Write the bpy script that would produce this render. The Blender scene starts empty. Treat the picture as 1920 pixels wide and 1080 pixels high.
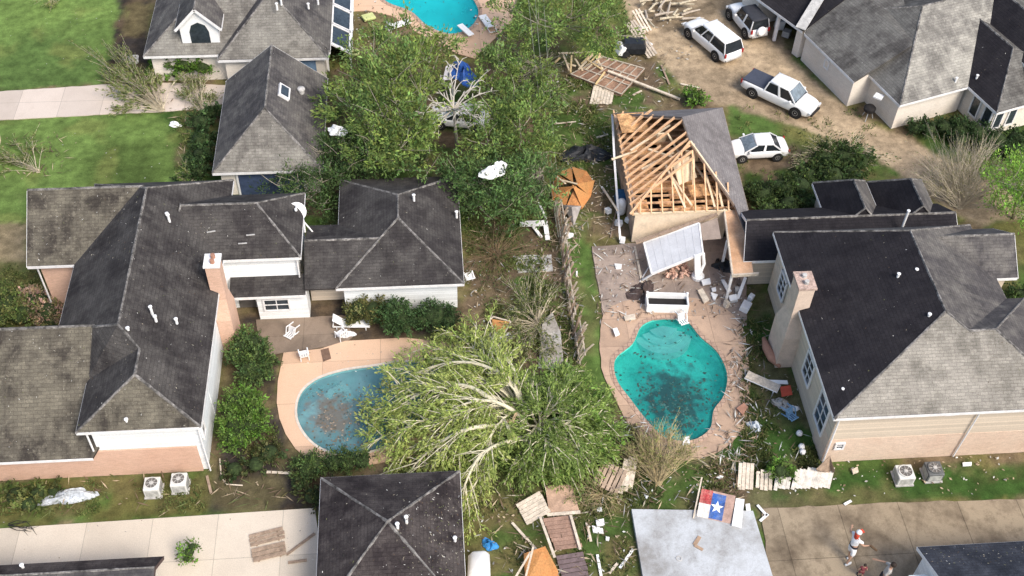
import bpy, bmesh, math, random
import numpy as np
from mathutils import Vector, Matrix, Euler
from mathutils.geometry import tessellate_polygon
random.seed(7); rng = np.random.default_rng(11)
S = bpy.context.scene; COL = S.collection
# ------------------------------------------------------------------ camera, sky, sun, exposure
F, H = 2137.0, 53.0
def _n(v): return v/np.linalg.norm(v)
_Y = _n(np.array([-240.0, 2340.0, -F])); _Z = -_n(np.array([-70.0, -1960.0, -F]))
_Y = _n(_Y-_Y.dot(_Z)*_Z); _X = np.cross(_Y, _Z)
CM = np.array([_X, _Y, _Z])
cam_d = bpy.data.cameras.new('camera'); cam = bpy.data.objects.new('camera', cam_d); COL.objects.link(cam)
cam_d.sensor_width = 36; cam_d.lens = 36*F/1920; cam_d.clip_end = 3000; cam_d.clip_start = .5
cam.matrix_world = Matrix.Translation((0, 0, H)) @ Matrix([list(r) for r in CM]).to_4x4()
S.camera = cam
S.view_settings.view_transform = 'Standard'; S.view_settings.look = 'None'
S.view_settings.exposure = 0.64; S.view_settings.gamma = 1; S.view_settings.use_curve_mapping = False
SUN = Vector((.40, -.54, .74)).normalized()
w = bpy.data.worlds.new('World'); S.world = w; w.use_nodes = True
nt = w.node_tree; nt.nodes.clear()
sk = nt.nodes.new('ShaderNodeTexSky'); sk.sky_type = 'NISHITA'; sk.sun_disc = False
sk.sun_elevation = math.asin(SUN.z); sk.sun_rotation = math.atan2(SUN.x, SUN.y)
sk.air_density = 1.0; sk.dust_density = 3.0; sk.ozone_density = .6
bg = nt.nodes.new('ShaderNodeBackground'); bg.inputs[1].default_value = .15
ow = nt.nodes.new('ShaderNodeOutputWorld')
nt.links.new(sk.outputs[0], bg.inputs[0]); nt.links.new(bg.outputs[0], ow.inputs[0])
sl = bpy.data.lights.new('sun', 'SUN'); sl.energy = 2.05; sl.angle = math.radians(24); sl.color = (1, .94, .85)
so = bpy.data.objects.new('sun', sl); COL.objects.link(so); so.rotation_euler = SUN.to_track_quat('Z', 'Y').to_euler()

def W(px, py, z=0.0):
    d = CM @ np.array([px-960, -(py-540), -F]); t = (z-H)/d[2]
    return Vector((d[0]*t, d[1]*t, z))
def WL(pts, z=0.0): return [W(a, b, z) for a, b in pts]
# ------------------------------------------------------------------ materials
MT = {}
def srgb(r, g, b):
    f = lambda c: c/12.92 if c <= .04045 else ((c+.055)/1.055)**2.4
    return (f(r/255), f(g/255), f(b/255))
def mat(name, col, rough=.85, var=.25, scale=3.0, fine=40.0, bump=.0, metal=0.0, spec=.3, col2=None, sc2=.6, amt2=.5, attr=False, translucent=0.0, coat=0.0):
    if name in MT: return MT[name]
    m = bpy.data.materials.new(name); m.use_nodes = True; MT[name] = m
    n = m.node_tree.nodes; L = m.node_tree.links; b = n['Principled BSDF']
    b.inputs['Roughness'].default_value = rough; b.inputs['Metallic'].default_value = metal
    b.inputs['Specular IOR Level'].default_value = spec
    if coat: b.inputs['Coat Weight'].default_value = coat; b.inputs['Coat Roughness'].default_value = .08
    tc = n.new('ShaderNodeTexCoord')
    def noise(s, det=5, r=.6):
        t = n.new('ShaderNodeTexNoise'); t.inputs['Scale'].default_value = s; t.inputs['Detail'].default_value = det
        t.inputs['Roughness'].default_value = r; L.new(tc.outputs['Object'], t.inputs['Vector']); return t.outputs['Fac']
    def mp(o, lo, hi, a=.3, c=.7):
        q = n.new('ShaderNodeMapRange'); q.inputs['From Min'].default_value = a; q.inputs['From Max'].default_value = c
        q.inputs['To Min'].default_value = lo; q.inputs['To Max'].default_value = hi; L.new(o, q.inputs[0]); return q.outputs[0]
    def mix(f, a, c, mode='MIX'):
        q = n.new('ShaderNodeMix'); q.data_type = 'RGBA'; q.blend_type = mode
        for sck, v in ((q.inputs[0], f), (q.inputs[6], a), (q.inputs[7], c)):
            if isinstance(v, (int, float)): sck.default_value = v
            elif isinstance(v, tuple): sck.default_value = (*v, 1) if len(v) == 3 else v
            else: L.new(v, sck)
        return q.outputs[2]
    def val(o):
        q = n.new('ShaderNodeCombineColor')
        for i in range(3): L.new(o, q.inputs[i])
        return q.outputs[0]
    base = col
    if attr:
        a = n.new('ShaderNodeAttribute'); a.attribute_name = 'tint'; base = a.outputs['Color']
    if col2: base = mix(mp(noise(sc2, 6, .65), 0, amt2, .42, .62), base, col2)
    c = mix(1.0, base, val(mp(noise(scale), 1-var, 1+var)), 'MULTIPLY')
    c = mix(1.0, c, val(mp(noise(fine, 3), 1-var*.7, 1+var*.7)), 'MULTIPLY')
    L.new(c, b.inputs['Base Color'])
    if bump:
        bp = n.new('ShaderNodeBump'); bp.inputs['Strength'].default_value = bump; bp.inputs['Distance'].default_value = .03
        L.new(noise(fine*.6, 4), bp.inputs['Height']); L.new(bp.outputs[0], b.inputs['Normal'])
    if translucent:
        t = n.new('ShaderNodeBsdfTranslucent'); L.new(c, t.inputs[0]); ms = n.new('ShaderNodeMixShader'); ms.inputs[0].default_value = translucent
        L.new(b.outputs[0], ms.inputs[1]); L.new(t.outputs[0], ms.inputs[2]); L.new(ms.outputs[0], n['Material Output'].inputs[0])
    return m

def shingle(name, col, light, stain=.5, bright=1.0, row=.2, patch=.0):
    """roof shingles laid out along each slope's own UV: courses, tab variation, runs of weathering and lichen"""
    if name in MT: return MT[name]
    m = bpy.data.materials.new(name); m.use_nodes = True; MT[name] = m
    n = m.node_tree.nodes; L = m.node_tree.links; b = n['Principled BSDF']
    b.inputs['Roughness'].default_value = .93; b.inputs['Specular IOR Level'].default_value = .15
    uv = n.new('ShaderNodeUVMap'); uv.uv_map = 'uv'; tc = n.new('ShaderNodeTexCoord')
    br = n.new('ShaderNodeTexBrick'); br.inputs['Scale'].default_value = 1; br.inputs['Brick Width'].default_value = .42
    br.inputs['Row Height'].default_value = row; br.inputs['Mortar Size'].default_value = .016; br.inputs['Mortar Smooth'].default_value = .3
    br.inputs['Color1'].default_value = (1.08, 1.08, 1.08, 1); br.inputs['Color2'].default_value = (.87, .87, .88, 1); br.inputs['Mortar'].default_value = (.70, .69, .69, 1)
    L.new(uv.outputs[0], br.inputs['Vector'])
    def noise(vec, s, det=5, r=.6, sx=1, sy=1, sz=1):
        mpn = n.new('ShaderNodeMapping'); mpn.inputs['Scale'].default_value = (sx, sy, sz); L.new(vec, mpn.inputs[0])
        t = n.new('ShaderNodeTexNoise'); t.inputs['Scale'].default_value = s; t.inputs['Detail'].default_value = det; t.inputs['Roughness'].default_value = r
        L.new(mpn.outputs[0], t.inputs['Vector']); return t.outputs['Fac']
    def mp(o, lo, hi, a, c):
        q = n.new('ShaderNodeMapRange'); q.inputs['From Min'].default_value = a; q.inputs['From Max'].default_value = c
        q.inputs['To Min'].default_value = lo; q.inputs['To Max'].default_value = hi; L.new(o, q.inputs[0]); return q.outputs[0]
    def mix(f, a, c, mode='MIX'):
        q = n.new('ShaderNodeMix'); q.data_type = 'RGBA'; q.blend_type = mode
        for sck, v in ((q.inputs[0], f), (q.inputs[6], a), (q.inputs[7], c)):
            if isinstance(v, (int, float)): sck.default_value = v
            elif isinstance(v, tuple): sck.default_value = (*v, 1)
            else: L.new(v, sck)
        return q.outputs[2]
    c = mix(mp(noise(tc.outputs['Object'], .28, 7, .68), 0, stain, .42, .62), col, light)
    c = mix(mp(noise(tc.outputs['Object'], 1.1, 8, .72), 0, stain*.75, .5, .7), c, tuple(min(1, x*1.25) for x in light)); c = mix(mp(noise(tc.outputs['Object'], .55, 6, .7), .55, 0, .32, .48), c, tuple(x*.55 for x in col))
    c = mix(mp(noise(uv.outputs[0], 1.6, 5, .6, 1, .22, 1), 0, stain, .5, .75), c, light)
    c = mix(mp(noise(uv.outputs[0], 3.2, 6, .7, .35, 1.4, 1), 0, .4, .5, .8), c, tuple(x*.5 for x in col))
    if patch: c = mix(mp(noise(tc.outputs['Object'], 2.6, 8, .75), 0, patch, .55, .68), c, tuple(min(1, x*1.9) for x in light))
    g = n.new('ShaderNodeCombineColor'); q = mp(noise(tc.outputs['Object'], 22, 3, .7), .72*bright, 1.28*bright, .3, .7)
    for i in range(3): L.new(q, g.inputs[i])
    c = mix(1.0, c, g.outputs[0], 'MULTIPLY'); c = mix(1.0, c, br.outputs['Color'], 'MULTIPLY')
    L.new(c, b.inputs['Base Color'])
    bp = n.new('ShaderNodeBump'); bp.inputs['Strength'].default_value = .5; bp.inputs['Distance'].default_value = .02
    L.new(br.outputs['Fac'], bp.inputs['Height']); bp.invert = True; L.new(bp.outputs[0], b.inputs['Normal'])
    return m

def grid_mat(name, col, dark, bw, bh, mortar, rough=.85, jcol=None, stain=.5, off=0.0, vary=.1, plane='XY', sc=.35):
    """concrete joints, bricks or siding boards in object space"""
    if name in MT: return MT[name]
    m = bpy.data.materials.new(name); m.use_nodes = True; MT[name] = m
    n = m.node_tree.nodes; L = m.node_tree.links; b = n['Principled BSDF']; b.inputs['Roughness'].default_value = rough
    b.inputs['Specular IOR Level'].default_value = .25
    tc = n.new('ShaderNodeTexCoord'); src = tc.outputs['Object']
    if plane == 'WALL':
        sp = n.new('ShaderNodeSeparateXYZ'); L.new(src, sp.inputs[0]); ad = n.new('ShaderNodeMath'); L.new(sp.outputs[0], ad.inputs[0]); L.new(sp.outputs[1], ad.inputs[1])
        cb = n.new('ShaderNodeCombineXYZ'); L.new(ad.outputs[0], cb.inputs[0]); L.new(sp.outputs[2], cb.inputs[1]); vec = cb.outputs[0]
    else: vec = src
    br = n.new('ShaderNodeTexBrick'); br.offset = off; br.inputs['Scale'].default_value = 1; br.inputs['Brick Width'].default_value = bw
    br.inputs['Row Height'].default_value = bh; br.inputs['Mortar Size'].default_value = mortar; br.inputs['Mortar Smooth'].default_value = .2
    br.inputs['Color1'].default_value = (1+vary,)*3+(1,); br.inputs['Color2'].default_value = (1-vary,)*3+(1,)
    jc = jcol or .55; br.inputs['Mortar'].default_value = (jc, jc, jc, 1); L.new(vec, br.inputs['Vector'])
    def noise(s, det=6, r=.65):
        t = n.new('ShaderNodeTexNoise'); t.inputs['Scale'].default_value = s; t.inputs['Detail'].default_value = det; t.inputs['Roughness'].default_value = r
        L.new(src, t.inputs['Vector']); return t.outputs['Fac']
    def mp(o, lo, hi, a, c):
        q = n.new('ShaderNodeMapRange'); q.inputs['From Min'].default_value = a; q.inputs['From Max'].default_value = c
        q.inputs['To Min'].default_value = lo; q.inputs['To Max'].default_value = hi; L.new(o, q.inputs[0]); return q.outputs[0]
    def mix(f, a, c, mode='MIX'):
        q = n.new('ShaderNodeMix'); q.data_type = 'RGBA'; q.blend_type = mode
        for sck, v in ((q.inputs[0], f), (q.inputs[6], a), (q.inputs[7], c)):
            if isinstance(v, (int, float)): sck.default_value = v
            elif isinstance(v, tuple): sck.default_value = (*v, 1)
            else: L.new(v, sck)
        return q.outputs[2]
    c = mix(mp(noise(sc), 0, stain, .45, .68), col, dark); c = mix(mp(noise(sc*5, 8, .75), 0, stain*.7, .5, .72), c, dark)
    g = n.new('ShaderNodeCombineColor'); q = mp(noise(18, 3), .88, 1.12, .3, .7)
    for i in range(3): L.new(q, g.inputs[i])
    c = mix(1.0, c, g.outputs[0], 'MULTIPLY'); c = mix(1.0, c, br.outputs['Color'], 'MULTIPLY'); L.new(c, b.inputs['Base Color'])
    return m

# ------------------------------------------------------------------ mesh builder
class MB:
    def __init__(s): s.v = []; s.f = []
    def poly(s, pts):
        k = len(s.v); s.v += [tuple(p) for p in pts]; s.f.append(list(range(k, k+len(pts)))); return s
    def mesh(s, vs, fs):
        k = len(s.v); s.v += [tuple(p) for p in vs]; s.f += [[i+k for i in f] for f in fs]; return s
    def box(s, c, size, R=None):
        c = Vector(c); hx, hy, hz = [q/2 for q in size]
        vs = [Vector((x*hx, y*hy, z*hz)) for z in (-1, 1) for x, y in ((-1, -1), (1, -1), (1, 1), (-1, 1))]
        if R is not None: vs = [R @ q for q in vs]
        return s.mesh([c+q for q in vs], [(3, 2, 1, 0), (4, 5, 6, 7), (0, 1, 5, 4), (1, 2, 6, 5), (2, 3, 7, 6), (3, 0, 4, 7)])
    def bx(s, x0, x1, y0, y1, z0, z1): return s.box(((x0+x1)/2, (y0+y1)/2, (z0+z1)/2), (x1-x0, y1-y0, z1-z0))
    def beam(s, a, b, wd=.1, h=.04, up=(0, 0, 1)):
        a, b = Vector(a), Vector(b); d = b-a; x = d.normalized(); up = Vector(up)
        if abs(x.dot(up)) > .98: up = Vector((1, 0, 0))
        y = up.cross(x).normalized(); z = x.cross(y)
        return s.box((a+b)/2, (d.length, wd, h), Matrix((x, y, z)).transposed())
    def prism(s, pts, z0, z1):
        pts = [(p[0], p[1]) for p in pts]; n = len(pts)
        if sum(pts[i][0]*pts[(i+1) % n][1]-pts[(i+1) % n][0]*pts[i][1] for i in range(n)) < 0: pts.reverse()
        tri = tessellate_polygon([[Vector((*p, 0)) for p in pts]])
        vs = [(*p, z0) for p in pts]+[(*p, z1) for p in pts]; fs = []
        for t in tri:
            a, b, c = t
            if (pts[b][0]-pts[a][0])*(pts[c][1]-pts[a][1])-(pts[c][0]-pts[a][0])*(pts[b][1]-pts[a][1]) < 0: a, b, c = c, b, a
            fs += [(a+n, b+n, c+n), (c, b, a)]
        fs += [(i, (i+1) % n, (i+1) % n+n, i+n) for i in range(n)]
        return s.mesh(vs, fs)
    def tube(s, pts, r, n=6, cap=True):
        pts = [Vector(p) for p in pts]; rs = r if isinstance(r, (list, tuple)) else [r]*len(pts); vs = []
        for i, p in enumerate(pts):
            d = (pts[min(i+1, len(pts)-1)]-pts[max(i-1, 0)]).normalized()
            u = d.cross(Vector((.13, .27, 1))); u = u.normalized() if u.length > 1e-4 else Vector((1, 0, 0)); v = d.cross(u)
            vs += [p+(u*math.cos(2*math.pi*k/n)+v*math.sin(2*math.pi*k/n))*rs[i] for k in range(n)]
        fs = [(i*n+k, i*n+(k+1) % n, (i+1)*n+(k+1) % n, (i+1)*n+k) for i in range(len(pts)-1) for k in range(n)]
        if cap: fs += [tuple(range(n))[::-1], tuple(range((len(pts)-1)*n, len(pts)*n))]
        return s.mesh(vs, fs)
    def rings(s, rings, cap=True):
        n = len(rings[0]); vs = [p for r in rings for p in r]
        fs = [(i*n+k, i*n+(k+1) % n, (i+1)*n+(k+1) % n, (i+1)*n+k) for i in range(len(rings)-1) for k in range(n)]
        if cap: fs += [tuple(range(n))[::-1], tuple(range((len(rings)-1)*n, len(rings)*n))]
        return s.mesh(vs, fs)
    def lathe(s, c, prof, n=16):
        c = Vector(c); return s.rings([[c+Vector((r*math.cos(2*math.pi*k/n), r*math.sin(2*math.pi*k/n), z)) for k in range(n)] for r, z in prof])
    def build(s, name, m, parent=None, smooth=False, bevel=0, kind=None, local=False):
        vs = s.v
        if parent is None and not local:
            A = np.array(vs); lo = A.min(0); hi = A.max(0); o = Vector(((lo[0]+hi[0])/2, (lo[1]+hi[1])/2, lo[2]))
        elif local: o = Vector((0, 0, 0))
        else:
            o = Vector((0, 0, 0)); q = parent
            while q is not None: o = o+q.location; q = q.parent
        me = bpy.data.meshes.new(name); me.from_pydata([(p[0]-o.x, p[1]-o.y, p[2]-o.z) for p in vs], [], s.f); me.update()
        me.materials.append(m)
        if smooth: me.polygons.foreach_set('use_smooth', [True]*len(me.polygons))
        ob = bpy.data.objects.new(name, me); COL.objects.link(ob)
        if parent is None: ob.location = o
        else: ob.parent = parent
        if bevel:
            bv = ob.modifiers.new('bevel', 'BEVEL'); bv.width = bevel; bv.segments = 2; bv.limit_method = 'ANGLE'
        if kind: ob['kind'] = kind
        return ob
def tag(o, label, cat, group=None):
    o['label'] = label; o['category'] = cat
    if group: o['group'] = group
    return o
def thing(name, label, cat, loc=(0, 0, 0), group=None):
    o = bpy.data.objects.new(name, None); COL.objects.link(o); o.location = loc; o.empty_display_size = .3
    return tag(o, label, cat, group)
def copy_tree(o, parent=None):
    c = o.copy(); COL.objects.link(c); c.parent = parent
    for ch in list(o.children): copy_tree(ch, c)
    return c
def place(o, loc, rz, label=None, scale=None):
    c = copy_tree(o); c.location = loc; c.rotation_euler = (0, 0, rz)
    if label: c['label'] = label
    if scale: c.scale = (scale,)*3
    return c
def stuff(name, mb, m, label, cat, smooth=False):
    o = mb.build(name, m, smooth=smooth); o['kind'] = 'stuff'; return tag(o, label, cat)

# material palette
GRAY = srgb(110, 106, 108)
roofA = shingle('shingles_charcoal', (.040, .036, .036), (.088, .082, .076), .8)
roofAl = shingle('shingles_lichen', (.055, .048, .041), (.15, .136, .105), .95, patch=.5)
roofE = shingle('shingles_dark', (.019, .0175, .021), (.036, .033, .035), .4)
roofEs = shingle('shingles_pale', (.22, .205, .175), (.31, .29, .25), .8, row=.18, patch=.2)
roofB = shingle('shingles_grey', (.075, .07, .071), (.16, .15, .135), .8)
roofG = shingle('shingles_weathered', (.085, .08, .075), (.17, .165, .15), .9)
roofC = shingle('shingles_brown', (.032, .026, .027), (.085, .073, .068), .85, patch=.15)
roofF = shingle('shingles_taupe', (.19, .175, .172), (.24, .225, .22), .5)
roofH = shingle('shingles_slate', (.035, .04, .052), (.075, .08, .095), .5, patch=.3)
cap_m = mat('ridge_caps', (.15, .142, .133), .95, .75, 2, 7)
white = mat('white_paint', (.80, .80, .79), .6, .07, 2, 20)
trim = mat('white_trim', (.74, .73, .72), .6, .12, 3, 20)
siding = grid_mat('white_siding', (.80, .82, .82), (.62, .64, .62), 60, .18, .012, .7, .8, .35, plane='WALL')
cream = grid_mat('cream_siding', (.60, .51, .405), (.54, .45, .35), 60, .2, .012, .75, .8, .4, plane='WALL')
brick = grid_mat('peach_brick', (.60, .40, .30), (.50, .31, .22), .24, .085, .01, .9, 1.06, .6, .5, .07, 'WALL')
brickE = grid_mat('pale_brick', (.62, .485, .38), (.53, .37, .28), .24, .085, .01, .9, 1.06, .6, .5, .08, 'WALL')
gwall = grid_mat('cream_brick_wall', (.72, .66, .58), (.60, .52, .42), .24, .085, .008, .9, .95, .4, .5, .05, 'WALL')
conc = grid_mat('driveway_concrete', (.56, .49, .40), (.42, .36, .29), 3.4, 60, .02, .9, .72, .35)
concW = grid_mat('pale_concrete', (.47, .49, .505), (.20, .185, .165), 60, 60, .0, .85, .8, .85, sc=.3)
concB = grid_mat('stained_concrete', (.30, .24, .165), (.10, .075, .05), 3.3, 3.3, .025, .85, .6, 1.0, sc=.36)
concN = grid_mat('pinkish_concrete', (.54, .465, .40), (.42, .35, .29), 3.0, 60, .02, .9, .7, .4)
deckR = grid_mat('pool_deck_concrete', (.47, .33, .235), (.28, .20, .15), 2.6, 2.2, .02, .9, .68, .75, sc=.4)
patioR = grid_mat('patio_concrete', (.32, .255, .21), (.17, .135, .115), 2.4, 2.4, .022, .9, 1.35, .9, sc=.5)
deckL = grid_mat('peach_pool_deck', (.60, .41, .28), (.48, .31, .21), 3.4, 3.0, .02, .9, .72, .35)
coping = grid_mat('coping_brick', (.46, .32, .24), (.32, .22, .165), .3, .3, .03, .85, .6, .6)
copingW = mat('coping_pale', (.60, .53, .45), .8, .15, 4, 20)
lumber = mat('new_lumber', (.68, .43, .25), .8, .22, 3, 18)
lumberP = mat('pale_lumber', (.68, .55, .38), .8, .2, 3, 18)
oldwood = mat('weathered_wood', (.30, .22, .16), .9, .35, 3, 20)
greywood = mat('grey_wood', (.42, .36, .29), .9, .3, 3, 18)
palewood = mat('pale_fence_wood', (.58, .50, .40), .9, .28, 3, 18)
plyor = mat('orange_sheathing', (.50, .25, .09), .75, .3, 1.5, 12, col2=(.36, .13, .04), sc2=1.5, amt2=.6)
drywall = mat('plasterboard', (.74, .60, .44), .9, .12, 1.5, 10)
insul = mat('attic_insulation', (.56, .32, .145), .95, .5, 2.2, 9, .6, col2=(.30, .16, .08), sc2=1.2, amt2=.8)
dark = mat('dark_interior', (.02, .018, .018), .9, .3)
black = mat('black_tarp', (.018, .02, .024), .45, .4, 3, 9, .4)
glass = mat('window_glass', (.03, .04, .05), .12, .3, 1, 4, spec=.6)
carglass = mat('car_glass', (.02, .024, .028), .1, .2, 1, 4, spec=.6)
windsh = mat('windscreen_glass', (.17, .21, .24), .15, .35, 1.5, 5, spec=.6)
carwhite = mat('white_car_paint', (.80, .80, .79), .28, .04, 2, 20, coat=.5)
rubber = mat('tyre_rubber', (.025, .024, .024), .85, .2)
rimm = mat('wheel_alloy', (.42, .41, .39), .4, .2, 4, 20, metal=.3)
bluegrey = mat('tonneau_vinyl', (.055, .062, .085), .6, .15)
redlamp = mat('tail_lamp', (.35, .02, .02), .3, .1)
lampm = mat('head_lamp', (.6, .62, .64), .15, .1)
metal = mat('galvanised_metal', (.50, .52, .54), .45, .3, 4, 15, metal=.3)
acgrey = mat('ac_cabinet', (.62, .62, .59), .6, .1, 4, 20)
acgrill = mat('ac_grille', (.14, .13, .12), .7, .5, 12, 50)
redm = mat('red_plastic', (.42, .07, .04), .6, .2); bluem = mat('blue_tarp', (.03, .10, .36), .55, .35, 3, 9, .4)
lblue = mat('light_blue_plastic', (.22, .38, .55), .6, .3, 6, 20)
terra = mat('terracotta', (.36, .19, .13), .8, .2)
foil = mat('silver_sheet', (.44, .47, .50), .5, .35, 2.2, 8, .6)
greypanel = mat('grey_panel', (.44, .43, .41), .8, .25, 2, 10)
coverm = mat('patio_cover_sheet', (.50, .51, .53), .55, .1, 1.2, 12)
cushion = mat('yellow_cushion', (.52, .55, .24), .8, .15)
bark = mat('pale_bark', (.46, .40, .29), .9, .35, 4, 20)
barkd = mat('brown_bark', (.21, .165, .115), .95, .4, 4, 20)
dead = mat('bare_twigs', (.43, .37, .26), .9, .3, 4, 20)
leafm = mat('foliage', (.06, .10, .03), .75, .22, 1.2, 14, attr=True, translucent=.28, spec=.2)
paper = mat('litter', (.6, .6, .6), .8, .1, attr=True)
skin = mat('skin', (.42, .25, .17), .6, .1); tee = mat('white_cotton', (.72, .72, .72), .9, .12, 8, 30)
greytee = mat('grey_cotton', (.42, .40, .37), .9, .15, 8, 30); blk = mat('black_cotton', (.03, .03, .035), .9, .2)
redcap = mat('red_cap', (.48, .06, .03), .8, .15); maroon = mat('maroon_cotton', (.20, .05, .06), .9, .2); hairm = mat('dark_hair', (.03, .02, .015), .7, .3)
shoe = mat('white_shoes', (.7, .7, .68), .7, .1)

# ------------------------------------------------------------------ ground
def vnoise(x, y, sc, seed):
    r = np.random.default_rng(seed); G = r.random((256, 256)); u = x/sc+57.3; v = y/sc+31.7
    i = np.floor(u).astype(int); j = np.floor(v).astype(int); a = u-i; b = v-j; a = a*a*(3-2*a); b = b*b*(3-2*b)
    g = lambda p, q: G[p % 256, q % 256]
    return (g(i, j)*(1-a)+g(i+1, j)*a)*(1-b)+(g(i, j+1)*(1-a)+g(i+1, j+1)*a)*b
def fbm(x, y, sc, seed): return sum(vnoise(x, y, sc/2**k, seed+k)*.5**k for k in range(4))/1.875
def inside(X, Y, P):
    r = np.zeros(X.shape, bool); n = len(P)
    for i in range(n):
        x0, y0 = P[i][0], P[i][1]; x1, y1 = P[(i+1) % n][0], P[(i+1) % n][1]
        if y0 == y1: continue
        c = ((y0 > Y) != (y1 > Y)) & (X < (x1-x0)*(Y-y0)/(y1-y0)+x0); r ^= c
    return r
def smooth_closed(pts, k=6):
    out = []; n = len(pts)
    for i in range(n):
        p0, p1, p2, p3 = pts[i-1], pts[i], pts[(i+1) % n], pts[(i+2) % n]
        for j in range(k):
            t = j/k; out.append(.5*((2*p1)+(-p0+p2)*t+(2*p0-5*p1+4*p2-p3)*t*t+(-p0+3*p1-3*p2+p3)*t**3))
    return out
poolR = smooth_closed(WL([(1205, 610), (1245, 597), (1287, 604), (1312, 632), (1345, 662), (1363, 702), (1357, 742), (1338, 770), (1330, 806), (1294, 827), (1245, 820), (1212, 788), (1184, 752), (1156, 712), (1154, 674), (1186, 645)]))
poolL = smooth_closed(WL([(590, 715), (640, 697), (700, 688), (760, 680), (820, 690), (850, 730), (830, 790), (770, 820), (700, 845), (640, 852), (590, 832), (560, 790), (562, 745)]))
poolT = smooth_closed(WL([(690, -40), (760, -60), (850, -40), (893, 10), (893, 38), (872, 58), (840, 64), (800, 48), (770, 22), (722, 2)]))
def axis(lo, hi, a, b, st):
    c = list(np.arange(a, b+1e-6, st)); s = st; x = a; L = []
    while x > lo: s *= 1.35; x -= s; L.append(x)
    R = []; s = st; x = b
    while x < hi: s *= 1.35; x += s; R.append(x)
    return np.array(L[::-1]+c+R)
gx = axis(-900, 900, -36, 56, .25); gy = axis(-900, 900, 22, 92, .25)
GX, GY = np.meshgrid(gx, gy, indexing='ij')
def grass(a, b, k=1.0): return np.array([a*k, b*k, a*k*.35])
n1 = fbm(GX, GY, 5, 1); n2 = fbm(GX, GY, 1.6, 9); n3 = fbm(GX, GY, 9, 21); n4 = fbm(GX, GY, .7, 33)
colr = np.zeros(GX.shape+(3,))
DIRT = np.array([.165, .12, .078]); GRN = np.array([.066, .11, .027]); DGRN = np.array([.03, .062, .014]); LAWN = np.array([.130, .200, .052]); OLV = np.array([.14, .135, .045]); MUD = np.array([.36, .275, .18]); DARK = np.array([.035, .03, .027])
def lerp(a, b, t): return a*(1-t[..., None])+b*t[..., None]
def ss(v, a, b): t = np.clip((v-a)/(b-a), 0, 1); return t*t*(3-2*t)
colr[:] = lerp(GRN, OLV, ss(n1, .35, .65)); colr = lerp(colr, DIRT, ss(n2*.6+n1*.4, .44, .6)*.9)
masks = {}
def region(pts, ca, cb, hard=False, j=.55, th=(.4, .62), nz=None, amt=1.0, name=None, z=0):
    global colr
    P = [W(a, b) for a, b in pts]
    jx = (fbm(GX, GY, 1.3, 77)-.5)*2*j; jy = (fbm(GX, GY, 1.3, 99)-.5)*2*j
    acc = np.zeros(GX.shape)
    for ox, oy in ((0, 0), (.25, 0), (-.25, 0), (0, .25), (0, -.25)): acc += inside(GX+jx+ox*(not hard), GY+jy+oy*(not hard), P)
    m = acc/5*amt; c = lerp(np.array(ca), np.array(cb), ss(nz if nz is not None else n2, *th))
    colr = lerp(colr, c, m)
    if name: masks[name] = inside(GX+jx, GY+jy, P)
region([(-60, -60), (245, -60), (228, 90), (195, 160), (-60, 170)], LAWN, LAWN*np.array([.62, .66, .7]), name='a', nz=n3, th=(.4, .7))
region([(-60, 226), (310, 208), (385, 205), (395, 350), (270, 352), (42, 358), (48, 418), (-60, 424)], LAWN*.92, LAWN*.55, name='b', nz=n1, th=(.45, .75))
region([(300, 205), (420, 200), (420, 400), (345, 350)], DGRN*1.3, DIRT*.7)
region([(-60, 424), (50, 420), (55, 488), (-60, 495)], MUD*1.5, MUD*1.1)
region([(-60, 495), (60, 495), (140, 500), (115, 612), (-60, 622)], OLV*.8, GRN*.9)
region([(228, -60), (290, -60), (275, 160), (200, 160)], DIRT*.55, DARK)
region([(-60, 905), (395, 888), (400, 966), (-60, 998)], OLV*.75, GRN*1.2)
region([(398, 850), (640, 850), (640, 960), (398, 966)], DARK*1.2, DIRT*.4)
region([(415, 590), (650, 560), (900, 570), (760, 640), (520, 670), (530, 860), (410, 880)], DIRT*.6, DARK*1.2)
region([(860, 380), (1045, 380), (1060, 640), (860, 640)], DIRT*.95, OLV*.75)
region([(950, 500), (1060, 500), (1100, 760), (960, 700)], DIRT*1.0, GRN*1.2)
region([(1030, 120), (1300, 120), (1200, 210), (1150, 230), (1165, 400), (1060, 400), (1030, 300)], GRN*.9, DIRT*.8, nz=n2, th=(.42, .62))
region([(1040, 200), (1150, 210), (1160, 300), (1110, 330), (1040, 290)], GRN*1.2, GRN*.75)
region([(1060, 400), (1112, 400), (1116, 520), (1134, 610), (1160, 720), (1100, 725), (1078, 600), (1064, 480)], GRN*1.65, GRN*1.15, j=.25)
region([(1105, 400), (1190, 400), (1200, 460), (1110, 462)], DIRT*1.1, OLV*.8)
region([(420, 160), (1050, 60), (1060, 460), (560, 400)], DIRT*.6, GRN*.7)
region([(600, 0), (720, 60), (900, 110), (960, 0), (960, 100), (700, 160), (620, 160)], OLV*.9, DIRT*.8)
MT_, MB_ = MUD*1.12, MUD*.78
region([(1160, -60), (1420, -60), (1450, 40), (1485, 112), (1600, 212), (1672, 248), (1760, 285), (1860, 320), (1960, 400), (1960, 480), (1800, 405), (1640, 295), (1500, 240), (1385, 205), (1290, 175), (1235, 110), (1185, 60)], MT_, MB_, name='mudroad', j=.35, nz=n1*.6+n3*.4, th=(.42, .62))
region([(1180, -60), (1420, -60), (1400, 40), (1260, 60), (1200, 40)], MUD*.8, MUD*.45, th=(.35, .6))
region([(1365, 200), (1500, 243), (1640, 297), (1700, 335), (1620, 330), (1480, 280), (1372, 255)], OLV*1.0, GRN*1.2, nz=n1)
region([(1380, 285), (1490, 272), (1525, 300), (1500, 345), (1400, 352)], DIRT*1.15, DIRT*.7, name='c')
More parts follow.
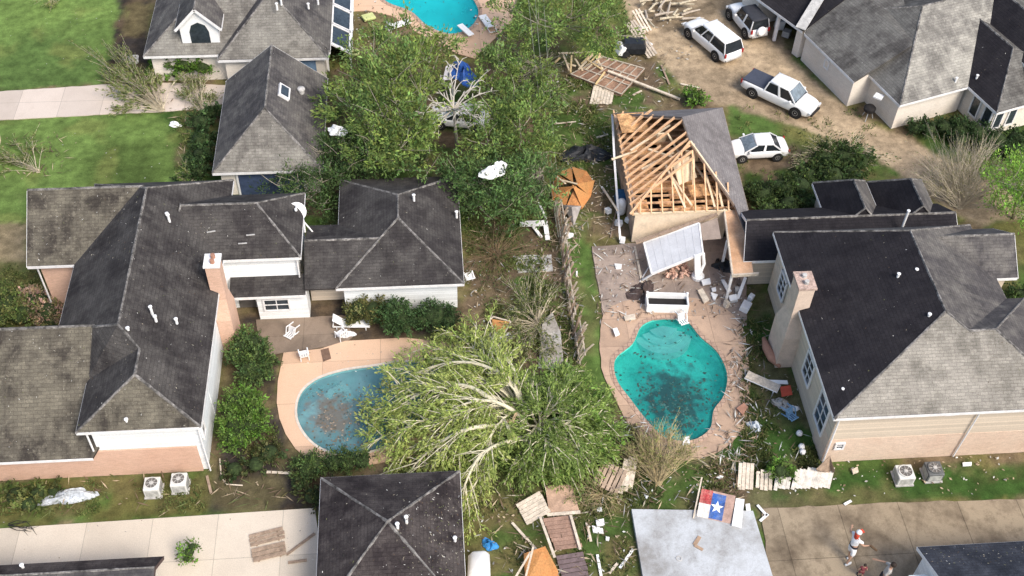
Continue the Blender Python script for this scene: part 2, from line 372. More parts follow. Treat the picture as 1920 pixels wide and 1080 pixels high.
region([(1390, 330), (1560, 290), (1660, 330), (1740, 420), (1500, 420), (1400, 410)], DIRT*.7, GRN*.7)
region([(1690, 235), (1960, 215), (1960, 420), (1860, 330), (1760, 290)], GRN*.8, DGRN)
region([(1840, 420), (1960, 400), (1960, 640), (1880, 600)], OLV*.8, GRN)
region([(1385, 580), (1470, 560), (1560, 880), (1960, 865), (1960, 935), (1400, 950), (1300, 850), (1380, 760)], DGRN*1.35, DIRT*.5+GRN*.4, nz=n2, th=(.4, .6))
region([(1130, 790), (1230, 860), (1390, 860), (1400, 950), (1180, 955), (1100, 940), (1090, 840)], GRN*.6+OLV*.2, DIRT*.9, th=(.35, .55))
region([(860, 900), (1190, 930), (1200, 1110), (860, 1110)], OLV*.7+DIRT*.2, GRN*.85)
region([(1090, 850), (1400, 860), (1400, 950), (1180, 950)], GRN*.9, DIRT*.9)
n5 = fbm(GX, GY, 2.4, 61); wild = ~(masks['a'] | masks['b'] | masks['mudroad']); colr = lerp(colr, np.array([.13, .11, .05]), ss(n5, .5, .68)*.6*wild); colr = lerp(colr, np.array([.20, .21, .065]), ss(n5, .55, .75)*.4*(masks['a'] | masks['b']))
k = .62+.72*n4; colr = np.clip(colr*k[..., None], .01, .9)
hole = inside(GX, GY, poolR) | inside(GX, GY, poolL) | inside(GX, GY, poolT)
def ground_obj(name, sel_lawn, kind='structure'):
    nx, ny = GX.shape; idx = np.arange(nx*ny).reshape(nx, ny)
    c = np.stack([idx[:-1, :-1], idx[1:, :-1], idx[1:, 1:], idx[:-1, 1:]], -1)
    h = hole[:-1, :-1] | hole[1:, :-1] | hole[1:, 1:] | hole[:-1, 1:]
    q = c[(~h) & sel_lawn]; used, inv = np.unique(q, return_inverse=True); q = inv.reshape(-1, 4)
    zz = (fbm(GX, GY, 2.2, 5)-.5)*.07-.03
    V = np.stack([GX.ravel()[used], GY.ravel()[used], zz.ravel()[used]], -1)
    me = bpy.data.meshes.new(name); me.vertices.add(len(V)); me.vertices.foreach_set('co', V.ravel())
    me.loops.add(len(q)*4); me.loops.foreach_set('vertex_index', q.ravel().astype(np.int32))
    me.polygons.add(len(q)); me.polygons.foreach_set('loop_start', np.arange(0, len(q)*4, 4, dtype=np.int32)); me.polygons.foreach_set('loop_total', np.full(len(q), 4, np.int32))
    me.update(); at = me.color_attributes.new('tint', 'FLOAT_COLOR', 'POINT')
    C4 = np.ones((len(V), 4)); C4[:, :3] = colr.reshape(-1, 3)[used]; at.data.foreach_set('color', C4.ravel())
    me.materials.append(soil); o = bpy.data.objects.new(name, me); COL.objects.link(o); o['kind'] = kind; return o
soil = mat('soil_and_grass', (.1, .1, .1), .95, .30, 1.7, 13, .5, attr=True, spec=.1)
lawn = (masks['a'] | masks['b'])[:-1, :-1]; mr = masks['mudroad'][:-1, :-1] & ~lawn
ground_obj('ground', ~(lawn | mr)); ground_obj('lawn', lawn); ground_obj('dirt_road', mr)

def sheet(name, outer, m, z, holes=(), th=.06, rag=0.0):
    """slab with thickness and holes"""
    P = [Vector((p[0], p[1], 0)) for p in outer]
    if rag:
        Q = []
        for i in range(len(P)):
            a, b = P[i], P[(i+1) % len(P)]; n = max(1, int((b-a).length/.5)); t = (b-a).normalized(); nn = Vector((-t.y, t.x, 0))
            Q += [a+(b-a)*j/n+nn*random.uniform(-rag, rag) for j in range(n)]
        P = Q
    loops = [P]+[[Vector((p[0], p[1], 0)) for p in h] for h in holes]
    tri = tessellate_polygon(loops); fl = [p for l in loops for p in l]; n = len(fl); mb = MB()
    fs = []
    for a, b, c in tri:
        if (fl[b]-fl[a]).cross(fl[c]-fl[a]).z < 0: a, b, c = c, b, a
        fs.append((a, b, c))
    k = 0
    for l in loops:
        for i in range(len(l)): fs.append((k+i, k+(i+1) % len(l), n+k+(i+1) % len(l), n+k+i))
        k += len(l)
    mb.mesh([(p.x, p.y, z) for p in fl]+[(p.x, p.y, z-th) for p in fl], fs)
    return mb.build(name, m, kind='structure')
def ring_off(P, d):
    n = len(P); out = []
    c = sum(P, Vector((0, 0, 0)))/n
    for i in range(n):
        t = (P[(i+1) % n]-P[i-1]).normalized(); nn = Vector((t.y, -t.x, 0))
        if nn.dot(P[i]-c) < 0: nn = -nn
        out.append(P[i]+nn*d)
    return out
sheet('driveway', WL([(-40, 174), (215, 158), (300, 155), (425, 160), (430, 192), (370, 205), (310, 209), (-40, 227)]), concN, .03, rag=.04)
sheet('driveway', WL([(-40, 994), (590, 953), (597, 1000), (600, 1130), (-40, 1130)]), conc, .03)
sheet('driveway', WL([(1428, 953), (1650, 944), (1960, 934), (1960, 1130), (1445, 1130)]), concB, .03, rag=.05)
sheet('concrete_slab', [(10.1, 31.8), (16.6, 31.3), (17.0, 22), (10.1, 22)], concW, .28, th=.3)
# pools: basin, water, coping, deck
def pool_mats(name, col, col2, murk, sc, patch=None):
    m = bpy.data.materials.new(name); m.use_nodes = True; n = m.node_tree.nodes; L = m.node_tree.links; b = n['Principled BSDF']
    tc = n.new('ShaderNodeTexCoord'); t = n.new('ShaderNodeTexNoise'); t.inputs['Scale'].default_value = sc; t.inputs['Detail'].default_value = 7; t.inputs['Roughness'].default_value = .62; L.new(tc.outputs['Object'], t.inputs[0])
    r = n.new('ShaderNodeValToRGB'); r.color_ramp.elements[0].position = .38; r.color_ramp.elements[0].color = (*col, 1); r.color_ramp.elements[1].position = .66; r.color_ramp.elements[1].color = (*col2, 1); L.new(t.outputs['Fac'], r.inputs[0]); L.new(r.outputs[0], b.inputs['Base Color'])
    b.inputs['Roughness'].default_value = .08
    if patch:   # a settled cloud of leaves and silt: object-space centre offset, radii, colour
        (ox, oy), (rx, ry), pc, am = patch; mpn = n.new('ShaderNodeMapping'); mpn.inputs['Location'].default_value = (-ox/rx, -oy/ry, 0); mpn.inputs['Scale'].default_value = (1/rx, 1/ry, 1)
        L.new(tc.outputs['Object'], mpn.inputs[0]); ln = n.new('ShaderNodeVectorMath'); ln.operation = 'LENGTH'; L.new(mpn.outputs[0], ln.inputs[0])
        t2 = n.new('ShaderNodeTexNoise'); t2.inputs['Scale'].default_value = 1.7; t2.inputs['Detail'].default_value = 6; L.new(tc.outputs['Object'], t2.inputs[0])
        ad = n.new('ShaderNodeMath'); ad.operation = 'MULTIPLY_ADD'; L.new(t2.outputs['Fac'], ad.inputs[0]); ad.inputs[1].default_value = -2.4; L.new(ln.outputs['Value'], ad.inputs[2])
        rg_ = n.new('ShaderNodeMapRange'); rg_.inputs['From Min'].default_value = -.1; rg_.inputs['From Max'].default_value = -.75; rg_.inputs['To Max'].default_value = am; L.new(ad.outputs[0], rg_.inputs[0])
        mx = n.new('ShaderNodeMix'); mx.data_type = 'RGBA'; L.new(rg_.outputs[0], mx.inputs[0]); L.new(r.outputs[0], mx.inputs[6]); mx.inputs[7].default_value = (*pc, 1); L.new(mx.outputs[2], b.inputs['Base Color'])
    bt = n.new('ShaderNodeTexNoise'); bt.inputs['Scale'].default_value = 3; L.new(tc.outputs['Object'], bt.inputs[0]); bp = n.new('ShaderNodeBump'); bp.inputs['Strength'].default_value = .12; L.new(bt.outputs['Fac'], bp.inputs['Height']); L.new(bp.outputs[0], b.inputs['Normal'])
    tr = n.new('ShaderNodeBsdfTransparent'); tr.inputs[0].default_value = (.62, .93, .92, 1); ms = n.new('ShaderNodeMixShader'); ms.inputs[0].default_value = murk
    if patch:
        mk = n.new('ShaderNodeMath'); mk.operation = 'MULTIPLY_ADD'; L.new(rg_.outputs[0], mk.inputs[0]); mk.inputs[1].default_value = (1-murk)*.75; mk.inputs[2].default_value = murk; L.new(mk.outputs[0], ms.inputs[0])
    L.new(tr.outputs[0], ms.inputs[1]); L.new(b.outputs[0], ms.inputs[2]); L.new(ms.outputs[0], n['Material Output'].inputs[0]); return m
def pool(P, colr_, wmat, cm, cw, steps, label):
    root = thing('swimming_pool', label, 'pool', (sum(p.x for p in P)/len(P), sum(p.y for p in P)/len(P), 0))
    n = len(P); bm_ = mat('pool_plaster_'+label[:5], colr_, .7, .12, 2, 8, col2=tuple(c*.55 for c in colr_), sc2=.6, amt2=.5)
    b = MB(); In = ring_off(P, -.5); root_c = root.location
    b.rings([[Vector((p.x, p.y, .02)) for p in P], [Vector((p.x, p.y, -.7)) for p in P], [Vector((p.x, p.y, -1.3)) for p in In]], cap=False)
    tri = tessellate_polygon([In]); b.mesh([(p.x, p.y, -1.3) for p in In], tri); b.build('basin', bm_, root)
    wv = MB(); wv.mesh([(p.x, p.y, -.13) for p in P], tessellate_polygon([P])); wv.build('water', wmat, root)
    O = ring_off(P, cw); c = MB()
    c.rings([[Vector((p.x, p.y, .0)) for p in P], [Vector((p.x, p.y, .075)) for p in P], [Vector((p.x, p.y, .075)) for p in O], [Vector((p.x, p.y, -.02)) for p in O]], cap=False)
    c.build('coping', cm, root)
    for (sx, sy, a0, a1) in steps:
        for k, rr in enumerate((.9, 1.4, 1.9)):
            c0 = W(sx, sy); s_ = MB(); pts = [Vector((c0.x+rr*math.cos(a), c0.y+rr*math.sin(a), 0)) for a in np.linspace(a0, a1, 14)]+[Vector((c0.x, c0.y, 0))]
            s_.prism(pts, -1.29, -.24-.2*k-.001*k); s_.build('step', mat('pool_step', (.50, .62, .60), .7, .1), root)
    return root
pool(poolR, (.12, .72, .60), pool_mats('murky_turquoise_water', (.035, .40, .37), (.008, .19, .19), .45, .5, ((-.15, -1.5), (2.1, 3.0), (.02, .055, .06), .97)), coping, .28, [(1243, 606, -2.8, -.3)], 'turquoise kidney pool full of debris behind the unroofed garage')
pool(poolL, (.18, .42, .44), pool_mats('murky_grey_water', (.21, .35, .40), (.12, .25, .28), .55, .5, ((-2.2, -.6), (1.7, 1.5), (.16, .13, .105), .9)), copingW, .14, [(600, 742, -2.5, .9)], 'murky grey blue pool half under the fallen tree')
pool(poolT, (.05, .72, .72), pool_mats('bright_cyan_water', (.015, .50, .56), (.012, .44, .50), .5, .5), coping, .3, [], 'bright cyan pool at the top edge of the picture')
offR, offL, offT = ring_off(poolR, .26), ring_off(poolL, .13), ring_off(poolT, .28)
sheet('pool_deck', smooth_closed(WL([(1132, 590), (1195, 560), (1300, 560), (1385, 600), (1405, 690), (1402, 760), (1385, 815), (1345, 850), (1290, 862), (1230, 850), (1185, 805), (1150, 740), (1128, 690)]), 3), deckR, .05, [offR], rag=.05)
sheet('patio', WL([(1110, 463), (1187, 457), (1380, 440), (1400, 520), (1400, 610), (1310, 600), (1195, 600), (1133, 606), (1118, 520)]), patioR, .044, rag=.05)
sheet('pool_deck', WL([(532, 662), (600, 655), (648, 640), (760, 634), (900, 650), (900, 780), (830, 850), (640, 880), (610, 876), (580, 864), (554, 842), (536, 815), (524, 785), (519, 755), (521, 715)]), deckL, .05, [offL])
sheet('patio', WL([(480, 600), (650, 592), (660, 632), (640, 646), (600, 653), (490, 668)]), grid_mat('shaded_patio', (.24, .185, .14), (.11, .085, .065), 3, 3, .02, .9, .7, .8), .035, rag=.05)  # patio shade is put into this dark tan
sheet('pool_deck', WL([(640, -80), (980, -80), (960, 40), (920, 80), (890, 110), (855, 100), (780, 60), (735, 30), (690, 20), (650, 22)]), deckL, .04, [offT])
sheet('path', WL([(962, 480), (1033, 478), (1037, 508), (972, 512)]), greypanel, .03, rag=.04)

# ------------------------------------------------------------------ roofs and houses
def roof(parent, V, Fs, m, mats=None, fascia=True, caps=True, th=.14, name='roof', fm=None, nocap=()):
    """V: name -> xyz ; Fs: facets (lists of names). Slopes get UVs along the eave and up the slope."""
    P = {k_: Vector(v) for k_, v in V.items()}; mb = MB(); uvs = []; mi = []
    ml = [m]+(mats or []); 
    def facet(names, idx, dz):
        pts = [P[q] for q in names]; nrm = Vector((0, 0, 0))
        for i in range(len(pts)): nrm += pts[i].cross(pts[(i+1) % len(pts)])
        nrm.normalize()
        if nrm.z < 0: pts.reverse(); nrm = -nrm
        if dz:
            pts = [p-Vector((0, 0, th)) for p in pts][::-1]
        u = Vector((-nrm.y, nrm.x, 0)); u = u.normalized() if u.length > 1e-3 else Vector((1, 0, 0)); v = nrm.cross(u)
        mb.poly(pts); uvs.extend([(p.dot(u), p.dot(v)) for p in pts]); mi.append(idx)
    E = {}
    for fc in Fs:
        idx = 0; names = fc
        if isinstance(fc[-1], int): idx = fc[-1]; names = fc[:-1]
        facet(names, idx, 0); facet(names, idx, 1)
        for i in range(len(names)):
            e = tuple(sorted((names[i], names[(i+1) % len(names)]))); E[e] = E.get(e, 0)+1
    for (a, b), c in E.items():
        if c == 1:
            d = Vector((0, 0, th)); pts = [P[a], P[b], P[b]-d, P[a]-d]; mb.poly(pts); uvs.extend([(0, 0)]*4); mi.append(0)
    o = mb.build(name, m, parent); me = o.data
    for mm in ml[1:]: me.materials.append(mm)
    me.polygons.foreach_set('material_index', mi); ul = me.uv_layers.new(name='uv')
    ul.data.foreach_set('uv', [x for p in uvs for x in p])
    fb = MB(); cb = MB(); nf = nc = 0; ctr = sum(P.values(), Vector((0, 0, 0)))/len(P)
    for (a, b), c in E.items():
        A, B = P[a], P[b]; off = Vector((B.y-A.y, A.x-B.x, 0))
        if off.length < 1e-4: continue
        off.normalize(); mid = (A+B)/2
        if off.dot(mid-ctr) < 0: off = -off
        if c == 1 and fascia and (a, b) not in nocap and (b, a) not in nocap:
            fb.beam(A+off*.012-Vector((0, 0, .13)), B+off*.012-Vector((0, 0, .13)), .022, .2); nf += 1
        if c == 2 and caps and (a, b) not in nocap and (b, a) not in nocap:
            n = max(2, int((B-A).length/.3)); u = (B-A).normalized(); sd_ = Vector((-u.y, u.x, 0)).normalized(); rg = []
            for i in range(n+1):
                p0 = A+(B-A)*i/n; j = Vector((0, 0, random.uniform(.0, .015))); wd = random.uniform(.055, .10)
                rg.append([p0+j-sd_*wd-Vector((0, 0, .05)), p0+j+sd_*wd-Vector((0, 0, .05)), p0+j+sd_*wd*.4+Vector((0, 0, .035)), p0+j-sd_*wd*.4+Vector((0, 0, .035))])
            cb = MB(); cb.rings(rg); cb.build('ridge_cap', cap_m, parent)
    if nf: fb.build('fascia', fm or trim, parent)
    return o
def hip(parent, x0, x1, y0, y1, ze, zr, ins, m, axis='y', mats=None, idx=(0, 0, 0, 0), **kw):
    """idx: material of west, east, south, north slope; ins: ridge inset (start, end)"""
    a, b = ins; V = dict(SW=(x0, y0, ze), SE=(x1, y0, ze), NE=(x1, y1, ze), NW=(x0, y1, ze)); w_, e_, s_, n_ = idx
    if axis == 'y':
        xm = (x0+x1)/2; V.update(R1=(xm, y0+a, zr), R2=(xm, y1-b, zr))
        Fs = [['SW', 'R1', 'R2', 'NW', w_], ['SE', 'NE', 'R2', 'R1', e_]]
        if a > .01: Fs.append(['SW', 'SE', 'R1', s_])
        if b > .01: Fs.append(['NE', 'NW', 'R2', n_])
    else:
        ym = (y0+y1)/2; V.update(R1=(x0+a, ym, zr), R2=(x1-b, ym, zr))
        Fs = [['SW', 'SE', 'R2', 'R1', s_], ['NE', 'NW', 'R1', 'R2', n_]]
        if a > .01: Fs.append(['NW', 'SW', 'R1', w_])
        if b > .01: Fs.append(['SE', 'NE', 'R2', e_])
    return roof(parent, V, Fs, m, mats, **kw)
def wall(parent, boxes, m, name='wall'):
    for b in boxes: q = MB(); q.bx(*b); q.build(name, m, parent)
def window(parent, c, wd, h, nrm, mull=1, rows=2):
    n = Vector(nrm).normalized(); u = Vector((-n.y, n.x, 0)); z = Vector((0, 0, 1)); c = Vector(c); f = MB()
    for s_ in (-1, 1):
        f.beam(c+u*s_*wd/2-z*(h/2+.05)+n*.03, c+u*s_*wd/2+z*(h/2+.05)+n*.03, .1, .1, up=u)
        f.beam(c-u*(wd/2)+z*s_*h/2+n*.033, c+u*(wd/2)+z*s_*h/2+n*.033, .1, .1)
    for k_ in range(1, mull+1):
        q = c-u*wd/2+u*wd*k_/(mull+1); f.beam(q-z*h/2+n*.02, q+z*h/2+n*.02, .05, .05, up=u)
    for k_ in range(1, rows):
        q = c-z*h/2+z*h*k_/rows; f.beam(q-u*wd/2+n*.022, q+u*wd/2+n*.022, .05, .05)
    fo = f.build('window', trim, parent)
    g = MB(); g.poly([c-u*wd/2-z*h/2+n*.012, c+u*wd/2-z*h/2+n*.012, c+u*wd/2+z*h/2+n*.012, c-u*wd/2+z*h/2+n*.012])
    o = g.build('pane', glass, fo)
    return fo
def spout(parent, a, b, r=.05): q = MB(); q.tube([a, b], r, 6); q.build('downspout', trim, parent)

# House A: large house on the left, two storeys with one-storey wings
hA = thing('house', 'large white and peach brick house with charcoal roofs left of the murky pool', 'house', (-16, 44, 0))
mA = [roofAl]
roof(hA, dict(a=(-20.7, 33.9+8.5, 4.6), b=(-20.7, 54.3, 4.6), c=(-12.2, 54.3, 4.6), d=(-12.2, 40.2, 4.6), s1=(-12.2, 35.4, 4.6), s2=(-18.5, 35.4, 4.6), s3=(-18.5, 38.8, 4.6), p=(-15.35, 37.3, 6.78), p2=(-15.35, 39.0, 6.78), r1=(-16.45, 40.1, 7.5), r2=(-16.45, 50.6, 7.5)),
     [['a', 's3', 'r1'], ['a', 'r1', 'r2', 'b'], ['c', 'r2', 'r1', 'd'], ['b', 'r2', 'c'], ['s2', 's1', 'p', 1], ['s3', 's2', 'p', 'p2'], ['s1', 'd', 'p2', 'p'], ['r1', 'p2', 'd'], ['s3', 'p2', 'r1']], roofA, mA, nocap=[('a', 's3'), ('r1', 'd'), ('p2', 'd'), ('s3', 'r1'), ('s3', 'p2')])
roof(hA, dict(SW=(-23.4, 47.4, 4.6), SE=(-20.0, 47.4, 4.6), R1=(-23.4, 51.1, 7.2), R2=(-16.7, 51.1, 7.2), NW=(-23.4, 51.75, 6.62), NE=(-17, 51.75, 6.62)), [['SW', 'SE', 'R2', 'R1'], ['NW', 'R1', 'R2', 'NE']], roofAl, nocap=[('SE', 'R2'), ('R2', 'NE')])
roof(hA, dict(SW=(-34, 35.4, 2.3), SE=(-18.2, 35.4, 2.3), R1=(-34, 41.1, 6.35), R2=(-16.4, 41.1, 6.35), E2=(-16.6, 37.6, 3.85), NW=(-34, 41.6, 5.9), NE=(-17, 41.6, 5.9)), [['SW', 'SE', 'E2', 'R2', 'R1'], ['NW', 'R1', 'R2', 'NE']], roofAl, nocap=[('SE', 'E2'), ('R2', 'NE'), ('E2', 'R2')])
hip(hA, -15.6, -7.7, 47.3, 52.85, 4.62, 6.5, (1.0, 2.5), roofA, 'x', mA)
hip(hA, -5.8, 1.85, 46.55, 56.2, 2.6, 4.62, (3.8, 3.8), roofA, 'y')
roof(hA, dict(SW=(-7.65, 46.57, 2.6), SE=(-3, 46.57, 2.6), R1=(-7.65, 49.3, 3.98), R2=(-2.9, 49.3, 3.98), NW=(-7.65, 52, 2.6), NE=(-5.6, 52, 2.6)), [['SW', 'SE', 'R2', 'R1'], ['NW', 'R1', 'R2', 'NE']], roofA, nocap=[('SE', 'R2'), ('R2', 'NE'), ('SW', 'R1'), ('R1', 'NW'), ('SW', 'SE')])
wall(hA, [(-20.2, -12.62, 39.5, 53.8, 0, 4.55), (-18.0, -12.6, 35.85, 39.6, 2.3, 4.56), (-17.9, -12.65, 35.9, 39.6, 0, 2.3)], siding)
wall(hA, [(-34, -12.9, 35.78, 36.2, 0, 2.28)], brick); wall(hA, [(-22.9, -19.9, 47.85, 48.1, 0, 4.55)], brick)
wall(hA, [(-22.88, -20.0, 48.0, 51.2, 0, 4.5), (-34, -18.0, 36.1, 41.0, 0, 2.35), (-34, -18.2, 40.4, 41.5, 0, 5.8)], brick)
for (xx, y0, y1, z0, zr) in ():
    q = MB(); q.poly([(xx, y0, z0), (xx, y1, z0), (xx, (y0+y1)/2, zr)]); q.build('gable', siding, hA)
wall(hA, [(-12.7, -8.05, 47.65, 52.4, 0, 4.55)], siding); wall(hA, [(-10.6, -7.6, 46.6, 47.7, 0, 2.35)], siding)
wall(hA, [(-7.55, -5.45, 48.0, 51.6, 0, 2.5)], cream); wall(hA, [(-5.4, 1.45, 46.95, 55.8, 0, 2.55)], siding)
roof(hA, dict(a=(-12.1, 46.3, 2.42), b=(-7.6, 46.3, 2.42), c=(-7.6, 47.7, 2.75), d=(-12.1, 47.7, 2.75)), [['a', 'b', 'c', 'd']], roofA, name='porch_roof')
window(hA, (-9.45, 46.58, 1.35), 1.5, 1.0, (0, -1, 0), 1, 2); window(hA, (-12.58, 36.7, 2.9), .6, 1.5, (1, 0, 0), 0, 2)
q = MB(); q.bx(-11.9, -10.9, 47.6, 47.66, .05, 2.1); q.build('door', mat('dark_door', (.12, .11, .1), .7), hA)  # door in an even dark grey
for a, b in (((-12.5, 35.72, 4.4), (-12.5, 35.72, .1)), ((-7.98, 47.5, 4.4), (-7.98, 47.5, 2.6)), ((-23.0, 47.7, 4.4), (-23.0, 47.7, 0)), ((-18.15, 35.68, 4.4), (-18.15, 35.68, 2.5))): spout(hA, a, b)
ch = MB(); ch.rings([[Vector((-12.6, 44.3, 0)), Vector((-11.75, 44.3, 0)), Vector((-11.75, 46.1, 0)), Vector((-12.6, 46.1, 0))], [Vector((-12.6, 44.3, 2.6)), Vector((-11.75, 44.3, 2.6)), Vector((-11.75, 46.1, 2.6)), Vector((-12.6, 46.1, 2.6))],
    [Vector((-12.62, 44.7, 4.0)), Vector((-11.85, 44.7, 4.0)), Vector((-11.85, 45.6, 4.0)), Vector((-12.62, 45.6, 4.0))], [Vector((-12.62, 44.7, 6.7)), Vector((-11.85, 44.7, 6.7)), Vector((-11.85, 45.6, 6.7)), Vector((-12.62, 45.6, 6.7))]])
cho = ch.build('chimney', brick, hA); q = MB(); q.bx(-12.7, -11.77, 44.62, 45.68, 6.7, 6.82); q.build('chimney_cap', trim, cho)
for k_ in (44.95, 45.35): q = MB(); q.lathe((-12.2, k_, 6.82), [(.13, 0), (.13, .25), (.1, .26)], 10); q.build('flue', terra, cho)
def vents(parent, spots, name='roof_vent'):
    for (px, py, z, h) in spots:
        p = W(px, py, z); q = MB(); q.lathe((p.x, p.y, z-.3), [(.075, 0), (.075, .3+h), (.11, .32+h), (.11, .37+h), (.02, .4+h)], 8)
        q.build(name, white, parent)
vents(hA, [(317, 412, 6.7, .35), (308, 362, 5.2, .3), (313, 402, 6.7, .05), (284, 583, 6.9, .3), (291, 596, 6.8, .1), (330, 600, 6.2, .05), (237, 788, 5.0, .05), (776, 372, 4.3, .25), (856, 402, 3.0, .2), (240, 618, 7.2, .1)])
for (px, py, z, a) in ((396, 435, 5.6, .2), (470, 441, 5.4, .1), (455, 457, 5.2, .05)):
    p = W(px, py, z); q = MB(); q.box((p.x, p.y, z+.03), (.5, .08, .04), Matrix.Rotation(a, 3, 'Z')); tag(q.build('roof_debris', greypanel), {.2: 'thin pale strip lying on the roof right of the chimney', .1: 'short pale strip on the roof slope above the white wall', .05: 'pale sliver beside the short strip on the roof slope'}[a], 'debris')
# satellite dish
sd = thing('satellite_dish', 'round white satellite dish on a bracket at the roof edge', 'satellite dish', W(572, 435, 3.2))
c0 = Vector(sd.location)+Vector((-.35, .2, 1.5)); q = MB(); ax = Vector((.05, -.55, .83)).normalized(); u = ax.cross(Vector((0, 0, 1))).normalized(); v = ax.cross(u)
q.rings([[c0+ax*(r*r*.5)+(u*math.cos(t)+v*math.sin(t))*r for t in np.linspace(0, 2*math.pi, 20, endpoint=False)] for r in (.02, .25, .45, .58, .6)]+[[c0-ax*.05+ax*(r*r*.5)+(u*math.cos(t)+v*math.sin(t))*r for t in np.linspace(0, 2*math.pi, 20, endpoint=False)] for r in (.6, .3, .02)], cap=False)
q.build('dish', white, sd, smooth=True)
q = MB(); b0 = Vector(sd.location); q.tube([b0, b0+Vector((0, .1, .9)), c0], .06); q.tube([b0+Vector((.5, 0, -.1)), b0+Vector((0, .1, .8))], .05); q.tube([b0+Vector((-.4, -.2, -.1)), b0+Vector((0, .1, .7))], .05); q.build('bracket', white, sd)
q = MB(); q.tube([c0-v*.5, c0+ax*.7], .04); q.lathe(c0+ax*.7-Vector((0, 0, .08)), [(.08, 0), (.1, .08), (.08, .16)], 8); q.build('receiver', white, sd)

# House B: upper left with the hipped garage
roofG2 = shingle('shingles_sunlit', (.15, .14, .125), (.25, .24, .21), .85, patch=.2)  # paler copy for south slopes: sun-facing brightness put into the shingle colour
hB = thing('house', 'grey shingled house with arched dormer at the top left, blue windows on its side', 'house', (-13, 75, 0))
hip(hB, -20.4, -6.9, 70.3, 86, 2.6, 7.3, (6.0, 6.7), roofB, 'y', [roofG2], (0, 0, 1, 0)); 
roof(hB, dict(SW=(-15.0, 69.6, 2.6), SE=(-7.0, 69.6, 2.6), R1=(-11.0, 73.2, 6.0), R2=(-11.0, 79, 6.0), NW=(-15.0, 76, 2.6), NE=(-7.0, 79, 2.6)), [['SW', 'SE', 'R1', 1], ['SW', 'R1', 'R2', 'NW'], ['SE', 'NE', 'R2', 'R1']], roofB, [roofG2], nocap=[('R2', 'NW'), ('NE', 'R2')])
wall(hB, [(-20.0, -7.4, 70.75, 85.5, 0, 2.5), (-14.6, -7.4, 70.0, 76, 0, 2.52)], gwall)
dx, dy = -16.2, 71.0
q = MB(); q.poly([(dx-1.35, dy, 2.8), (dx+1.35, dy, 2.8), (dx+1.35, dy, 4.7), (dx, dy, 6.1), (dx-1.35, dy, 4.7)]); q.bx(dx-1.35, dx+1.35, dy+.01, dy+2.6, 2.8, 4.6); do = q.build('dormer', white, hB)
q = MB(); q.poly([(dx-.7, dy-.012, 2.85), (dx+.7, dy-.012, 2.85), (dx+.7, dy-.012, 4.1), (dx+.5, dy-.012, 4.65), (dx, dy-.012, 4.9), (dx-.5, dy-.012, 4.65), (dx-.7, dy-.012, 4.1)]); q.build('arched_window', glass, do)
roof(hB, dict(a=(dx-1.65, dy-.25, 4.5), b=(dx, dy-.25, 6.22), c=(dx+1.65, dy-.25, 4.5), d=(dx-1.65, dy+3, 4.5), e=(dx, dy+6, 6.22), f=(dx+1.65, dy+3, 4.5)), [['a', 'b', 'e', 'd'], ['b', 'c', 'f', 'e']], roofB, name='dormer_roof', nocap=[('d', 'e'), ('e', 'f')])
for yy in (71.6, 74.2, 76.8, 79.4):   # glazed lean-to sunroom along the side
    a_, b_ = Vector((-6.95, yy, 2.42)), Vector((-5.55, yy, 1.55)); q = MB(); sl2 = (b_-a_).normalized(); up2 = Vector((sl2.z*-1, 0, sl2.x)).normalized(); Yv = Vector((0, 2.5, 0))
    for e_ in ((a_, b_), (a_+Yv, b_+Yv), (a_, a_+Yv), (b_, b_+Yv)): q.beam(e_[0], e_[1], .26, .12, up=up2)
    q.beam(b_, Vector((b_.x, yy, 0)), .12, .12); q.beam(b_+Yv, Vector((b_.x, yy+2.5, 0)), .121, .12); fo = q.build('sunroom_frame', trim, hB)
    q = MB(); q.poly([a_, b_, b_+Yv, a_+Yv]); q.build('roof_pane', glass, fo); q = MB(); q.poly([b_, b_+Yv, Vector((b_.x, yy+2.5, .02)), Vector((b_.x, yy, .02))]); q.build('side_pane', mat('pale_blue_glass', (.16, .24, .32), .3, .2), fo)
for yy in (71.4, 78.5): q = MB(); q.bx(-7.38, -7.2, yy, yy+.15, 0, 2.5); q.build('corner_post', trim, hB)
q = MB(); q.bx(-12.4, -8.0, 69.94, 69.99, .1, 2.3); q.build('wall_shade', mat('blue_wall_shade', (.14, .22, .33), .6), hB)  # blue sheet stands in for the shadow on the white south wall
vents(hB, [(519, 12, 5.6, .2), (578, 10, 4.4, .1), (596, 2, 4.2, .1), (527, 3, 5.6, .3)])
# the garage joined to House B
gB = thing('garage', 'grey hipped garage with a roof hatch, joined to the top left house', 'garage', (-10.6, 62, 0))
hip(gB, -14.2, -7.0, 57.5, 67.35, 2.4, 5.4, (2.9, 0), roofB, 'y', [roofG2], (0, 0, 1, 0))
wall(gB, [(-13.8, -7.4, 57.95, 67.1, 0, 2.35)], gwall); q = MB(); q.poly([(-13.8, 67.12, 2.3), (-7.4, 67.12, 2.3), (-10.6, 67.12, 5.1)]); q.build('gable', gwall, gB)
q = MB(); q.bx(-12.7, -8.4, 57.9, 57.96, 0, 2.05); q.build('garage_door', mat('navy_garage_door', (.05, .07, .13), .5), gB)
for xx in (-12.8, -8.4): q = MB(); q.bx(xx, xx+.12, 57.84, 57.95, 0, 2.15); q.build('door_trim', trim, gB)
p = W(532, 173, 4.62); sl_ = Vector((.77, 0, -.64)); q = MB()
def skyl(c, a, b, dz):
    u_ = sl_.normalized(); n_ = Vector((.64, 0, .77)).normalized(); v_ = Vector((0, 1, 0)); return [c+u_*a*i+v_*b*j+n_*dz for i, j in ((-1, -1), (1, -1), (1, 1), (-1, 1))]
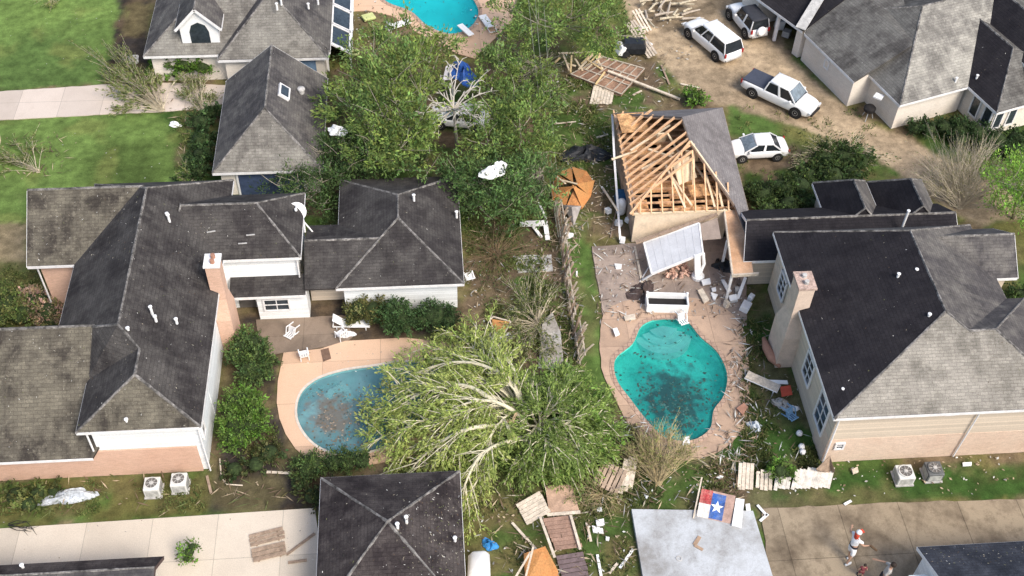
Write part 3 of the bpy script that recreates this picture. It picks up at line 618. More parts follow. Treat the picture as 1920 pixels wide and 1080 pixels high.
q.mesh(skyl(p, .42, .62, -.1)+skyl(p, .42, .62, .14), [(4, 5, 6, 7), (0, 1, 5, 4), (1, 2, 6, 5), (2, 3, 7, 6), (3, 0, 4, 7)]); so_ = q.build('skylight', trim, gB)
q = MB(); q.poly(skyl(p, .3, .5, .152)); q.build('pane', glass, so_)
p = W(565, 170, 3.9); q = MB(); q.lathe((p.x, p.y, 3.7), [(.2, 0), (.2, .3), (.28, .32), (.25, .42), (.02, .5)], 10); q.build('roof_vent', greypanel, gB)

# C and D: roofs at the bottom edge
hC = thing('garage', 'dark brown hip roofed garage at the bottom centre below the fallen tree', 'garage', (-2.6, 29, 0))
roof(hC, dict(NW=(-6.2, 33.25, 2.6), NE=(1.0, 33.25, 2.6), SE=(1.0, 25.2, 2.6), SW=(-6.2, 25.2, 2.6), P=(-2.65, 29.25, 4.6)), [['NW', 'P', 'NE'], ['NE', 'P', 'SE'], ['SE', 'P', 'SW'], ['SW', 'P', 'NW']], roofC)
wall(hC, [(-5.8, .6, 25.6, 32.85, 0, 2.5)], cream)
vents(hC, [(745, 985, 4.6, .1), (762, 975, 4.35, .25), (853, 1011, 3.0, .1)])
hD = thing('house', 'dark brown roof corner cropped at the bottom left edge', 'house', (-20, 25, 0))
roof(hD, dict(NW=(-34, 29.15, 2.6), NE=(-13.7, 29.15, 2.6), R1=(-34, 28.3, 3.1), R2=(-13.9, 28.3, 3.1), SW=(-34, 20, 2.6), SE=(-13.7, 20, 2.6)), [['NW', 'R1', 'R2', 'NE'], ['R1', 'SW', 'SE', 'R2', 1]], roofC, [roofB], fm=mat('brown_fascia', (.09, .06, .055), .8)); wall(hD, [(-33.5, -14.1, 21, 28.7, 0, 2.5)], gwall)
vents(hD, [(42, 1062, 2.9, .1)])
hH = thing('house', 'slate dark roof with pale specks cropped at the bottom right corner', 'house', (30, 24, 0))
roof(hH, dict(NW=(23.7, 27.35, 2.6), NE=(40, 27.35, 2.6), R1=(23.9, 22, 5), R2=(40, 22, 5)), [['NW', 'NE', 'R2', 'R1']], roofH)
wall(hH, [(24.0, 40, 18, 27.0, 0, 2.5)], siding); q = MB(); q.poly([(23.99, 18, 2.5), (23.99, 26.9, 2.5), (23.99, 22.2, 4.7)]); q.build('gable', siding, hH)
q = MB(); q.bx(22.9, 23.8, 24, 26.0, 0, 2.3); q.build('side_panel', white, hH)

# House E: right
hE = thing('house', 'two storey cream house with a very dark roof slope right of the turquoise pool', 'house', (27, 41, 0))
roof(hE, dict(NW=(20.7, 47.8, 4.75), SW=(20.7, 33.9, 4.75), SE=(34.1, 33.9, 4.75), R1=(27.6, 45.0, 7.3), R2=(27.6, 38.8, 7.3), R3=(28.7, 37.8, 6.78), R4=(30.2, 37.8, 6.78), NE=(33.0, 47.8, 4.75), V=(33.0, 41.7, 4.75), E2=(34.1, 41.7, 4.75)),
     [['SW', 'R2', 'R1', 'NW'], ['SW', 'SE', 'R4', 'R3', 'R2', 1], ['R1', 'R2', 'R3', 'V', 'NE', 2], ['R3', 'R4', 'E2', 'V', 2], ['R4', 'SE', 'E2', 2], ['NW', 'R1', 'NE', 2]], roofE, [roofEs, roofB], nocap=[('R3', 'V')])  # shingle tones differ by slope; sun and shade contrast is put into them
hip(hE, 27.5, 34.3, 43.3, 47.4, 4.77, 6.35, (0, 0), roofB, 'x')
wall(hE, [(21.15, 32.6, 34.4, 47.4, 0, 4.7), (32.6, 33.9, 43.7, 47.0, 0, 4.7)], cream); wall(hE, [(21.1, 33.6, 34.3, 36, 0, 2.15)], brickE); wall(hE, [(21.12, 33.6, 34.32, 41.3, 2.15, 4.7)], cream)
# low rear roofs
roof(hE, dict(SW=(19.2, 47.5, 2.6), SE=(33, 47.5, 2.6), R1=(19.6, 49.7, 4.0), R2=(33, 49.7, 4.0), NW=(19.9, 52, 2.6), NE=(33, 52, 2.6)), [['SW', 'SE', 'R2', 'R1'], ['NW', 'R1', 'R2', 'NE']], roofE)
wall(hE, [(19.9, 32.5, 47.9, 51.6, 0, 2.5)], cream)
for (x0, x1, y1) in ((25.3, 28.9, 54.4), (28.95, 32.7, 54.3)):
    hip(hE, x0, x1, 49.6, y1, 2.6, 4.5, (.3, 1.9), roofE, 'y', [roofB], (0, 1, 0, 0)); wall(hE, [(x0+.4, x1-.4, 51.6, y1-.4, 0, 2.5)], cream)  # dark west and paler east slopes: facet shading carried by the shingle colour
# chimney on the west wall
q = MB(); q.rings([[Vector((x, y, z)) for x, y in ((a, c), (b, c), (b, d), (a, d))] for a, b, c, d, z in ((20.15, 21.2, 41.1, 43.1, 0), (20.15, 21.2, 41.1, 43.1, 2.6), (20.35, 21.25, 41.45, 42.65, 4.0), (20.35, 21.25, 41.45, 42.65, 6.5))])
cho = q.build('chimney', mat('stucco_pink', (.58, .465, .375), .9, .12, 2, 12), hE); q = MB(); q.bx(20.27, 21.33, 41.37, 42.73, 6.5, 6.64); q.build('chimney_cap', mat('sooty_cap', (.42, .31, .26), .9, .4, 3, 9), cho)
for k_ in (41.8, 42.3): q = MB(); q.lathe((20.8, k_, 6.64), [(.14, 0), (.14, .2), (.1, .21)], 10); q.build('flue', greypanel, cho)
for (y, z, w_, h_) in ((35.9, 2.5, 1.5, 2.3), (38.9, 2.6, 1.3, 1.9), (45.3, 2.6, 1.2, 1.6)): window(hE, (21.09, y, z), w_, h_, (-1, 0, 0), 1, 3)
for (px, py, z, w_, h_) in ((1785, 781, 4.2, .45, .25), (1577, 845, 1.6, .45, .5)):
    p = W(px, py, z); window(hE, (p.x, 34.28, z), w_, h_, (0, -1, 0), 0, 2)
for a, b in (((21.2, 34.2, 4.6), (21.2, 34.2, .1)), ((28.9, 34.2, 4.6), (28.7, 34.2, .1))): spout(hE, a, b)
vents(hE, [(1683, 520, 6.7, .25), (1700, 472, 6.9, .1), (1718, 508, 7, .1), (1742, 592, 7.0, .1), (1608, 593, 5.6, .0), (1605, 507, 5.8, .0), (1581, 730, 5, .0), (1695, 418, 4.2, 1.0)])

# House G: top right, turned about 18 degrees
hG = thing('house', 'long cream house with weathered grey hip roofs at the top right beside the muddy drive', 'house', (38, 70, 0))
g = lambda px, py, z: tuple(W(px, py, z))
R_ = lambda L_: [Vector(p) for p in L_]
e0, e1, e2, e3, e4, e5, e6, e7 = (26.6, 76.5), (29.0, 71.2), (31.15, 65.0), (32.75, 65.45), (33.7, 62.2), (39.4, 64.05), (40.4, 61.0), (46, 62.9)
ca, sa = math.cos(math.radians(18.2)), math.sin(math.radians(18.2))
def gl(o, a, b, z): return (o[0]+a*ca-b*sa, o[1]+a*sa+b*ca, z)
# block 1: along P4-P5; hips at the southwest corner e4
roof(hG, dict(a=gl(e4, 0, 0, 2.6), b=gl(e4, 13, 0, 2.6), c=gl(e4, 13, 12, 2.6), d=gl(e4, 0, 12, 2.6), r1=gl(e4, 5.2, 6, 5.9), r2=gl(e4, 11, 6, 5.9)), [['a', 'b', 'r2', 'r1', 1], ['a', 'r1', 'd'], ['d', 'r1', 'r2', 'c']], roofG, [shingle('shingles_patchy', (.20, .19, .17), (.36, .345, .30), .95)], nocap=[('b', 'r2'), ('r2', 'c')])
roof(hG, dict(a=gl(e2, 0, 0, 2.61), b=gl(e2, 4.5, .1, 4.6), c=gl(e2, 8, 7, 5.5), d=gl(e1, 4.5, 2, 4.9), e=gl(e1, 0, -.05, 2.61)), [['a', 'b', 'c', 'd', 'e']], roofG, nocap=[('a', 'b'), ('b', 'c'), ('c', 'd')])
roof(hG, dict(a=gl(e1, -.1, .1, 2.7), b=gl(e1, 4.2, .6, 4.8), c=gl(e1, 6, 9, 4.8), d=gl(e1, -1.3, 6.5, 2.7)), [['a', 'b', 'c', 'd']], roofE, nocap=[('a', 'b'), ('b', 'c'), ('c', 'd')])
q = MB(); q.beam(gl(e1, -.3, .2, 2.9), gl(e1, 4.6, 3.5, 5.2), .8, .08); q.build('pale_ridge_flashing', greypanel, hG)
roof(hG, dict(a=gl(e5, 0, 0, 2.63), b=gl(e6, 0, 0, 2.63), c=gl(e6, 3.4, 3.6, 4.9), d=gl(e6, 3.4, 15, 4.9), e=gl(e5, 0, 11, 2.63), f=gl(e6, 9, 0, 2.63), h=gl(e6, 9, 15, 2.63)), [['a', 'b', 'c', 'd', 'e'], ['b', 'f', 'c', 1], ['c', 'f', 'h', 'd', 1]], roofE, [roofG], nocap=[('d', 'e')])  # west slope darker than south and east: slope shading painted into the shingles
roof(hG, dict(a=gl(e6, 3.6, .6, 4.3), b=gl(e6, 6.0, .3, 6.0), c=gl(e6, 6.0, 14, 6.0), d=gl(e6, 3.6, 14, 4.3), e=gl(e6, 9, .6, 4.3), f=gl(e6, 9, 14, 4.3)), [['a', 'b', 'c', 'd'], ['b', 'e', 'f', 'c', 1]], roofE, [roofG])
q = MB(); q.poly([gl(e6, 3.75, .75, 2.6), gl(e6, 9, .75, 2.6), gl(e6, 9, .75, 4.1), gl(e6, 6.0, .75, 5.7), gl(e6, 3.75, .75, 4.1)]); q.build('gable', white, hG)
def slabwall(parent, poly, z0, z1, m, name='wall'): q = MB(); q.prism(poly, z0, z1); return q.build(name, m, parent)
slabwall(hG, [gl(e4, .35, .4, 0)[:2], gl(e4, 6.2, .4, 0)[:2], gl(e4, 6.2, 10, 0)[:2], gl(e4, .35, 10, 0)[:2]], 0, 2.5, gwall)
slabwall(hG, [gl(e2, .3, .35, 0)[:2], gl(e2, 6, .35, 0)[:2], gl(e1, 6, 3, 0)[:2], gl(e1, .3, 0, 0)[:2]], 0, 2.51, gwall)
slabwall(hG, [gl(e6, .4, .45, 0)[:2], gl(e6, 8, .45, 0)[:2], gl(e6, 8, 12, 0)[:2], gl(e6, .4, 12, 0)[:2]], 0, 2.49, gwall)
slabwall(hG, [gl(e1, .2, .35, 0)[:2], gl(e1, 5, .35, 0)[:2], gl(e1, 5, 1.0, 0)[:2], gl(e1, .1, 1.0, 0)[:2]], 0, 2.58, gwall)
slabwall(hG, [gl(e1, -.75, 5.3, 0)[:2], gl(e1, 5, 5.3, 0)[:2], gl(e1, 5, 7, 0)[:2], gl(e1, -1.1, 7, 0)[:2]], 0, 2.58, gwall)
q = MB(); q.beam(gl(e1, .1, 1.0, 2.45), gl(e1, -.75, 5.4, 2.45), .25, .35); q.build('door_header', trim, hG)
q = MB(); q.beam(gl(e1, -.3, 3.0, 0), gl(e1, -.3, 3.0, 2.35), .25, .25); q.build('door_post', trim, hG)
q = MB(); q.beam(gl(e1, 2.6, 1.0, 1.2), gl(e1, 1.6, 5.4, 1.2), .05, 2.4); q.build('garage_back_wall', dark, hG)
un = Vector((-ca, -sa, 0)); us = Vector((sa, -ca, 0))
p = gl(e2, .29, 3.6, 1.6); window(hG, p, .5, .7, un, 0, 1); p = gl(e6, .39, 1.0, 1.35); window(hG, p, .8, 1.6, un, 0, 1); p = gl(e6, .39, 2.3, 1.35); window(hG, p, .8, 1.6, un, 0, 1)
p = gl(e6, .9, .44, 1.35); window(hG, p, .7, 1.5, us, 0, 1); p = gl(e6, 2.1, .44, 1.35); window(hG, p, .7, 1.5, us, 0, 1)
vents(hG, [(1723, 8, 4.6, .1), (1793, 149, 3.1, .1), (1832, 144, 3.2, .1)])
tag(q := MB().beam(W(1640, 178, 2.1), W(1655, 184, 2.1), .6, .12).build('porch_awning', white), 'small white awning sheet over the side door of the cream house', 'awning')

# F: garage that lost its roof covering
hF = thing('garage', 'garage with its roof sheathing torn off showing orange rafters and attic', 'garage', (16.8, 56, 0))
NWc, NEc, SWc, SEc = Vector((13.0, 62.2, 2.6)), Vector((20.9, 62.5, 2.6)), Vector((12.75, 52.0, 2.6)), Vector((20.3, 51.7, 2.6))
RN, RS = Vector((16.9, 58.4, 5.2)), Vector((17.0, 55.9, 5.2))
SX = Vector((19.85, 47.4, 2.6))
roof(hF, dict(NW=NWc, NE=NEc, RN=RN, RS=RS, SE=(20.45, 51.9, 2.62), S2=(19.95, 47.5, 2.62), W2=(19.5, 52.1, 3.05)), [['NW', 'NE', 'RN'], ['NE', 'RN', 'RS', 'W2', 'S2', 'SE']], roofF, caps=False, fascia=True, fm=mat('torn_roof_edge', (.40, .30, .22), .9, .3))
wt = mat('studwork_wall', (.40, .30, .24), .9, .35, 2, 12, col2=(.58, .44, .30), sc2=1.0, amt2=.7)
wall(hF, [(13.15, 13.3, 52.2, 61.9, 0, 2.45), (20.3, 20.5, 52.1, 62.0, 0, 2.45), (13.3, 20.3, 61.8, 62.0, 0, 2.45)], wt)
wall(hF, [(13.1, 19.2, 52.05, 52.2, 0, 2.42)], drywall)
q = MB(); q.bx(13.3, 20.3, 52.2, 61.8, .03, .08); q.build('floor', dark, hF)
# attic floor: gypsum with openings between joists
q = MB()
for i in range(9):
    for j in range(14):
        if random.random() < .17 or (j < 3 and random.random() < .35): continue
        x0 = 13.32+i*.775; y0 = 52.22+j*.685; q.bx(x0, x0+.775, y0, y0+.68, 2.28+.0007*(i+j), 2.34+.0007*(i+j))
q.build('ceiling_board', insul, hF)
for i in range(15): y = 52.5+i*.66; q = MB(); q.beam((13.2, y, 2.43), (20.3, y, 2.43), .06, .16); q.build('joist', lumber, hF)
def wr(y): return 12.75+(y-52)*.0245
for i in range(14):   # west rafters run from the wall plate up to the ridge, slanted by the collapse
    y = 52.9+i*.63; top_ = Vector((16.95, min(y+1.5, 60.6), 5.1))
    if y+1.5 > 58.4: top_ = Vector((16.9-(y+1.5-58.4)*.9, y+1.5, 5.1-(y+1.5-58.4)*.62))
    if i in (5, 11): top_ = Vector((15.4, y+.9, 4.0))
    q = MB(); q.beam((wr(y)+.1, y, 2.6), top_, .095, .16); q.build('rafter', lumber, hF)
for i in range(9):    # south hip rafters
    x = 13.4+i*.72; t = 1-abs(x-16.7)/4.2; e = Vector((x+.1, 52.1+3.6*t, 2.6+2.4*t)); 
    q = MB(); q.beam((x, 52.0, 2.6), e, .09, .15); q.build('rafter', lumber, hF)
for a, b, m_ in ((SWc, RS, lumber), ((19.7, 52.1, 2.75), RS, lumberP), ((13.0, 52.05, 2.55), (19.3, 52.05, 2.55), lumberP), ((12.95, 52.0, 2.55), (13.2, 62, 2.55), lumber)): q = MB(); q.beam(a, b, .1, .16); q.build('hip_beam', m_, hF)
for a, b in (((14.6, 57, 3.7), (16.9, 55.4, 3.9)), ((15.5, 55.6, 3.6), (16.3, 52.1, 2.9)), ((15.6, 55.2, 3.4), (16.8, 52.4, 2.8)), ((17.3, 56, 4.9), (17.2, 54, 2.8)), ((17.5, 56.2, 3.2), (18.6, 53, 2.8)), ((13.5, 57.4, 3.3), (16.3, 58.8, 4.2)), ((14, 55.6, 3.2), (16.2, 56.5, 3.8)), ((12.2, 57.0, 2.9), (14.0, 57.7, 3.0)), ((18.0, 54.8, 3.6), (18.3, 52.3, 2.7)), ((18.7, 54.0, 3.3), (18.8, 52.3, 2.7)), ((15.9, 57.8, 4.4), (16.9, 56.9, 3.0))):
    q = MB(); q.beam(a, b, .14, .06); q.build('loose_brace', lumberP, hF)
for c, sz, rz, rx in (((16.7, 55.0, 3.5), (1.5, .05, 1.5), .5, -.7), ((17.3, 56.0, 3.9), (.9, .05, 1.1), -.4, .4), ((15.6, 57.9, 3.9), (.7, .05, 1.1), .1, .3), ((17.6, 53.6, 3.0), (1.6, 1.0, .05), .1, .1), ((14.1, 60.4, 3.2), (1.9, 2.0, .05), .05, .0)):
    q = MB(); q.box(c, sz, Euler((rx, 0, rz)).to_matrix()); q.build('torn_sheathing', lumberP if c[2] > 3.45 else insul, hF)
q = MB(); q.poly([(18.3, 46.5, 2.5), (19.6, 46.6, 2.5), (20.15, 52.0, 2.62), (18.95, 52.1, 2.56)]); q.poly([(18.3, 46.5, 2.38), (18.95, 52.1, 2.44), (20.15, 52.0, 2.48), (19.6, 46.6, 2.38)]); q.build('breezeway_deck', mat('bare_plywood', (.60, .38, .235), .85, .18, 1.5, 10, col2=(.50, .27, .14), sc2=.7, amt2=.7), hF)
q = MB(); q.beam((18.27, 46.4, 2.45), (18.92, 52.2, 2.5), .1, .22); q.beam((18.27, 46.45, 2.45), (19.9, 46.5, 2.45), .1, .22); q.build('breezeway_beam', palewood, hF)
for x, y in ((18.3, 46.6), (18.6, 49.5)): q = MB(); q.beam((x, y, 0), (x, y, 2.4), .14, .14); q.build('breezeway_post', trim, hF)
wall(hF, [(19.6, 19.8, 47.9, 51.6, 0, 2.4)], brickE)
# ------------------------------------------------------------------ vehicles (front toward +x at the origin, then placed)
def wheel(parent, x, y, r=.36, wd=.24):
    s_ = 1 if y > 0 else -1; t = MB(); rg = []
    for yy, rr in ((-wd/2, r*.86), (-wd/2+.03, r), (wd/2-.03, r), (wd/2, r*.86), (wd/2, r*.62), (wd/2-.06, r*.6)):
        rg.append([(x+rr*math.cos(a), y+s_*yy, r+rr*math.sin(a)) for a in np.linspace(0, 2*math.pi, 18, endpoint=False)])
    t.rings(rg); wo = t.build('wheel', rubber, parent, local=True); rm = MB(); yy = y+s_*(wd/2-.03)
    rm.rings([[(x+rr*math.cos(a), yy+s_*o, r+rr*math.sin(a)) for a in np.linspace(0, 2*math.pi, 16, endpoint=False)] for rr, o in ((r*.62, -.03), (r*.62, .0), (r*.5, .02), (r*.18, -.01), (r*.12, .03))])
    ri = rm.build('rim', rimm, wo, local=True)
    return wo
def car(label, L, Wd, Ht, wb, prof, gh, group=None, name='car', glassm=None, r=.36, roofm=None, low=.24, bedcover=None, cat='car', pill=True):
    """prof: stations (x, halfwidth, z of body top); gh: greenhouse (xb0, xb1, xr0, xr1): base and roof ends"""
    root = thing(name, label, cat, (0, 0, 0), group)
    b = MB(); rg = []
    for x, hw, zt in prof:
        lo = low+(.12 if abs(x) > L/2-.15 else 0)
        h = [(hw*.86, lo), (hw*.97, lo+.1), (hw, lo+(zt-lo)*.5), (hw*.985, lo+(zt-lo)*.8), (hw*.93, zt-.03), (hw*.78, zt+.01), (hw*.3, zt+.03)]
        rg.append([(x, -y, z) for y, z in h]+[(x, y, z) for y, z in h[::-1]])
    b.rings(rg); bo = b.build('body', carwhite, root, smooth=False, bevel=0, local=True)
    bo.data.polygons.foreach_set('use_smooth', [True]*len(bo.data.polygons)); sb = bo.modifiers.new('smooth', 'SUBSURF'); sb.levels = sb.render_levels = 1
    xb0, xb1, xr0, xr1 = gh; zb = min(p[2] for p in prof if xb0-.05 <= p[0] <= xb1+.05)-.02; hw = Wd/2; hb, hr = hw*.9, hw*.72
    def ring(t, e=0):  # t 0 base 1 roof
        x0 = xb0+(xr0-xb0)*t-e; x1 = xb1+(xr1-xb1)*t+e; hh = hb+(hr-hb)*t+e; z = zb+(Ht-.04-zb)*t
        return [(x0, -hh, z), (x1, -hh*.97, z), (x1+.03, 0, z), (x1, hh*.97, z), (x0, hh, z), (x0-.03, 0, z)]
    q = MB(); q.rings([ring(0), ring(1)]); q.build('windows', glassm or carglass, root, local=True)
    q = MB(); a = ring(.1, .012); c = ring(.93, .012); q.mesh([a[1], a[2], a[3], c[3], c[2], c[1]], [(0, 1, 4, 5), (1, 2, 3, 4)]); q.build('windscreen', windsh, root, local=True)
    rf = MB(); c = ring(.93, .02); d = ring(1, .0); d = [(x, y*.97, z+.04) for x, y, z in d]; e_ = [(x*.9+(xr0+xr1)/2*.1, y*.75, z+.035) for x, y, z in d]; rf.rings([c, d, e_]); ro = rf.build('roof', roofm or carwhite, root, local=True); ro.data.polygons.foreach_set('use_smooth', [True]*len(ro.data.polygons))
    if pill:
        xs = [0, 1]+[.47, .74 if L > 4.9 and name != 'pickup_truck' else .5]
        for t in xs:
            for s_ in (-1, 1):
                pl = MB(); pl.beam((xb0+(xb1-xb0)*t, s_*(hb+.005), zb-.02), (xr0+(xr1-xr0)*t, s_*(hr+.015), Ht-.05), .09, .05, up=(0, 1, 0)); pl.build('pillar', carwhite, root, local=True)
    for x in (-wb/2, wb/2):
        for s_ in (-1, 1):
            ar = MB(); ar.rings([[(x+rr*math.cos(a), s_*yy, r+rr*math.sin(a)) for a in np.linspace(0, 2*math.pi, 20, endpoint=False)] for rr, yy in ((r*1.16, hw*.7), (r*1.16, hw*1.005))]); ar.build('wheel_arch', dark, root, local=True)
            wheel(root, x, s_*(hw-.1), r)
    for s_ in (-1, 1):
        q = MB(); q.box((L/2-.14, s_*hw*.68, .72), (.14, .38, .17)); q.build('headlight', lampm, root, local=True)
        q = MB(); q.box((-L/2+.07, s_*hw*.82, .95 if Ht > 1.6 else .8), (.1, .14, .32 if Ht > 1.6 else .15)); q.build('tail_light', redlamp, root, local=True)
        q = MB(); q.box((xb1-.35, s_*(hw+.09), zb+.1), (.13, .2, .14)); q.build('wing_mirror', carwhite if Ht < 1.85 else carwhite, root, local=True)
    q = MB(); q.box((L/2-.06, 0, .5), (.16, Wd*.62, .16)); q.build('front_grille', dark, root, local=True)
    q = MB(); q.box((-L/2+.03, 0, .5), (.12, Wd*.75, .12)); q.build('rear_bumper', greypanel, root, local=True)
    return root
def put(o, a, b, side):
    """place by the two near-side wheel pixels: rear a, front b"""
    A, B = W(*a), W(*b); d = (B-A).normalized(); n = Vector((-d.y, d.x, 0))*side; c = (A+B)/2+n*.9
    o.location = c+Vector((0, 0, .02)); o.rotation_euler = (0, 0, math.atan2(d.y, d.x)); return o
suv = car('white estate suv with rear window facing the pickup, parked on the mud drive', 5.5, 2.05, 1.9, 3.4, [(-2.75, .86, .95), (-2.6, .98, 1.12), (-1.2, 1.02, 1.14), (0, 1.02, 1.13), (1.0, 1.02, 1.1), (1.35, 1.0, 1.12), (2.3, .94, .98), (2.68, .78, .8)], (-2.62, 1.35, -2.3, .55), name='suv', cat='suv', r=.42)
put(suv, (1340, 113), (1291, 72), -1)
pk = car('white crew cab pickup truck with a dark bed cover on the mud drive', 5.95, 2.05, 1.88, 3.65, [(-2.97, .9, 1.0), (-2.85, .98, 1.1), (-1.3, 1.02, 1.12), (0, 1.02, 1.14), (1.0, 1.02, 1.12), (1.5, 1.0, 1.12), (2.5, .95, 1.02), (2.9, .82, .85)], (-.95, 1.62, -.75, .85), name='pickup_truck', cat='pickup', r=.42)
q = MB(); q.prism([(-2.86, -.86), (-1.05, -.88), (-1.05, .88), (-2.86, .86)], 1.11, 1.17); q.build('bed_cover', bluegrey, pk, local=True)
put(pk, (1409, 182), (1490, 220), 1)
sedan = car('small white sedan parked alone on the brown pad beside the taupe roof', 4.25, 1.8, 1.42, 2.55, [(-2.12, .72, .78), (-1.95, .84, .92), (-1.2, .88, .95), (0, .89, .93), (.9, .88, .92), (1.2, .87, .9), (1.8, .8, .8), (2.08, .62, .66)], (-1.55, 1.2, -.85, .3), name='sedan', r=.33)
put(sedan, (1452, 304), (1394, 306), -1); sedan.rotation_euler.z = math.pi+.03
jeep = car('white off road car with a black soft top, partly beside the cluttered garage', 4.3, 1.85, 1.85, 2.7, [(-2.1, .85, .95), (-1.9, .9, 1.08), (-.6, .9, 1.1), (.4, .9, 1.1), (.7, .85, 1.12), (1.9, .72, 1.02), (2.05, .68, .9)], (-1.95, .55, -1.85, .2), name='off_road_car', r=.42, roofm=mat('black_soft_top', (.035, .037, .045), .8, .2))
put(jeep, (1395, 72), (1364, 36), -1)
q = MB(); q.rings([[(-2.15-d_, rr*math.cos(a), 1.0+rr*math.sin(a)) for a in np.linspace(0, 2*math.pi, 16, endpoint=False)] for rr, d_ in ((.38, 0), (.4, .1), (.3, .24))]); q.build('spare_wheel', white, jeep, local=True)
car5 = place(sedan, W(862, 232, 0), 2.95, 'white car buried under the bare pale branches between the trees')
# ------------------------------------------------------------------ vegetation
def leafobj(name, P, D, Ln, Wd, C, parent=None, bias=.6, m=None):
    n = len(P); R = rng.normal(size=(n, 3)); R[:, 2] += bias*2; R /= np.linalg.norm(R, axis=1)[:, None]
    Sd = np.cross(D, R); Sd /= (np.linalg.norm(Sd, axis=1)[:, None]+1e-9); Ln = Ln[:, None]; Wd = Wd[:, None]
    V = np.stack([P, P+D*Ln*.45+Sd*Wd/2, P+D*Ln, P+D*Ln*.45-Sd*Wd/2], 1).reshape(-1, 3)
    if parent is None: o_ = np.array([V[:, 0].mean(), V[:, 1].mean(), V[:, 2].min()])
    else: o_ = np.array(parent.location)
    me = bpy.data.meshes.new(name); me.vertices.add(len(V)); me.vertices.foreach_set('co', (V-o_).ravel())
    me.loops.add(4*n); me.loops.foreach_set('vertex_index', np.arange(4*n, dtype=np.int32)); me.polygons.add(n)
    me.polygons.foreach_set('loop_start', np.arange(0, 4*n, 4, dtype=np.int32)); me.polygons.foreach_set('loop_total', np.full(n, 4, np.int32)); me.update()
    at = me.color_attributes.new('tint', 'FLOAT_COLOR', 'POINT'); C4 = np.ones((4*n, 4)); C4[:, :3] = np.repeat(C, 4, 0); at.data.foreach_set('color', C4.ravel())
    me.materials.append(m or leafm); ob = bpy.data.objects.new(name, me); COL.objects.link(ob)
    if parent is None: ob.location = tuple(o_)
    else: ob.parent = parent
    return ob
def unit(v): return v/(np.linalg.norm(v, axis=-1, keepdims=True)+1e-9)
YG, MG, DG, OG, BG = (np.array(c) for c in ((.34, .37, .12), (.12, .175, .05), (.04, .072, .025), (.19, .195, .07), (.16, .32, .045)))
def clumps(blobs, dens, size, ca, cb, spread=.34, m=26, asp=.42, low=-.35, kd=1.0):
    P = []; D = []; C = []; 
    for (x, y, z, r) in blobs:
        nc = max(4, int(dens*r*r*kd)); v = unit(rng.normal(size=(nc*3, 3))); v = v[v[:, 2] > low][:nc]
        rr = r*rng.uniform(.45, 1.08, len(v))**.6; cc = np.array([x, y, z])+v*rr[:, None]*np.array([1, 1, .8])
        t = rng.random(len(v))
        for c, vv, tt in zip(cc, v, t):
            k = int(m*rng.uniform(.4, 1.7)); ax_ = unit(vv*1.0+rng.normal(size=3)*.5+np.array([0, 0, .2])); d = unit(ax_+rng.normal(size=(k, 3))*.5)
            P.append(c+rng.normal(size=(k, 3))*spread*.55+ax_*(rng.random((k, 1))-.4)*spread*3.6); D.append(d)
            base = (ca*(1-tt)+cb*tt)*rng.choice([.62, .9, 1.1, 1.45]); C.append(base*rng.uniform(.7, 1.35, (k, 1))*rng.uniform(.88, 1.12, (k, 3)))
    P = np.concatenate(P); P[:, 2] = np.maximum(P[:, 2], .03); D = np.concatenate(D); C = np.concatenate(C); n = len(P)
    Ln = size*rng.uniform(.6, 1.4, n); return P, D, Ln, Ln*asp*rng.uniform(.7, 1.3, n), C
def tree(name, label, cat, px, py, h, blobs_px, ca, cb, dens=9, size=.34, group=None, tr=.16, bm_=None, m=26, limbs=True, asp=.42):
    """blobs_px: (px, py, z, r) crown lobes"""
    b = W(px, py, 0); root = thing(name, label, cat, b, group); bl = []
    for (a, c, z, r) in blobs_px: q = W(a, c, z); bl.append((q.x, q.y, z, r))
    t = MB(); top = sum((Vector(q[:3]) for q in bl), Vector((0, 0, 0)))/len(bl)
    mid = b.lerp(top, .5)+Vector((random.uniform(-.3, .3), random.uniform(-.3, .3), 0)); t.tube([b-Vector((0, 0, .1)), mid, top], [tr, tr*.75, tr*.35], 8); t.build('trunk', bm_ or barkd, root, smooth=True)
    if limbs:
        for q in bl:
            e = Vector(q[:3]); l = MB(); s_ = mid.lerp(top, random.uniform(0, .6)); l.tube([s_, s_.lerp(e, .5)+Vector((0, 0, .3)), e+Vector((0, 0, q[3]*.3))], [tr*.5, tr*.33, .03], 6); 
            for k_ in range(4 if q[3] > 1 else 2):
                d_ = Vector(tuple(unit(rng.normal(size=3)))); d_.z = abs(d_.z)*.8+.1; p_ = e+Vector((0, 0, q[3]*.1)); m_ = p_+d_*q[3]*.6+Vector((random.gauss(0, .15), random.gauss(0, .15), 0)); l.tube([p_, m_, p_+d_*q[3]*random.uniform(.95, 1.3)], [.035, .025, .008], 4, False)
            l.build('limb', bm_ or greybark, root, smooth=True)
    leafobj('crown', *clumps(bl, dens*.95, size*.85, ca, cb, m=m+6, asp=asp*.8, spread=.32), root); return root
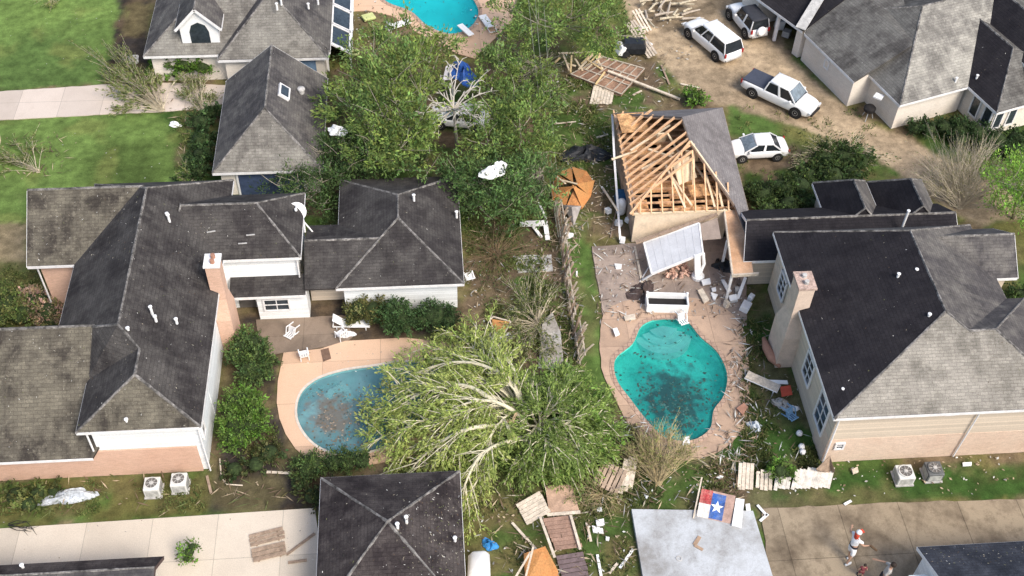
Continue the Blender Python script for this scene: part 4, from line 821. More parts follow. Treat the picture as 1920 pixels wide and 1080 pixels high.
def bush(name, label, px, py, blobs_px, ca, cb, size=.16, dens=34, cat='bush', group=None, m=24, spread=.14):
    dens *= 1.5; b = W(px, py, 0); root = thing(name, label, cat, b, group); bl = []
    for (a, c, z, r) in blobs_px: q = W(a, c, z); bl.append((q.x, q.y, z, r))
    t = MB()
    for q in bl: t.tube([Vector((q[0], q[1], 0)), Vector((q[0], q[1], q[2]+q[3]*.3))], [.05, .02], 5)
    for q in bl: t2 = None
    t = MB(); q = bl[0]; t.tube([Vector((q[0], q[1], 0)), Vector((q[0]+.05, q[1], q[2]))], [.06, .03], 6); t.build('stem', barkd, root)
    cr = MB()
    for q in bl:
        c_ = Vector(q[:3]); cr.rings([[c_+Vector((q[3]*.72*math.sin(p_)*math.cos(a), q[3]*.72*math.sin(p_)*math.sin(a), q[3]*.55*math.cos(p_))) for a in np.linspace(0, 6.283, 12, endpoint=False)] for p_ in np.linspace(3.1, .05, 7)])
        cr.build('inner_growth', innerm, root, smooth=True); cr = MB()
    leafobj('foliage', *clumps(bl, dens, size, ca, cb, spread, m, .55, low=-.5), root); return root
def twig_bush(name, label, base, tips, n, m_, r=.02, cat='bush', spread=.5, sub=3, leaves=None):
    """leafless shrub: stems fan out from a base and fork"""
    root = thing(name, label, cat, base); t = MB(); ends = []
    for i in range(n):
        e = random.choice(tips)+Vector((random.gauss(0, spread), random.gauss(0, spread), random.gauss(0, spread*.5))); s_ = Vector(base)+Vector((random.uniform(-.15, .15), random.uniform(-.15, .15), 0)); e.z = max(.08, e.z)
        mid = s_.lerp(e, .5)+Vector((0, 0, .15))+Vector((random.gauss(0, .12), random.gauss(0, .12), 0)); t.tube([s_, mid, e], [r, r*.7, r*.3], 3, False)
        for k_ in range(sub):
            f = random.uniform(.35, .9); p_ = mid.lerp(e, f); d = (e-mid)*random.uniform(.3, .7)+Vector((random.gauss(0, .3), random.gauss(0, .3), random.gauss(0, .15))); q_ = p_+d; q_.z = max(.05, q_.z); t.tube([p_, q_], [r*.5, r*.25], 3, False); ends.append((p_, q_))
    t.build('branches', m_, root)
    if leaves:
        k_, sz, ca, cb = leaves; P = []; D = []
        for p_, q_ in ends:
            for j in range(k_): f = random.random(); P.append(np.array(p_.lerp(q_, f))+rng.normal(size=3)*.06); D.append(np.array(q_-p_)+rng.normal(size=3)*.3)
        P = np.array(P); D = unit(np.array(D)); n_ = len(P); tt = rng.random((n_, 1)); L_ = sz*rng.uniform(.6, 1.4, n_)
        leafobj('foliage', P, D, L_, L_*.35, (ca*(1-tt)+cb*tt)*rng.uniform(.7, 1.3, (n_, 1)), root)
    return root
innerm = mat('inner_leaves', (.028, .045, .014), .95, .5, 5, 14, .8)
greybark = mat('grey_bark', (.30, .27, .21), .9, .3, 4, 20)
GT = 'trees standing in the middle of the yards'
YG2 = np.array([.215, .285, .07]); MG2 = np.array([.12, .195, .06])
tree('broadleaf_tree', 'yellowish green tree just below the bright cyan pool', 'tree', 715, 190, 6, [(700, 110, 4.5, 2.2), (745, 75, 4, 2.0), (770, 130, 4.5, 2.0), (690, 165, 4, 2.0), (735, 160, 5.2, 1.9), (810, 95, 3.6, 1.6)], YG2, MG2, 10, .34, GT)
tree('broadleaf_tree', 'olive green tree right of the garage with the roof hatch', 'tree', 690, 290, 6, [(665, 215, 4.2, 2.1), (720, 225, 5, 2.2), (770, 235, 4.6, 2.0), (700, 275, 4, 1.9), (750, 285, 4.2, 2.0), (640, 190, 3.4, 1.5)], YG2*.9, MG2, 10, .34, GT)
tree('broadleaf_tree', 'bright green tree to the left of the pale bare branches', 'tree', 800, 300, 5, [(790, 185, 4.6, 1.7), (770, 250, 4.6, 1.6), (745, 200, 5.2, 1.7), (805, 120, 4.2, 1.5), (830, 90, 3.6, 1.3)], YG2*1.1, YG2*.7, 10, .34, GT)
tree('broadleaf_tree', 'dark green spreading tree above the roof ridge of the wing', 'tree', 690, 335, 4, [(640, 300, 2.6, 1.6), (690, 300, 3, 1.7), (740, 305, 3, 1.7), (800, 330, 2.6, 1.6), (620, 330, 2.2, 1.3), (700, 330, 2.2, 1.2)], DG*1.2, MG2*.9, 10, .3, GT)
tree('broadleaf_tree', 'green tree right of the bare branches beside the power lines', 'tree', 950, 300, 5, [(930, 230, 4, 2.0), (975, 250, 4, 1.9), (1000, 215, 3.6, 1.6), (915, 275, 3.6, 1.7), (960, 190, 3.6, 1.6), (1005, 290, 3.2, 1.5)], YG2*.95, MG2*.95, 15, .32, GT)
tree('broadleaf_tree', 'dark green tree between the white tarp and the orange sheathing', 'tree', 950, 400, 4, [(900, 350, 3, 1.9), (950, 340, 3.4, 1.9), (1000, 340, 3, 1.7), (960, 385, 2.4, 1.6), (860, 330, 3, 1.5), (1005, 385, 2, 1.2), (900, 390, 2, 1.3)], MG2*1.15, DG*1.7, 15, .3, GT)
tree('broadleaf_tree', 'olive tree between the blue tarp and the power lines', 'tree', 950, 160, 5, [(935, 125, 3.6, 1.6), (985, 140, 3.6, 1.7), (915, 165, 3, 1.3), (1020, 175, 2.8, 1.4)], YG2*.95, MG2*.95, 13, .32, GT)
tree('broadleaf_tree', 'wide green tree at the top edge above the splintered lumber', 'tree', 1040, 60, 5, [(960, 30, 4, 2.1), (1010, 50, 4.4, 2.2), (1070, 40, 4.4, 2.3), (1130, 40, 4, 2.1), (1160, 70, 3, 1.4), (1110, 80, 3.2, 1.7), (1030, 0, 4.6, 2.2), (1110, -5, 4.6, 2.2), (965, 80, 3, 1.4), (950, -10, 4, 2)], MG2*1.15, YG2*.9, 9, .32, GT)
tree('broadleaf_tree', 'very dark tree at the corner between the wing roofs', 'tree', 600, 390, 3.5, [(560, 345, 2.2, 1.4), (605, 345, 2.4, 1.5), (600, 395, 1.6, 1.1), (520, 350, 1.8, 1.1), (580, 375, 2, 1.2), (540, 375, 1.4, 1.0)], DG, MG2*.8, 13, .24, 'dark trees between the garage and the white house', tr=.1)
tree('broadleaf_tree', 'dark bushy tree pressed against the hipped garage corner', 'tree', 625, 320, 3, [(620, 290, 2.4, 1.4), (650, 280, 2.6, 1.5), (600, 315, 2, 1.1), (665, 320, 1.8, 1.2)], DG*1.1, MG2*.9, 13, .24, 'dark trees between the garage and the white house', tr=.1)
tree('broadleaf_tree', 'bright green leafy tree at the right edge beside the grey twigs', 'tree', 1900, 410, 4, [(1885, 350, 2.8, 1.6), (1920, 350, 3, 1.7), (1905, 390, 2.4, 1.5), (1935, 410, 2.2, 1.4), (1890, 320, 2.2, 1.2), (1925, 310, 2, 1.2)], BG, BG*.6+YG*.3, 14, .24, tr=.12)
# bushes
bush('hedge_bush', 'large dark green bush against the white side wall', 470, 700, [(465, 650, .9, 1.1), (480, 670, .9, 1.0), (470, 695, .8, .95), (490, 690, .7, .8), (450, 670, .8, .8)], DG*1.3, MG, .15, 44)
bush('hedge_bush', 'bright green rounded bush below the dark one by the side wall', 455, 840, [(450, 760, 1.1, 1.1), (470, 770, 1.0, 1.0), (448, 795, 1.0, 1.0), (445, 820, .8, .9), (470, 800, .9, .9)], BG*.7, MG*1.1, .14, 48)
bush('round_bush', 'small round bush by the upper left corner of the brown hip roof', 580, 895, [(580, 872, .6, .85), (576, 880, .5, .7)], MG, DG*1.4, .12, 52)
bush('round_bush', 'low wide dark hedge between the pool and the brown hip roof', 645, 885, [(625, 868, .5, .65), (650, 866, .5, .7), (678, 864, .5, .6)], MG*.8, DG*1.2, .12, 50)
bush('round_bush', 'reddish green bush left of the row along the white wing', 690, 600, [(675, 580, .8, .9), (700, 582, .8, .9), (665, 590, .6, .7)], OG*.8, DG*1.6+np.array([.05, 0, 0]), .14, 44)
bush('round_bush', 'round dark bush in the middle of the row along the white wing', 745, 625, [(745, 592, 1.0, 1.15), (752, 605, .9, .95)], DG*1.2, DG*1.9, .13, 48)
bush('round_bush', 'dark rounded bush at the right of the row along the white wing', 820, 620, [(815, 592, .8, 1.0), (838, 598, .7, .8), (795, 598, .7, .7)], DG*1.0, DG*1.6, .13, 46)
bush('flowering_bush', 'bush with pinkish pale blooms by the peach gable wall', 80, 600, [(70, 565, .8, .9), (90, 585, .8, .9), (55, 560, .7, .7), (95, 605, .6, .6)], np.array([.42, .27, .22]), OG, .15, 40)
bush('garden_bush', 'green and yellow bush at the left edge by the pinkish blooms', 20, 600, [(10, 570, .8, 1.0), (40, 590, .8, .9), (-10, 600, .8, 1.0), (20, 555, .7, .8)], OG, MG, .15, 42)
bush('hedge', 'dark hedge along the wall of the top right house', 1800, 270, [(1715, 240, .5, .7), (1740, 240, .6, .75), (1770, 238, .6, .8), (1800, 240, .7, .9), (1835, 250, .7, .9), (1870, 262, .7, .9), (1905, 262, .7, .9), (1850, 280, .6, .8), (1895, 285, .6, .8), (1800, 260, .6, .7)], DG*.8, DG*1.3, .15, 34, 'hedge')
bush('garden_bush', 'leafy green shrub under the eave of the arched dormer house', 350, 140, [(310, 115, .9, .9), (345, 118, 1.3, 1.1), (380, 122, 1.1, 1.0), (365, 105, 1.6, .8), (330, 135, .5, .7), (295, 130, .5, .6)], BG*.7, MG*.8, .2, 30)
bush('hedge_bush', 'narrow dark hedge running down the left side of the garage', 385, 300, [(375, 230, .5, .8), (378, 260, .5, .9), (380, 290, .5, .9), (372, 320, .5, .8), (350, 335, .4, .6), (395, 210, .5, .7)], DG*.8, DG*1.6, .18, 30)
bush('uprooted_bush', 'dark green bush and branches right of the small white sedan', 1560, 330, [(1545, 300, .9, 1.2), (1580, 295, .9, 1.2), (1610, 300, .7, 1.0), (1520, 330, .6, 1.0), (1560, 330, .8, 1.1), (1600, 330, .6, 1.0)], DG*1.2, MG*.7, .2, 26)
bush('uprooted_bush', 'tangled dark bush between the taupe roof and black gable roofs', 1450, 390, [(1430, 365, .7, 1.0), (1465, 355, .8, 1.1), (1500, 350, .7, 1.0), (1480, 385, .7, 1.0), (1440, 395, .6, .9), (1515, 385, .6, .9), (1410, 360, .5, .7)], DG*1.1, MG*.7, .18, 28)
bush('garden_bush', 'dark bush at the right edge below the pale gable roof', 1905, 590, [(1890, 570, .6, .9), (1915, 560, .7, 1.0), (1910, 590, .6, .8)], DG, MG*.8, .18, 30)
bush('garden_bush', 'small bright shrub beside the bent pale pole near the taupe roof', 1302, 195, [(1298, 182, .7, .75), (1308, 188, .6, .6)], BG*.8, MG, .18, 34)
bush('garden_bush', 'small green plant growing between the white pickets', 1465, 890, [(1462, 882, .5, .55), (1475, 886, .4, .4)], BG*.7, MG, .14, 50)
bush('fallen_branch', 'leafy broken branch lying on the grass at the lower left corner', 30, 935, [(30, 930, .2, .7), (55, 945, .2, .6), (70, 925, .2, .5), (100, 920, .15, .4)], OG*.8, MG*.8, .2, 20, 'branch')
bush('sapling', 'thin young sapling beside the tan driveway at the bottom', 352, 1055, [(355, 1035, 1.0, .35), (360, 1025, 1.2, .25), (350, 1048, .7, .25)], BG, MG, .14, 60, 'sapling')
bush('hedge_bush', 'ragged dark shrubs between the murky pool hedge and the driveway', 500, 930, [(505, 850, .4, .7), (480, 870, .4, .6), (440, 880, .3, .6), (560, 905, .4, .6), (585, 930, .4, .6)], DG*.9, OG*.5, .18, 24)
# twiggy shrubs
twig_bush('bare_shrub', 'large leafless grey twiggy shrub beside the bright green tree', W(1800, 390), [W(1770, 300, 2.4), W(1810, 290, 2.6), (W(1840, 300, 2.4)), W(1790, 330, 2), W(1760, 340, 1.6), W(1850, 340, 1.8), W(1815, 320, 2.4)], 240, mat('grey_twigs', (.40, .345, .26), .9, .25), .018, spread=.85, sub=6, leaves=(2, .12, OG, OG))
twig_bush('bare_shrub', 'leafless yellowish small tree leaning at the end of the turquoise pool', W(1233, 908), [W(1210, 830, 1.2), W(1250, 815, 1.6), W(1285, 845, 1.0), W(1225, 855, .9), W(1260, 855, 1.3), W(1200, 860, .6)], 120, mat('tan_twigs', (.40, .32, .18), .9, .25), .02, spread=.42, sub=6, leaves=(3, .14, YG*.8, OG))
twig_bush('fallen_branch', 'broken leafy limb lying across the pinkish driveway', W(305, 207, .1), [W(262, 170, .5), W(235, 150, .8), W(215, 135, .8), W(230, 115, .7), W(205, 110, .5), W(250, 190, .3), W(280, 150, .5)], 60, bark, .035, 'branch', .8, 6, (12, .24, OG, MG*1.1))
twig_bush('fallen_branch', 'thin pale limb lying between the shrub and the garage eave', W(385, 215, .1), [W(360, 150, .6), W(350, 175, .4), W(385, 160, .5), W(375, 190, .3), W(405, 185, .4)], 30, bark, .03, 'branch', .6, 5, (10, .2, OG, MG))
twig_bush('fallen_branch', 'small fallen branch on the lower left lawn', W(72, 322, .05), [W(45, 290, .4), W(20, 285, .3), W(60, 275, .4), W(30, 305, .3), W(10, 295, .2)], 22, bark, .025, 'branch', .55, 5, (9, .2, OG, MG))
twig_bush('fallen_branch', 'leafy sprig on the lawn beside the white vent by the wing', W(368, 345, .05), [W(345, 330, .6), W(355, 320, .6), W(350, 345, .3)], 30, bark, .02, 'branch', .3, 4, (6, .2, BG*.7, OG))
twig_bush('fallen_branch', 'leafy twigs cut off by the top edge over the lawn', W(118, -10, .05), [W(100, 5, .3), W(85, 0, .3), W(108, -20, .3)], 20, bark, .02, 'branch', .25, 3, (6, .2, YG, MG))
twig_bush('fallen_branch', 'dark twig lying at the upper edge of the tan driveway', W(20, 985, .03), [W(50, 978, .1), W(60, 995, .1), W(52, 990, .1)], 6, dark, .03, 'branch', .08, 2)
twig_bush('fallen_branch', 'tangled olive branches beside the fence below the grey path', W(1010, 610, .1), [W(980, 570, .8), W(1000, 545, .8), W(960, 600, .6), (W(1020, 560, .6)), W(1020, 590, .6), W(990, 620, .6), W(1000, 650, .4), W(985, 655, .6)], 80, bark, .026, 'branch', .8, 5, (9, .2, OG, MG*.8))
twig_bush('fallen_branch', 'loose brush pile on the dirt right of the white wing', W(930, 480, .1), [W(900, 450, .3), W(960, 470, .4), W(950, 430, .3), W(920, 520, .3), W(900, 490, .2), W(980, 460, .3)], 80, mat('brown_twigs', (.17, .12, .07), .9, .3), .022, 'branch', .8, 4, (4, .16, OG*.6, DG*1.5))
twig_bush('uprooted_shrub', 'leafy uprooted shrub tangled under the power lines', W(1010, 130, .1), [W(975, 110, 1), W(1000, 150, 1), W(990, 180, .8), W(1030, 120, .8), (W(975, 160, .8)), W(1035, 165, .6)], 130, mat('ash_twigs', (.30, .27, .22), .9, .3), .03, 'shrub', .7, 4, (4, .22, OG*.8, DG*1.5))
twig_bush('fallen_branch', 'pale tangled twigs at the left of the orange sheathing', W(1015, 330, .1), [W(985, 300, .8), (W(1005, 290, .9)), W(1010, 360, .5), W(985, 340, .5)], 70, mat('ash_twigs', (.30, .27, .22)), .025, 'branch', .5, 4, (4, .2, OG*.8, DG*1.5))
twig_bush('fallen_branch', 'thin limbs sticking out above the black gable roofs', W(1560, 300, .4), [W(1500, 290, 1.2), W(1530, 270, 1.6), W(1600, 270, 1.5), W(1620, 285, 1.2), W(1640, 300, .8), W(1560, 275, 1.5)], 60, bark, .025, 'branch', .45, 4, (5, .2, OG*.8, DG*1.5))
twig_bush('fallen_branch', 'light brush at the foot of the weathered board panel', W(1130, 930, .05), [W(1100, 925, .3), W(1150, 940, .3), W(1110, 945, .2), W(1075, 920, .3)], 60, mat('tan_twigs', (.40, .32, .18)), .018, 'branch', .45, 4, (3, .16, OG, MG))
# fallen trees: limbs radiate from the break and carry long drooping strands
def fallen(label, base, r0, targets, nsub, strand, ca, cb, up=1.6, name='fallen_tree', bm_=bark, leafn=9, slen=(.9, 2.0), foliage=True, foot=None, heavy=()):
    root = thing(name, label, 'tree', (base[0], base[1], 0)); B = Vector(base); P = []; D = []; C = []
    st = MB(); bb = foot or B+Vector((.6, -1.2, -B.z+.15)); st.tube([bb, B.lerp(bb, .5), B], [r0*1.6, r0*1.3, r0*1.1], 10); st.build('trunk', bm_, root, smooth=True)
    for hv_ in heavy:
        hp_ = [Vector(p_) for p_ in hv_]; cv = []
        for i in range(len(hp_)-1):
            a_, b_, c_, d_ = hp_[max(i-1, 0)], hp_[i], hp_[i+1], hp_[min(i+2, len(hp_)-1)]
            for j in range(6): t = j/6; cv.append(.5*((2*b_)+(-a_+c_)*t+(2*a_-5*b_+4*c_-d_)*t*t+(-a_+3*b_-3*c_+d_)*t**3))
        cv.append(hp_[-1]); l = MB(); l.tube(cv, [r0*(1.35-1.2*i/len(cv)) for i in range(len(cv))], 7)
        for k_ in range(16):
            i = random.randrange(len(cv)//3, len(cv)-1); d_ = (cv[i+1]-cv[i]).normalized()+Vector((random.gauss(0, .5), random.gauss(0, .5), random.gauss(0, .2))); L2 = random.uniform(.7, 1.8); p_ = cv[i]; l.tube([p_, p_+d_*L2*.5+Vector((0, 0, .12)), p_+d_*L2], [r0*.35, r0*.22, .012], 4, False)
        l.build('heavy_limb', bm_, root, smooth=True)
    for tg in targets:
        e = Vector(tg); m1 = B.lerp(e, .35)+Vector((random.gauss(0, .3), random.gauss(0, .3), up*.8)); m2 = B.lerp(e, .7)+Vector((random.gauss(0, .3), random.gauss(0, .3), up*.7)); pts = []
        for k_ in range(9):
            t = k_/8; a = B.lerp(m1, t); b = m1.lerp(m2, t); c = m2.lerp(e, t); ab = a.lerp(b, t); bc = b.lerp(c, t); pts.append(ab.lerp(bc, t))
        l = MB(); l.tube(pts, [r0*(1-t*.87)*.75 for t in np.linspace(0, 1, 9)], 6)
        for s_ in range(nsub):
            f = random.uniform(.25, .98); i = min(7, int(f*8)); p = pts[i].lerp(pts[i+1], f*8-i); dirv = (pts[i+1]-pts[i]).normalized(); side = dirv.cross(Vector((0, 0, 1))).normalized()
            d = (dirv*random.uniform(.4, 1.2)+side*random.uniform(-1.1, 1.1)+Vector((0, 0, random.uniform(-.2, .5)))).normalized()*random.uniform(*slen)
            q = p+d+Vector((0, 0, -.25)); q.z = max(.1, q.z); mm = p.lerp(q, .5)+Vector((0, 0, .2)); l.tube([p, mm, q], [.045, .03, .012], 4, False)
            if foliage:
                for j in range(strand):
                    g_ = random.uniform(.15, 1.0); s0 = (p.lerp(mm, g_*2) if g_ < .5 else mm.lerp(q, g_*2-1)); dd = (d.normalized()+Vector((random.gauss(0, .5), random.gauss(0, .5), random.gauss(0, .35)))).normalized(); Ls = random.uniform(.35, .95)
                    nL = leafn; tt = random.random(); cc = ca*(1-tt)+cb*tt
                    for x in range(nL):
                        g2 = (x+random.random())/nL; P.append(np.array(s0+dd*Ls*g2+Vector((0, 0, -.25*g2*g2)))+rng.normal(size=3)*.035); D.append(np.array(dd)+rng.normal(size=3)*.38+np.array([0, 0, -.15])); C.append(cc*random.uniform(.65, 1.4))
        l.build('limb', bm_, root)
    if foliage:
        P = np.array(P); P[:, 2] = np.maximum(P[:, 2], .03); D = unit(np.array(D)); n = len(P); Ln = rng.uniform(.14, .30, n); leafobj('foliage', P, D, Ln, Ln*.3, np.array(C), root, bias=.8)
    return root
palebark = mat('silver_green_bark', (.56, .52, .38), .9, .25, 4, 20)
def leaf_mass(root, spots, ca, cb, dens=9, size=.26):
    bl = []
    for (a, b, z, r) in spots: p_ = W(a, b, z); bl.append((p_.x, p_.y, z, r))
    leafobj('leaf_mass', *clumps(bl, dens, size, ca, cb, m=30, asp=.33, spread=.32), root)
c0 = W(975, 770, 1.2)
ft1 = fallen('big uprooted tree with pale yellow green drooping limbs covering the end of the murky pool', c0, .12,
       [W(a, b, z) for a, b, z in ((700, 830, .6), (700, 770, .9), (715, 720, 1.2), (745, 690, 1.2), (790, 650, 1.4), (840, 620, 1.2), (890, 625, 1.4), (925, 650, 1.2), (740, 860, .6), (790, 880, .7), (830, 850, 1.4), (870, 960, .5), (880, 900, .9), (800, 800, 2.4), (820, 740, 2.6), (870, 700, 2.4), (850, 780, 3), (760, 800, 1.8), (770, 740, 2.0), (840, 660, 1.8), (900, 660, 2.4), (820, 850, 1.8), (930, 720, 2.8), (905, 850, 2.2))], 19, 8, YG*1.15, YG2*1.25, 1.5, bm_=palebark, heavy=[[W(a, b, z) for a, b, z in L_] for L_ in (((990, 800, 1.0), (962, 770, 2.4), (920, 752, 3.2), (870, 758, 3.3), (820, 790, 2.4)), ((1000, 820, 1), (960, 825, 2.2), (905, 850, 2.6), (875, 900, 1.8), (868, 940, 1.2)),
        ((985, 780, 1.5), (960, 720, 2.8), (905, 685, 3.2), (840, 680, 2.8), (790, 700, 2.0)), ((980, 770, 1.6), (965, 700, 2.6), (940, 660, 2.2), (900, 635, 1.6)), ((960, 800, 1.8), (900, 800, 3.0), (850, 815, 2.8), (800, 850, 1.6), (770, 880, .8)), ((930, 755, 3.1), (880, 725, 3.2), (830, 725, 2.8), (770, 745, 2.0)))])
ft2 = fallen('green crowned half of the fallen tree right of the splintered trunk', W(1010, 800, 1.0), .10,
       [W(a, b, z) for a, b, z in ((1060, 700, 1.2), (1100, 740, 1.4), (1130, 780, 1.2), (1140, 830, .8), (1110, 860, .7), (1060, 880, .6), (1010, 880, .8), (1000, 720, 1.4), (960, 870, .8), (1070, 800, 2.2), (1040, 760, 2.2), (930, 830, 1.0), (1085, 850, 1.6), (1000, 760, 2.2), (985, 830, 1.8), (1030, 840, 2.2))], 21, 8, MG*1.3, YG2*1.1, 1.0, bm_=palebark)
fallen('pale bare storm stripped tree with white limbs among the green trees', W(851, 205, 4.2), .085,
       [W(a, b, z) for a, b, z in ((842, 120, 6.2), (860, 110, 6), (810, 200, 6), (830, 215, 6.3), (780, 215, 5.5), (905, 235, 5.5), (875, 215, 6.2), (760, 280, 4.5), (842, 120, 5.5), (825, 150, 5), (870, 150, 5.5), (890, 165, 5), (800, 165, 5), (775, 185, 4.5), (770, 250, 4), (790, 290, 3), (800, 230, 4.5), (935, 170, 4.6), (900, 200, 5), (885, 250, 3.6), (920, 130, 4.5))], 4, 0, YG, MG, .6, name='bare_tree', bm_=mat('bleached_bark', (.44, .41, .36), .9, .2), slen=(.5, 1.1), foliage=False, foot=W(857, 275, 1.0))
leaf_mass(ft1, [(715, 800, .8, 1.1), (735, 750, 1.0, 1.1), (760, 820, .9, 1.1), (790, 690, 1.2, 1.1), (850, 650, 1.3, 1.1), (760, 860, .6, .9), (870, 955, .5, .9), (855, 925, .6, .8), (880, 640, 1.2, .9), (820, 770, 1.2, 1.0), (900, 700, 1.5, .9)], YG*1.0, YG2*1.2)
leaf_mass(ft2, [(1085, 740, 1.1, 1.3), (1115, 790, 1.0, 1.3), (1110, 840, .8, 1.2), (1060, 850, .8, 1.2), (1075, 790, 1.5, 1.2), (1040, 720, 1.1, 1.0), (1020, 870, .7, 1.0), (1130, 815, .7, .9), (1060, 890, .5, .8), (925, 860, .6, .7)], MG*1.3, BG*.75+YG*.15, 13)
q = MB()
for a, b, c, z in ((955, 760, .09, 1.7), (972, 758, .08, 1.75), (965, 785, .12, 1.7)): pass
q.tube([W(940, 792, 1.9), W(962, 790, 2.2), W(967, 775, 2.3), W(955, 758, 2.3)], [.05, .11, .1, .03], 6); tag(q.build('splintered_limb', mat('split_heartwood', (.66, .48, .30), .8, .2)), 'forked splintered piece of orange heartwood on the fallen tree', 'broken limb')
# ------------------------------------------------------------------ power lines
for i, (dx_, lab) in enumerate(((0, 'leftmost power line sagging above the trees'), (.35, 'middle power line sagging above the trees'), (.8, 'rightmost power line sagging above the trees'))):
    a = W(985, -60, 7.5)+Vector((dx_*1.5, 0, 0)); b = W(1047, 445, 1.0)+Vector((dx_*.4, 0, 0)); q = MB()
    q.tube([a.lerp(b, t)+Vector((0, 0, -1.1*math.sin(math.pi*t))) for t in np.linspace(0, 1, 24)], .016, 5); tag(q.build('power_line', mat('cable', (.20, .22, .17), .7)), lab, 'cable', 'power lines')
# ------------------------------------------------------------------ loose objects and debris
def plank(a, b, w_, label, m=None, z0=.06, z1=None, th=.05, name='plank', cat='plank', group=None):
    m = m or lumberP; z1 = z0 if z1 is None else z1; q = MB(); q.beam(W(*a, z0), W(*b, z1), w_, th); return tag(q.build(name, m), label, cat, group)
def boards(name, label, o, e, s_, n, m=None, z=(.1, .1, .1), gap=.12, rails=2, rm=None, cat='fence panel', group=None, th=.03, jitter=.02, skip=()):
    """panel of n boards: o origin, e end of the first board, s_ origin of the last board (pixels); z heights at o, e, s_"""
    m = m or oldwood; O, E_, S_ = W(*o, z[0]), W(*e, z[1]), W(*s_, z[2]); root = thing(name, label, cat, O, group)
    A = E_-O; B_ = S_-O; un_ = A.cross(B_).normalized(); un_ = un_ if un_.z > 0 else -un_; wd = B_.length/n*(1-gap)
    for r in range(rails):
        f = (.18, .82, .5)[r]; q = MB(); q.beam(O+A*f-un_*.05, O+A*f+B_-un_*.05, .09, .045, up=un_); q.build('rail', rm or m, root)
    for i in range(n):
        if i in skip: continue
        q = MB(); p = O+B_*((i+.5)/n); q.beam(p-A*random.uniform(-jitter, jitter), p+A*(1+random.uniform(-jitter, jitter)), wd, th, up=un_); q.build('board', m, root)
    return root
def panel(name, label, pts, m, cat='panel', th=.05, z=.05, group=None):
    """flat sheet: pts are pixels with their own heights"""
    P = [W(p[0], p[1], p[2] if len(p) > 2 else z) for p in pts]; n_ = (P[1]-P[0]).cross(P[2]-P[0]).normalized()
    if n_.z < 0: P.reverse(); n_ = -n_
    q = MB(); k_ = len(P); q.mesh(P+[p-n_*th for p in P], [tuple(range(k_)), tuple(range(2*k_-1, k_-1, -1))]+[(i+k_, (i+1) % k_+k_, (i+1) % k_, i) for i in range(k_)])
    return tag(q.build(name, m), label, cat, group)
def crumple(name, label, cx_, cy_, rx, ry, h, m, cat='tarp', rot=0, seed=1, z=0, group=None, n=22):
    """crumpled sheet: radial mesh with folds"""
    r = random.Random(seed); c = W(cx_, cy_, z); q = MB(); ph = [r.uniform(0, 6.28) for _ in range(6)]; rg = []
    for j in range(8):
        t = j/7; row = []
        for i in range(n):
            a = 2*math.pi*i/n; k_ = 1+.22*math.sin(2*a+ph[0])+.14*math.sin(3*a+ph[1])+.1*math.sin(5*a+ph[2]); x = rx*t*k_*math.cos(a); y = ry*t*k_*math.sin(a)
            zz = h*(1-t**2)*(.6+.4*math.sin(3*a+ph[3]+4*t))+.12*h*math.sin(7*a+9*t+ph[4])+.03
            row.append((c.x+x*math.cos(rot)-y*math.sin(rot), c.y+x*math.sin(rot)+y*math.cos(rot), c.z+max(.02, zz)))
        rg.append(row)
    q.rings(rg[::-1], cap=False); q.rings([[(x, y, c.z) for x, y, _ in rg[-1]], rg[-1]], cap=False); return tag(q.build(name, m), label, cat, group)
def ac(px, py, label, top=acgrey, w_=.84, h_=.78, rz=0, open_=False):
    p = W(px, py, 0); root = thing('ac_unit', label, 'air conditioner', (p.x, p.y, 0), 'air conditioners standing by the house walls'); R = Matrix.Rotation(rz, 3, 'Z'); hw = w_/2
    q = MB(); q.box((p.x, p.y, .04), (w_+.1, w_+.1, .08), R); q.build('pad', greypanel, root)
    q = MB(); q.box((p.x, p.y, .08+h_/2), (w_, w_, h_-.08), R); q.build('cabinet', top, root, bevel=.05)
    for k_ in range(4):
        d = R @ Vector((math.cos(k_*math.pi/2), math.sin(k_*math.pi/2), 0)); s_ = Vector((-d.y, d.x, 0)); q = MB(); c = p+Vector((0, 0, .08+h_/2))+d*(hw+.004)
        q.poly([c-s_*hw*.8-Vector((0, 0, h_*.36)), c+s_*hw*.8-Vector((0, 0, h_*.36)), c+s_*hw*.8+Vector((0, 0, h_*.3)), c-s_*hw*.8+Vector((0, 0, h_*.3))]); q.build('coil_grille', mat('ac_coil', (.40, .40, .38), .7, .4, 3, 60), root)
    z = .04+h_+.03; q = MB(); q.rings([[(p.x+r*math.cos(a), p.y+r*math.sin(a), z+dz) for a in np.linspace(0, 2*math.pi, 20, endpoint=False)] for r, dz in ((hw*.80, -.05), (hw*.80, .035), (hw*.72, .035), (hw*.70, .012), (.01, .012))]); fg = q.build('fan_grille', acgrill, root)
    q = MB(); q.rings([[(p.x+r*math.cos(a), p.y+r*math.sin(a), z+dz) for a in np.linspace(0, 2*math.pi, 20, endpoint=False)] for r, dz in ((hw*.86, -.03), (hw*.86, .045), (hw*.76, .045), (hw*.76, .0))], cap=False); q.build('fan_ring', top, root)
    for k_ in range(4): d = Vector((math.cos(k_*.785), math.sin(k_*.785), 0)); q = MB(); q.beam(p+Vector((0, 0, z+.03))-d*hw*.74, p+Vector((0, 0, z+.03))+d*hw*.74, .02, .02); q.build('guard_bar', greypanel, fg)
    q = MB(); q.lathe((p.x, p.y, z+.02), [(.12, 0), (.12, .04), (.03, .05)], 12); q.build('hub', greypanel, fg)
    return root
ac(290, 922, 'left one of the two pale air conditioners by the peach wall'); ac(340, 914, 'right one of the two pale air conditioners by the peach wall')
